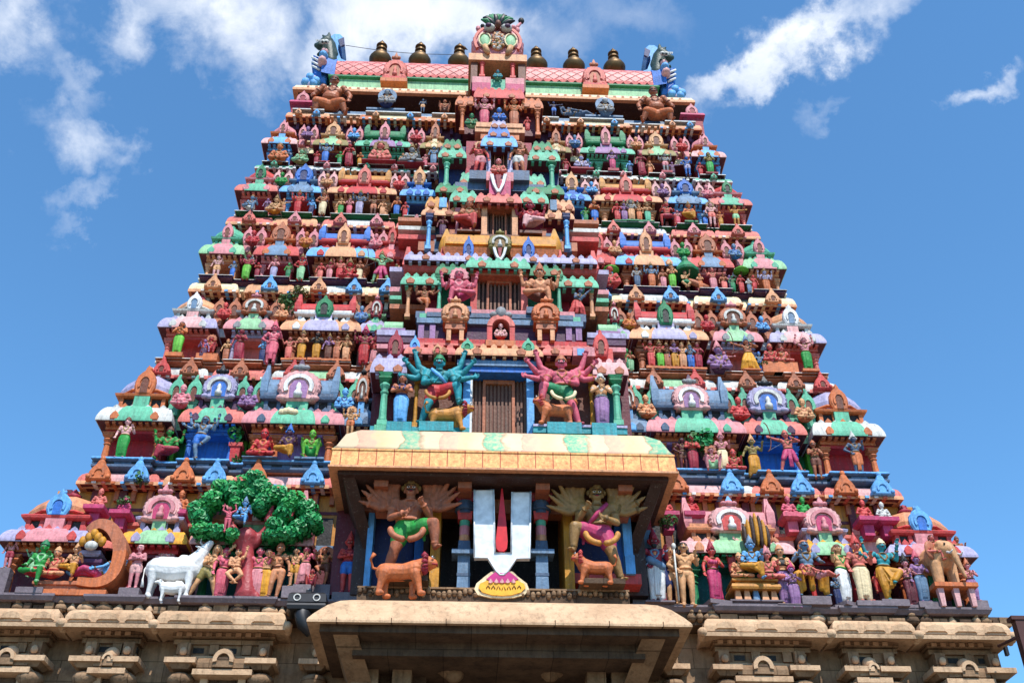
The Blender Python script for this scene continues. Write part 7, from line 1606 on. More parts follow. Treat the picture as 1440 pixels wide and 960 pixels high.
# ---- top storey
st(6, 461, 166, 54, 'burly_seated', 'rustbrown', 'orange', '', ('low_crown', 'brown'), label='burly red brown figure seated at the left end of the top storey', gar='knee', dy=-.05, face=True, must=1, jewel='brown', fine=True)
st(6, 926, 178, 50, 'burly_seated', 'rustbrown', 'orange', '', ('low_crown', 'brown'), label='burly red brown figure seated at the right end of the top storey', gar='knee', dy=-.05, mirror=True, face=True, must=1, jewel='brown', fine=True)
st(6, 543, 150, 22, 'bust', 'grey', 'navy', '', ('low_crown', 'steel'), label='grey figure under a small arch, left half of the top storey rail', floor=None, prop=halo('steel', .22, .46))
st(6, 852, 162, 22, 'bust', 'grey', 'steel', '', ('low_crown', 'offwhite'), label='grey figure under a small arch, right half of the top storey rail', floor=None, prop=halo('steel', .22, .46))
st(6, 779, 164, 20, 'side_embrace', 'navy', 'blue', '', ('bun', 'navy'), label='little navy figure pointing right in the dark top storey', dy=.5, floor=None)
st(6, 806, 166, 14, 'reclining', 'slate', 'slate', '', ('bun', 'black'), label='little slate figure lying in the dark top storey', dy=.5, floor=None)
st(6, 625, 160, 18, 'squatting', 'clay', 'brown', '', ('bun', 'black'), label='little terracotta figure squatting left of the orange pillar, top storey', dy=.5, floor=None)
st(6, 594, 158, 18, 'blessing', 'slate', 'tan', '', ('bun', 'black'), label='little slate figure standing in the dark left half, top storey', dy=.5, floor=None)

# ---- central bay
def cst(px, row, h, Y, pose, skin, cloth, label, head, gar='short', **kw):
    kw.setdefault('group', 'statues of the central bay'); return statue(px, row, h, Y, pose, skin, cloth, label, head, gar, **kw)
def garland(rx, rz, cx, cz, m_, r=.022, a0=150, a1=390, y=-.17):
    m = MB(); m.tube([(cx+rx*cos(radians(a0+(a1-a0)*i/20)), y-.03*sin(pi*i/20), cz+rz*sin(radians(a0+(a1-a0)*i/20))) for i in range(21)], [r*.6]+[r]*19+[r*.6], 8, m_); return [('garland', m)]
def sash(m_): m = MB(); m.tube([(-.09, -.075, .78), (.0, -.095, .68), (.09, -.08, .57)], [.02, .026, .02], 7, m_); return [('sash', m)]
cst(571, 815, 136, -1.70, 'guardian_many_arms', 'chestnut', 'grass', 'huge brown guardian with fanned arms and green shorts, left in the porch', ('crown', 'gold'), must=1, fine=True, jewel='clay', prop=garland(.15, .12, -.01, .43, 'clay', .03, 175, 365), floor=ZPORCH, pl='dark_stone')
cst(845, 820, 134, -1.70, 'guardian_many_arms', 'bronzegold', 'hotpink', 'huge bronze gold guardian with fanned arms and magenta shorts, right in the porch', ('crown', 'gold'), must=1, fine=True, mirror=True, jewel='gold', prop=garland(.15, .12, -.01, .43, 'ochre', .028, 175, 365)+sash('hotpink'), floor=ZPORCH, pl='dark_stone')
Y2 = -.98; Z2 = at(700, 609, -1.25).z
cst(614, 600, 96, Y2, 'guardian_eight_arms', 'turq', 'red', 'big turquoise guardian with eight arms and red shorts left of the blue door', ('low_crown', 'green'), must=1, beard=0, fine=True, jewel='teal', prop=garland(.14, .12, .0, .40, 'ochre', .022, 175, 365)+sash('sky'), floor=Z2, pl='turq')
cst(792, 601, 96, Y2, 'guardian_eight_arms', 'pink', 'green', 'big pink guardian with eight arms and green shorts right of the blue door', ('low_crown', 'clay'), must=1, fine=True, mirror=True, jewel='clay', prop=garland(.14, .12, .0, .40, 'cream', .022, 175, 365), floor=Z2, pl='turq')
cst(562, 598, 70, -1.0, 'arms_folded', 'clay', 'sky', 'dark skinned statue in light blue trousers between green column and turquoise guardian', ('hair', 'black'), 'long', floor=Z2, pl='turq', jewel='navy')
cst(848, 600, 70, -1.0, 'palms_joined', 'tan', 'lilac', 'tan statue in a lilac skirt between pink guardian and green column', ('crown', 'offwhite'), 'skirt', floor=Z2, pl='turq', jewel='offwhite')
Z3 = at(700, 441, -.1).z
cst(644, 438, 56, .15, 'one_leg_hanging_four_armed', 'pink', 'hotpink', 'pink four armed statue seated left of the pink framed door', ('flame', 'rose'), floor=Z3, pl='slate', jewel='rose')
cst(760, 440, 60, .15, 'one_leg_hanging_four_armed', 'flesh', 'brown', 'tan four armed statue seated right of the pink framed door', ('crown', 'clay'), floor=Z3, pl='slate', jewel='peach', mirror=True)
cst(596, 442, 40, .35, 'dancing', 'chestnut', 'orange', 'red brown dancing statue beside the left green slab of the pink door', ('low_crown', 'brown'), floor=Z3, pl='slate')
cst(812, 446, 40, .35, 'lunging', 'slate', 'coral', 'slate statue lunging beside the right green slab of the pink door', ('low_crown', 'red'), 'long', floor=Z3, pl='slate')
cst(704, 477, 20, -.5, 'bust', 'palepink', 'red', 'pale seated statue in red inside the small arched niche over the blue door', ('low_crown', 'palepink'), floor=None)
Z4 = at(700, 331, 1.3).z
cst(659, 330, 46, 1.42, 'one_leg_hanging', 'clay', 'coral', 'terracotta statue in red pink seated left of the orange framed door', ('flame', 'clay'), 'long', floor=Z4, pl='brown')
cst(746, 331, 44, 1.42, 'one_leg_hanging_four_armed', 'crimson', 'palepink', 'crimson four armed statue seated right of the orange framed door', ('crown', 'crimson'), 'long', floor=Z4, pl='brown', jewel='coral')
cst(622, 334, 30, 1.6, 'lady', 'maroon', 'purple', 'maroon statue in the shade left of the orange framed door', ('bun', 'maroon'), 'skirt', floor=Z4, pl='brown')
Z5 = at(700, 258, 2.2).z
cst(673, 246, 44, 2.25, 'hip_swayed', 'coral', 'rose', 'red pink statue with swayed hip left of the small blue topped door', ('flame', 'peach'), floor=Z5, pl='slate')
cst(731, 246, 44, 2.25, 'hip_swayed', 'clay', 'offwhite', 'terracotta statue with swayed hip right of the small blue topped door', ('flame', 'clay'), mirror=True, floor=Z5, pl='slate')
cst(701, 248, 22, 1.85, 'bust', 'salmon', 'coral', 'pink seated statue over a forked white mark below the small door', ('low_crown', 'rose'), floor=None)
Z6 = at(700, 180, 2.9).z
cst(681, 178, 38, 3.1, 'four_armed', 'rose', 'pink', 'rose four armed statue, left one beneath the pink eave near the roof', ('crown', 'rose'), 'long', floor=Z6, pl='peach')
cst(723, 180, 38, 3.1, 'four_armed', 'orange', 'clay', 'orange four armed statue, right one beneath the pink eave near the roof', ('crown', 'orange'), 'long', floor=Z6, pl='peach')
cst(702, 172, 18, 2.6, 'bust', 'blue', 'blue', 'blue seated statue on a lavender block beneath the pink eave', ('low_crown', 'sky'), floor=None)
cst(663, 180, 18, 3.15, 'bust', 'green', 'palegreen', 'small green seated statue beside the left orange pillar near the roof', ('low_crown', 'green'), floor=None)
cst(742, 184, 18, 3.15, 'lady', 'coral', 'coral', 'small red pink statue beside the right orange pillar near the roof', ('low_crown', 'coral'), 'skirt', floor=None)
cst(700, 112, 12, 3.3, 'bust', 'turq', 'mint', 'tiny turquoise seated statue in the gable house at the roof', ('low_crown', 'slate'), floor=None)

# ---- small seated figures on the parapets and attendants in the recesses
PARA = [('red', 'crimson'), ('steel', 'blue'), ('orange', 'mustard'), ('grass', 'green'), ('rose', 'pink'), ('tan', 'clay'), ('lilac', 'purple'), ('coral', 'red'), ('sky', 'navy'), ('peach', 'orange')]
_used = {}
def uniq(lab):
    _used[lab] = _used.get(lab, 0)+1; return _used[lab] == 1
for k in range(1, 6):
    z = tier_z(k); L = sorted((a, b, kd) for a, b, kd in LAY[k]); i = k*3
    for j in range(len(L)-1):
        for s_ in (-1, 1):
            x0, x1 = X(L[j][1], k), X(L[j+1][0], k); cx = (x0+x1)/2*(1 if s_ < 0 else -1); i += 1
            sk, cl = PARA[i % len(PARA)]; side = 'left' if s_ < 0 else 'right'
            spot = {'kuta': f'beside the {side} corner dome', 'panel': f'beside the {side} barrel roof', 'shala': f'inward of the {side} barrel roof', 'panel2': f'near the {side} of the bay'}[L[j][2]]
            H = (z['rf']-z['ct'])*(.50 if k < 3 else .52)
            fg = figure('bust', 'short'); sc = H/fg['h']
            t = statue(700, 400, 20, TY[k]-.06, 'bust', sk, cl, f'small {cw(sk)} seated figure on the {ORD[k]} parapet, {spot}', ('low_crown', sk), 'short', hm=H, z=z['ct']+.02, face=False, jewel=cl, group='seated figures on the parapets')
            t.location.x = cx
# attendants on the ledges beside the pavilions
ATT = ['blessing', 'lady', 'palms_joined', 'hand_on_hip', 'side_embrace', 'hip_swayed', 'arms_folded']
for k in range(2, 6):
    z = tier_z(k); i = k*5; zf = tier_z(k-1)['fn']
    for j, (a, b, kd) in enumerate(sorted(LAY[k])):
        if kd == 'shala' and k in (2, 3, 4): continue
        for s_ in (-1, 1):
            for e_ in (0, 1):
                i += 1; xx = X(a, k)+.03 if e_ == 0 else X(b, k)-.03
                if kd == 'kuta' and e_ == 0: continue
                sk, cl = PARA[(i*3) % len(PARA)]; pose = ATT[i % len(ATT)]; side = 'left' if s_ < 0 else 'right'; edge = 'outer' if e_ == 0 else 'inner'
                nm = {'kuta': 'corner', 'panel': 'narrow', 'shala': 'wide', 'panel2': 'innermost'}[kd]; H = (z['cb']-zf)*.62
                t = statue(700, 400, 20, TY[k]-.30, pose, sk, cl, f'small {cw(sk)} attendant at the {edge} pillar of the {side} {nm} pavilion, {ORD[k]} storey', ('low_crown' if i % 2 else 'bun', cl), 'long', hm=H, z=zf+.01, face=False, jewel='gold', group='attendants beside the pavilion pillars')
                t.location.x = xx if s_ < 0 else -xx
# ------------------------------------------------------------------ animals
def beast(px, row, wpx, Y, kind, skin, label, cat, rot=0, mirror=False, floor=None, pl='clay', spots=None, name=None, hide=()):
    """quadruped facing the viewer's right, body about one unit long"""
    b = MB(); C = lambda p0, r0, p1, r1, n=12: b.cone(p0, r0, p1, r1, n, rings=3)
    parts = {}
    if kind in ('cow', 'calf'):
        up_ = kind == 'cow'
        C((-.34,0,.62),.25,(.0,0,.58),.27); C((0,0,.58),.27,(.28,0,.62),.25); C((.28,0,.82),.11,(.12,0,.86),.09); C((-.3,0,.78),.12,(.1,0,.76),.12)
        C((-.48,0,.66),.10,(-.40,0,.60),.15)
        if up_: C((.34,-.02,.74),.20,(.52,-.05,.98),.12); C((.52,-.06,1.02),.11,(.64,-.09,1.17),.07); C((.50,-.05,1.02),.115,(.53,-.05,1.06),.10); C((.42,-.03,.56),.11,(.53,-.05,.80),.07)
        else: C((-.36,-.02,.66),.17,(-.60,-.05,.86),.10); C((-.58,-.05,.88),.10,(-.76,-.08,.84),.06)
        for x, y in ((-.38,-.11),(-.40,.11),(.33,-.11),(.33,.11)):
            k = -.03 if x < 0 else .0
            C((x,y,.52),.125 if x < 0 else .105,(x+k+.02,y,.27),.062); C((x+k+.02,y,.27),.06,(x+k,y,.05),.045); C((x+k,y,.04),.055,(x+k+.02,y,.015),.058)
        b.ball((-.05,0,.42),(.10,.09,.06),'x',10,7)
        hd = Vector((.52,-.06,1.06)) if up_ else Vector((-.6,-.05,.9)); sg = 1 if up_ else -1
        for s in (-1, 1): C(hd+V(-.03*sg,.06*s,.0),.03,hd+V(-.13*sg,.15*s,-.01),.018)
        t = MB(); t.tube([(-.54,0,.72),(-.60,0,.62),(-.60,-.02,.4),(-.58,-.02,.24)] if up_ else [(.48,0,.7),(.55,0,.6),(.55,0,.35)], [.03,.022,.018,.04][:4 if up_ else 3], 8, skin); parts['tail'] = t
        if up_:
            for s in (-1, 1):
                h = MB(); h.tube([hd+V(-.02,.045*s,.05), hd+V(-.07,.09*s,.11), hd+V(-.06,.10*s,.19)], [.024,.018,.006], 7, 'offwhite'); parts['horn'+str(s)] = h
        e = MB(); q = hd+V(.045*sg,-.075,.03); e.ball(q,(.018,.012,.02),'black',8,6); parts['eye'] = e
    else:   # lion or dog
        C((-.34,0,.52),.20,(.05,0,.52),.19); C((.05,0,.52),.19,(.30,0,.58),.22)
        up2 = kind == 'lion'
        hd = Vector((.50,-.06,.80)) if up2 else Vector((.56,-.08,.70))
        C((.34,0,.62),.19,hd,.15); C(hd,.165,hd+V(.10,-.07,-.03),.11); C(hd+V(.08,-.08,-.06),.05,hd+V(.15,-.12,-.07),.04)
        for s in (-1, 1): C(hd+V(-.03,.08*s,.09),.035,hd+V(-.05,.11*s,.15),.015)
        for x, y, f in ((-.34,-.10,-.10),(-.36,.10,.05),(.30,-.10,.12),(.28,.10,-.04)):
            C((x,y,.46),.14,(x+f*.6,y,.25),.078); C((x+f*.6,y,.25),.076,(x+f,y,.05),.055); C((x+f,y,.04),.065,(x+f+.07,y-.02,.03),.055)
        t = MB(); t.tube([(-.46,0,.58),(-.60,0,.62),(-.66,-.04,.80),(-.58,-.06,.92)], [.035,.03,.028,.05], 8, skin); parts['tail'] = t
        if up2 or kind == 'dog':
            m = MB(); rng = random.Random(3)
            for i in range(26):
                a = rng.random()*6.28; q = hd+V(-.04+.03*rng.random(), .16*cos(a), .17*sin(a)); m.tube([q, q+V(-.05,.06*cos(a),.06*sin(a)), q+V(-.11,.05*cos(a),.03*sin(a)-.03)], [.035,.03,.006], 6, 'crimson' if kind == 'dog' else 'coral')
            parts['mane'] = m
        e = MB()
        for s in (-1, 1): e.ball(hd+V(.10,-.115+.06*s-.01,.07),(.03,.026,.028),'white',8,6); e.ball(hd+V(.115,-.135+.06*s-.015,.072),(.016,.014,.016),'black',6,5)
        e.tube([hd+V(.09,-.19,-.08), hd+V(.19,-.18,-.085), hd+V(.20,-.08,-.085)], .016, 6, 'crimson'); parts['face'] = e
    me = fuse(b, .014, 'body_'+kind)
    p = at(px, row, Y); s = (at(px+wpx, row, Y).x-p.x)/1.12
    t = empty(name or kind+'_statue', (p.x, Y, p.z), label, cat); t.scale = (-s if mirror else s, s, s); t.rotation_euler = (0, 0, radians(rot))
    o = bpy.data.objects.new('body', me); COL.objects.link(o); o.parent = t; recolor(o, skin)
    for n_, mb in parts.items():
        if n_ in hide: continue
        o = link(n_.rstrip('-1'), raw_mesh(mb, n_)); o.parent = t
    if floor is not None and p.z-floor > .03:
        m = MB(); m.mould(-.5, .5, -.16, .16, [(.03, (floor-p.z)/s), (.03, -.02), (0, 0)], pl); o = link('plinth', raw_mesh(m, 'plinth')); o.parent = t
    return t
T0Y = TY[0]-.45
paint('cowwhite', .5, .18, (224, 222, 220))
beast(238, 842, 80, T0Y, 'cow', 'cowwhite', 'large white cow with raised head on the lowest ledge', 'cow statue', floor=ZF0, pl='slate2', name='cow_statue')
beast(240, 846, 38, T0Y-.18, 'calf', 'cowwhite', 'small white calf standing under the large white cow', 'calf statue', floor=ZF0, pl='slate2', name='calf_statue')
beast(562, 838, 76, -2.04, 'dog', 'orange', 'orange lion dog with red face under the brown guardian', 'animal statue', floor=None, name='lion_statue')
beast(838, 822, 54, -2.0, 'lion', 'orange', 'orange lion with raised head under the bronze gold guardian', 'animal statue', mirror=True, floor=ZPORCH, pl='dark_stone', name='lion_statue')
beast(628, 606, 56, -1.12, 'dog', 'ochre', 'ochre beast with crimson mane crouching below the turquoise guardian', 'animal statue', floor=None, name='lion_statue')
beast(782, 598, 52, -1.1, 'lion', 'orange', 'orange beast below the lifted foot of the pink guardian', 'animal statue', mirror=True, floor=None, name='lion_statue')
# elephant seen from the front at the right corner
def elephant():
    Y = TY[0]-.45; p = at(1331, 826, Y); H = at(1331, 760, Y).z-p.z
    b = MB(); C = lambda p0, r0, p1, r1: b.cone(p0, r0, p1, r1, 12, rings=3)
    C((0,.35,.60),.30,(0,.0,.60),.30); C((0,-.15,.72),.20,(0,-.22,.70),.19); C((-.1,-.2,.80),.10,(.1,-.2,.80),.10)
    for i in range(5): C((.02*i,-.36-.02*i,.66-.12*i),.085-.011*i,(.02*(i+1),-.38-.02*i,.54-.12*i),.075-.011*i)
    for x, y in ((-.17,-.05),(.17,-.05),(-.17,.4),(.17,.4)): C((x,y,.45),.13,(x*1.1,y,.05),.10)
    t = empty('elephant_statue', p, 'cream elephant facing outward on an orange table at the right corner', 'elephant statue'); s = H/1.0; t.scale = (s, s, s); t.rotation_euler = (0, 0, radians(18))
    o = bpy.data.objects.new('body', fuse(b, .018, 'body_elephant')); COL.objects.link(o); o.parent = t; recolor(o, 'tan')
    for s_ in (-1, 1):
        m = MB(); m.ball((s_*.27,-.12,.70),(.15,.04,.20),'clay',12,8); o = link('ear', raw_mesh(m, 'ear')); o.parent = t
        m = MB(); m.tube([(s_*.10,-.36,.58),(s_*.13,-.46,.52),(s_*.12,-.54,.56)],[.03,.024,.008],7,'white'); o = link('tusk', raw_mesh(m, 'tusk')); o.parent = t
        m = MB(); m.ball((s_*.12,-.36,.76),.022,'black',7,5); o = link('eye', raw_mesh(m, 'eye')); o.parent = t
    tb = MB(); a, c = at(1308, 826, Y), at(1362, 826, Y); tb.mould(a.x, c.x, Y-.35, Y+.4, [(-.1, p.z-.16), (.05, p.z-.12), (.05, p.z-.02), (0, p.z)], 'orange'); tr = tb.build('table'); tag(tr, 'orange table with pale legs under the cream elephant', 'table')
    lg = None
    for x in (a.x+.1, c.x-.1, (a.x+c.x)/2):
        lg = MB(); lg.frus(x, Y-.25, ZF0, p.z-.14, .10, .1, .14, .14, 'palepink'); o = lg.build('leg', tr)
    for px_ in (1313, 1342):
        q = MB(); u, v = at(px_, 832, Y+.3), at(px_, 790, Y+.3); q.frus(u.x, Y+.3, ZF0, v.z, .2, .16, .14, .12, 'green'); q.frus(u.x, Y+.3, v.z, v.z+.1, .14, .12, .22, .2, 'tan'); tag(q.build('green_post'), 'green tapered post behind the elephant, '+('left' if px_ < 1330 else 'right')+' one of two', 'post', 'green posts by the elephant')
elephant()

# ------------------------------------------------------------------ hood, benches, thrones
def hood_left():
    Y = T0Y-.05
    a, c = at(42, 834, Y), at(150, 834, Y); z0, z1 = at(95, 836, Y).z, at(95, 816, Y).z
    m = MB(); h = z1-z0
    m.mould(a.x+.08, c.x-.08, Y, Y+.6, [(.08, z0), (.08, z0+.3*h), (.02, z0+.36*h), (.02, z0+.6*h), (.07, z0+.66*h), (.07, z0+.86*h), (0, z1)], 'clay'); m.box(a.x-.02, c.x+.02, Y-.14, Y+.6, z0-.05, z0+.08, 'orange')
    tag(m.build('bench'), 'orange brown stepped bench carrying the seated pair at left', 'bench')
    pts = [(112,822),(140,824),(160,814),(170,792),(171,768),(160,748),(143,742),(128,752)]
    w = [at(x, r, Y+.1) for x, r in pts]; b = MB()
    n = len(w); path = []
    for i in range((n-1)*4+1):
        t = i/4; k = min(n-2, int(t)); f = t-k; p0, p1, p2, p3 = w[max(0, k-1)], w[k], w[k+1], w[min(n-1, k+2)]
        path.append(.5*((2*p1)+(p2-p0)*f+(2*p0-5*p1+4*p2-p3)*f*f+(3*p1-p0-3*p2+p3)*f*f*f))
    vs = []; fs = []
    for i, p in enumerate(path):
        t = (path[min(i+1, len(path)-1)]-path[max(0, i-1)]).normalized(); nn = Vector((t.z, 0, -t.x)); wd = .09+.06*sin(pi*i/len(path))
        for yy, s in ((Y-.15, 1), (Y-.15, -1), (Y+.5, -1), (Y+.5, 1)): vs.append((p.x+nn.x*wd*s, yy, p.z+nn.z*wd*s))
    for i in range(len(path)-1):
        for k in range(4): fs.append((i*4+k, i*4+4+k, i*4+4+(k+1) % 4, i*4+(k+1) % 4))
    fs.append((0,1,2,3)); q = (len(path)-1)*4; fs.append((q+3,q+2,q+1,q))
    cut = len(path)//2
    b.add(vs, [f for f in fs if max(f) <= cut*4+3], 'orange'); b.add(vs, [f for f in fs if max(f) > cut*4+3], 'clay')
    r = b.build('serpent_hood'); tag(r, 'big curled orange and maroon serpent hood arching over a light blue lying figure', 'serpent sculpture')
    k = MB()
    for i in range(4):
        z = at(130, 806-12*i, Y+.2).z; x = at(126-2*i, 800, Y+.2).x; k.mould(x-.3+.04*i, x+.3-.04*i, Y+.1, Y+.6, [(0, z-.05), (.06, z), (.06, z+.08), (0, z+.12)], 'purple' if i % 2 else 'lavender')
    tag(k.build('cushion_stack'), 'purple and lavender stacked cushions under the serpent hood', 'cushions')
    g = MB(); p = at(131, 762, Y-.05)
    for i in range(5): g.ball((p.x+.11*(i-2), Y-.1, p.z+.10*(2-abs(i-2))), (.10, .09, .13), 'mustard', 8, 6)
    g.ball((p.x, Y-.12, p.z-.12), (.16, .1, .12), 'offwhite', 8, 6); o = g.build('serpent_heads', r)
hood_left()
def hood_right():
    Y = T0Y-.1
    t = MB(); a, c = at(1029, 830, Y), at(1096, 830, Y); z = lambda r: at(1062, r, Y).z
    t.mould(a.x+.12, c.x-.12, Y, Y+.6, [(.12, z(830)), (.14, z(827)), (.12, z(823)), (.02, z(822)), (.02, z(819)), (.10, z(818)), (.10, z(815)), (0, z(813))], 'ochre')
    t.mould(a.x+.02, c.x-.02, Y+.05, Y+.6, [(0, ZF0), (.0, z(846)), (.08, z(845)), (.08, z(843)), (0, z(842))], 'slate2'); t.box(a.x+.15, c.x-.15, Y+.3, Y+.6, z(843), z(828), 'brown')
    r = t.build('throne'); tag(r, 'ochre tiered bench pavilion on short posts carrying the enthroned blue statue', 'throne')
    for i in range(5):
        x = a.x+.14+(c.x-a.x-.28)*i/4; q = MB(); q.frus(x, Y+.04, z(843), z(829), .16, .14, .10, .10, 'peach' if i != 2 else 'steel'); q.build('post', r)
    h = MB(); p = at(1060, 760, Y+.35); w = at(1078, 760, Y+.35).x-p.x; hh = at(1060, 742, Y+.35).z-p.z
    for i in range(7):
        s = (i-3)/3; h.ball((p.x+w*.88*s, Y+.10-.08*(1-s*s), p.z+.16*(1-abs(s))), (w*.2, .10, hh*(1.3-.42*s*s)), 'mustard' if i % 2 else 'darkwood', 10, 8)
    h.ball((p.x, Y+.2, p.z+.05), (w*1.08, .08, hh*1.2), 'ochre', 14, 9); tag(h.build('serpent_hood'), 'striped ochre and brown serpent hood spread above the light blue enthroned statue', 'serpent sculpture')
hood_right()
def arch_throne():     # grey horseshoe arch behind the enthroned purple figure, storey two left
    Y = TY[1]-.2; p = at(404, 592, Y); r = at(416, 592, Y).x-p.x; m = MB(); m.arch(p.x, p.z, r*.68, r*1.05, Y-.05, Y+.15, 'ochre', -60, 240, 18, 1.35)
    for i in range(5): m.ball((p.x+r*(i-2)*.4, Y-.03, p.z+r*(1.4-.12*abs(i-2))), (.09, .08, .10), 'cream', 8, 6)
    m.prism([(p.x-r*.6, p.z-r*.8), (p.x+r*.6, p.z-r*.8), (p.x+r*.65, p.z+r*.5), (p.x, p.z+r*.85), (p.x-r*.65, p.z+r*.5)], Y+.02, Y+.12, 'slate'); tag(m.build('serpent_hood'), 'ochre horseshoe hood with a slate middle behind the enthroned purple statue', 'arch')
    b = MB(); a, c = at(377, 662, Y-.05), at(426, 662, Y-.05); z0, z1 = at(400, 668, Y-.05).z, at(400, 652, Y-.05).z; b.mould(a.x, c.x, Y-.1, Y+.3, [(0, z0), (.05, z0+.05), (.0, (z0+z1)/2), (.05, z1-.03), (0, z1)], 'chestnut'); tag(b.build('bench'), 'red brown bench under the enthroned purple statue', 'bench')
arch_throne()
def shade(px, row, w, Y, m_, label, pole='brown', h=24):
    p = at(px, row, Y); r = at(px+w/2, row, Y).x-p.x; b = MB(); b.lathe(p.x, Y, [(r, p.z), (r*.92, p.z+r*.18), (r*.55, p.z+r*.5), (r*.15, p.z+r*.72), (.01, p.z+r*.95)], 12, m_)
    q = MB(); q.tube([(p.x, Y+.1, at(px, row+h, Y).z), (p.x, Y, p.z)], .025, 6, pole); o = b.build('umbrella_sculpture'); tag(o, label, 'umbrella'); q.build('pole', o)
Y3 = TY[3]-.1
shade(859, 381, 24, Y3, 'lime', 'lime green umbrella over a red seated statue right of the central bay'); shade(1042, 382, 22, Y3, 'lime', 'lime green umbrella near the right corner of the fourth storey')
def hut():
    p = at(965, 386, Y3); m = MB(); m.lathe(p.x, Y3, [(.42, p.z), (.44, p.z+.08), (.22, p.z+.42), (.1, p.z+.5), (.12, p.z+.6), (.02, p.z+.95)], 10, 'green', smooth=False); tag(m.build('pointed_roof'), 'pointed green roof over a tan climbing statue, fourth storey', 'roof sculpture')
    s = MB(); q = at(975, 402, Y3-.1); s.tube([(q.x-.3, Y3-.1, q.z+.3), (q.x, Y3-.15, q.z+.1), (q.x+.3, Y3-.15, q.z-.05), (q.x+.62, Y3-.1, q.z-.1)], [.06, .1, .1, .04], 8, 'clay'); tag(s.build('serpent_sculpture'), 'terracotta serpent tail below the pointed green roof', 'serpent sculpture')
hut()

# ------------------------------------------------------------------ sculpted trees and real plants
def leaves(mb, c, r, n, size, m_, rng, flat=.8):
    for i in range(n):
        d = Vector((rng.gauss(0, 1), rng.gauss(0, 1), rng.gauss(0, 1))).normalized(); q = Vector(c)+Vector((d.x*r[0], d.y*r[1], d.z*r[2]))*(.72+.4*rng.random())
        t = d.cross(Vector((rng.random()-.5, rng.random()-.5, rng.random()-.5))).normalized(); u = d.cross(t); s = size*(.6+.8*rng.random())
        d2 = (d+t*.5).normalized()
        mb.add([q-t*s*.55, q+u*s*.42+d*s*.22, q+t*s*.75+d*s*.05, q-u*s*.42+d*s*.22], [(0, 1, 2), (0, 2, 3)], m_, False)
def sculpted_tree():
    Y = T0Y; rng = random.Random(2); p = at(345, 843, Y)
    t = empty('sculpted_tree', p, 'sculpted tree with red trunk and bright green clumped foliage left of the porch', 'tree sculpture')
    tr = MB(); P = lambda x, r, dy=0: at(x, r, Y+dy)
    tr.cone(P(346, 836), .26, P(348, 800), .17, 14, 'coral', 3); tr.cone(P(348, 800), .17, P(346, 768), .18, 14, 'coral', 3); tr.cone(P(346, 770), .20, P(346, 758), .30, 14, 'coral', 3)
    for x in (334, 341, 352, 360): tr.cone(P(x, 839, -.05), .11, P(347, 815), .10, 8, 'coral', 2)
    tr.cone(P(336, 758), .12, P(320, 730), .10, 10, 'pink', 2); tr.cone(P(358, 764), .13, P(382, 736), .08, 10, 'coral', 2); tr.cone(P(382, 736, -.05), .09, P(408, 728, -.1), .06, 8, 'brown', 2); tr.cone(P(408, 729, -.1), .06, P(414, 716, -.1), .04, 8, 'brown', 2); tr.cone(P(376, 730, -.05), .09, P(384, 712, -.05), .05, 8, 'brown', 2)
    tr.cone(P(340, 775), .1, P(322, 748), .07, 8, 'coral', 2)
    me = fuse(tr, .03, 'trunk'); o = link('trunk', me); recolor(o, 'trunkred'); adopt(o, t)
    cr = MB(); CL = [(287,716,15,13),(300,706,17,12),(283,732,12,12),(284,748,15,9),(304,750,20,9),(322,692,16,12),(345,686,20,13),(330,700,14,9),(368,690,20,12),(392,700,20,12),(414,708,19,12),(432,718,16,12),(437,732,14,11),(424,744,18,10),(404,754,20,9),(384,756,16,8),(366,716,12,8),(400,726,14,11),(330,756,12,7),(352,700,16,8),(312,688,12,10),(360,676,14,9),(444,738,9,8),(276,722,10,12),(334,712,10,8),(372,708,12,9),(388,742,14,9),(378,702,16,9),(405,716,14,8)]
    for x, r, rx, ry in CL:
        c = P(x, r, -.08+rng.random()*.12); a = P(x+rx, r).x-P(x, r).x; b_ = P(x, r-ry).z-P(x, r).z
        cr.ball(c, (a*.70, .26, b_*.70), 'sculpt_leaf', 12, 8); leaves(cr, c, (a*1.0, .40, b_*1.0), 240, .10, 'sculpt_leaf' if rng.random() < .7 else 'leaf2', rng)
    adopt(cr.build('crown'), t)
plain('leaf2', (40, 150, 70), .5); paint('trunkred', .5, .3, (160, 54, 60))
sculpted_tree()
def bush(name, px, row, wpx, hpx, Y, m_, label, cat, n=160, size=.09, stem=None, core=None):
    rng = random.Random(int(px)); p = at(px, row, Y); w = at(px+wpx/2, row, Y).x-p.x; h = at(px, row-hpx, Y).z-p.z
    t = empty(name, p, label, cat); b = MB()
    for i in range(7):
        a = rng.random()*6.28; c = (p.x+w*.5*cos(a), Y+.12*sin(a), p.z+h*(.35+.45*rng.random())); leaves(b, c, (w*.5, .18, h*.3), n//7, size, m_ if i % 3 else (core or m_), rng)
    adopt(b.build('foliage'), t); s = MB()
    for i in range(5): a = (i-2)*.3; s.tube([(p.x, Y+.05, p.z-.05), (p.x+w*.4*a, Y, p.z+h*.4), (p.x+w*a*.9, Y-.03, p.z+h*.8)], [.022, .016, .006], 5, stem or 'bark')
    adopt(s.build('stems'), t)
bush('shrub', 402, 447, 34, 32, TY[2]+.15, 'leaf_dry', 'wild olive green shrub growing on the parapet beside the left red barrel roof', 'plant', 260, .10, core='leaf')
bush('shrub', 424, 420, 26, 14, TY[3]-.4, 'leaf_dry', 'low dry shrub on the orange eave above the left red barrel roof', 'plant', 120, .08)
bush('shrub', 328, 628, 22, 30, TY[1]+.1, 'leaf', 'light green potted plant between the blue and the wide left pavilion', 'plant', 160, .1, core='leaf2')
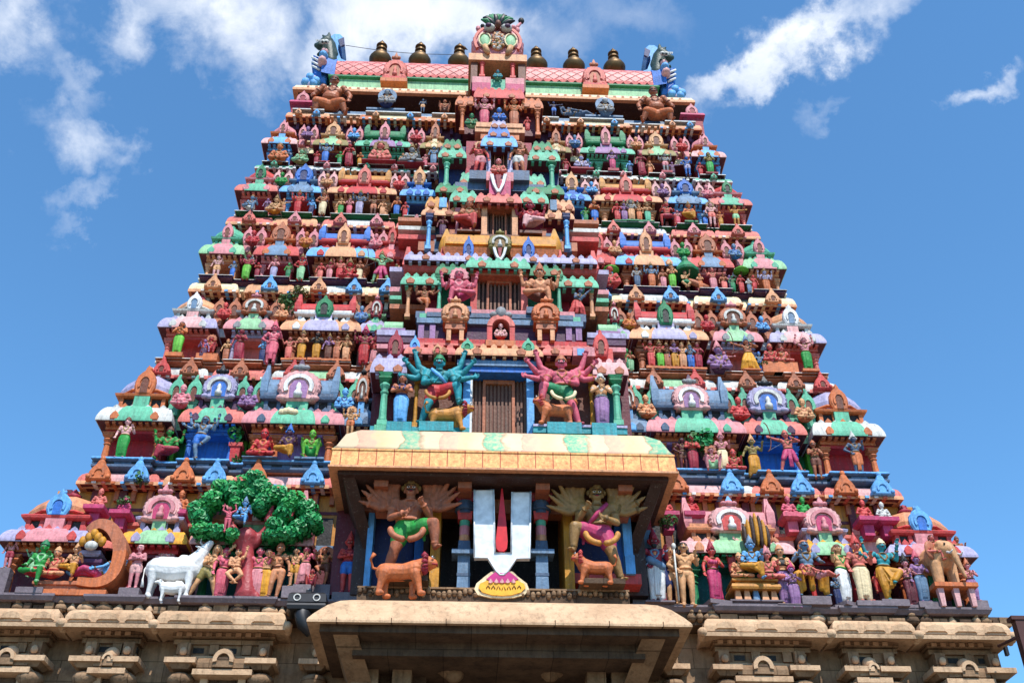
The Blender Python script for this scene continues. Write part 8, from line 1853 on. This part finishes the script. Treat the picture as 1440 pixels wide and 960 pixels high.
bush('shrub', 330, 655, 14, 14, TY[1]+.0, 'leaf', 'low green plant at the foot of the red planter post', 'plant', 70, .08)
bush('shrub', 1072, 520, 24, 8, TY[2]-.2, 'leaf_dry', 'patch of grass growing on the ledge near the right seated pair', 'plant', 90, .07)
bush('shrub', 987, 640, 40, 34, TY[1]-.25, 'sculpt_leaf', 'dark green sculpted bush above the dwarfish pink statue', 'plant', 260, .13, core='leaf')
bush('shrub', 512, 458, 20, 20, TY[3]-.3, 'leaf_dry', 'dry shrub beside the brown wall left of the pink framed door', 'plant', 90, .08)
bush('shrub', 197, 682, 18, 18, TY[1]-.5, 'leaf', 'tuft of green leaves on the eave above the left pink horseshoe gable', 'plant', 80, .08)
bush('shrub', 172, 712, 20, 12, TY[0]+.2, 'leaf', 'small green plant on the parapet left of the pink horseshoe gable', 'plant', 80, .08)
bush('shrub', 940, 740, 26, 14, TY[0]-.1, 'leaf', 'green leafy plant below the red seated figure right of the hood', 'plant', 90, .08)
def planter():
    p = at(328, 655, TY[1]+.1); q = at(328, 628, TY[1]+.1); m = MB(); m.frus(p.x, TY[1]+.1, tier_z(0)['fn'], q.z, .22, .2, .26, .24, 'red'); m.frus(p.x, TY[1]+.1, q.z-.05, q.z+.06, .36, .3, .36, .3, 'coral'); tag(m.build('planter_post'), 'red square post carrying a green plant, second storey left', 'post')
planter()

# ------------------------------------------------------------------ brass finials, roof dragons, wire
def kalasams():
    c = TOP['c']; zb = TOP['zt']-.05
    H = at(591, 61, c).z-zb
    for i, px in enumerate((536, 591, 646, 754, 806, 862)):
        x = at(px, 75, c).x; k = H/2.2
        t = empty('brass_finial', (x, c, zb), ['brass pot finial outermost at the left of the ridge', 'brass pot finial second from the left on the ridge', 'brass pot finial with a bent tip just left of the gable house', 'brass pot finial just right of the gable house', 'brass pot finial second from the right on the ridge', 'brass pot finial outermost at the right of the ridge'][i], 'finial', 'brass pot finials along the ridge')
        def mk(name, prof): m = MB(); m.lathe(0, 0, [(r*k, z*k) for r, z in prof], 20, 'brass', smooth=name == 'pot'); o = m.build(name); o.parent = t; return o
        mk('foot', [(.34, 0), (.42, .06), (.36, .14), (.22, .2)]); mk('pot', [(.20, .2), (.44, .40), (.56, .62), (.58, .78), (.50, .96), (.36, 1.06), (.26, 1.12)])
        mk('neck', [(.20, 1.10), (.20, 1.14), (.31, 1.17), (.31, 1.25), (.22, 1.27), (.22, 1.46), (.29, 1.48), (.29, 1.56), (.21, 1.58), (.20, 1.78), (.28, 1.80), (.28, 1.87), (.17, 1.90), (.15, 2.02), (.09, 2.08)])
        m = MB(); m.lathe(0, 0, [(.12*k, 2.07*k), (.13*k, 2.12*k), (.06*k, 2.2*k), (.004, 2.36*k)], 12, 'brass')
        if i == 2: m.tube([(0, 0, 1.95*k), (.25*k, -.02, 1.92*k), (.42*k, 0, 1.8*k)], [.14*k, .09*k, .01], 8, 'brass')
        o = m.build('tip'); o.parent = t
    w = MB(); pts = []
    a = at(486, 64, c-.6); b = at(646, 77, c)
    for i in range(13): q = lerp(a, b, i/12); q.z -= .18*sin(pi*i/12); pts.append(q)
    w.tube(pts, .014, 5, 'wire'); tag(w.build('wire'), 'thin wire strung from the left roof dragon to the brass finials', 'wire')
kalasams()
paint('dragon', .5, .4, (34, 58, 52))
def dragon(s):
    Y = TOP['Yr']+.2; L = s < 0
    def P(px, r, dy=0):       # left dragon's photo coordinates, mirrored through the tower's axis for the right one
        q = at(px, r, Y+dy); return Vector((q.x if L else -q.x, q.y, q.z))
    t = empty('roof_dragon', P(455, 110), f"horned blue and black dragon head rearing at the {'left' if L else 'right'} end of the barrel roof", 'dragon sculpture')
    def mk(name, mb): adopt(mb.build(name), t)
    f = MB(); out = [(468,92),(466,70),(464,52),(470,48),(478,48),(484,54),(485,64),(480,68),(476,64),(475,72),(480,86),(492,92)]
    poly = [(P(*q).x, P(*q).z) for q in out]
    if L: poly = poly[::-1]
    f.prism(poly, Y-.05, Y+.8, 'sky', .06); mk('horn_fin', f)
    k = MB(); q = [(P(*v).x, P(*v).z) for v in [(476,58),(484,55),(485,65),(479,68)]]; k.prism(q if not L else q[::-1], Y-.09, Y, 'navy'); mk('horn_mouth', k)
    h = MB(); C = lambda a, r0, b, r1, m_='iron': h.cone(a, r0, b, r1, 12, m_, 3)
    C(P(465, 88), .30, P(462, 66), .34); C(P(460, 60, -.1), .30, P(449, 65, -.2), .18); C(P(449, 65, -.2), .2, P(445, 64, -.22), .12); C(P(458, 72, -.1), .18, P(448, 77, -.2), .09); C(P(462, 56), .16, P(463, 46), .04); C(P(458, 55), .12, P(454, 50), .05); C(P(467, 62), .16, P(470, 78), .2)
    me = fuse(h, .05, 'head', 2); o = link('head', me); recolor(o, 'dragon'); adopt(o, t)
    e = MB()
    for dx in (0, 5): e.ball(P(454+dx, 59, -.5), (.12, .1, .12), 'offwhite', 8, 6); e.ball(P(453.5+dx, 59, -.6), (.05, .05, .06), 'black', 6, 5)
    for i in range(5): e.frus(P(447+2.5*i, 70.5).x, Y-.5, P(447, 72).z, P(447, 70).z, .02, .02, .09, .08, 'white')
    mk('face', e)
    b = MB(); out = [(452,118),(440,108),(438,90),(441,79),(452,84),(462,80),(468,88),(462,104),(458,118)]; poly = [(P(*v).x, P(*v).z) for v in out]
    b.prism(poly[::-1] if L else poly, Y-.15, Y+.9, 'blue', .1); mk('neck', b)
    w = MB()
    for r in (84, 90, 96): w.tube([P(439, r-3, -.2), P(445, r, -.22), P(450, r+3, -.2)], .05, 6, 'white')
    mk('stripes', w)
    l = MB(); c = P(437, 114, -.1)
    for i in range(7): a = i*.9; l.ball((c.x+.22*cos(a), Y-.1+.1*(i % 2), c.z+.22*sin(a)), (.2, .2, .22), 'lavender' if i % 2 else 'sky', 8, 6)
    mk('curl', l)
for s in (-1, 1): dragon(s)
def small_kiosk(px, row, s_):
    Y = TY[6]+.3; x = at(px, row, Y).x; z = tier_z(5)['fn']; m = MB(); m.box(x-.4, x+.4, Y-.1, Y+.6, z, z+.95, 'crimson'); m.mould(x-.36, x+.36, Y-.1, Y+.6, [(0, z+.92), (.14, z+.96), (.1, z+1.1), (-.1, z+1.3), (-.3, z+1.45)], 'hotpink'); m.build('corner_kiosk', STOREYS[6])
    g = MB(); gable(g, x, z+.95, .5, .75, Y-.2, Y+.1, 'rose', 'crimson'); g.build('kiosk_gable', STOREYS[6])
small_kiosk(424, 160, -1); small_kiosk(974, 176, 1)
g = MB(); g.add([(-1500,-1500,0),(1500,-1500,0),(1500,1500,0),(-1500,1500,0)], [(0,1,2,3)], 'ground_stone'); tag(g.build('ground'), kind='structure')
for o in bpy.data.objects:
    if 'label' in o and len(o['label'].split()) > 16: print('LONG', len(o['label'].split()), o['label'])
_seen = {}
for o in bpy.data.objects:
    if 'label' in o:
        if o['label'] in _seen: print('DUP', o['label'])
        _seen[o['label']] = 1
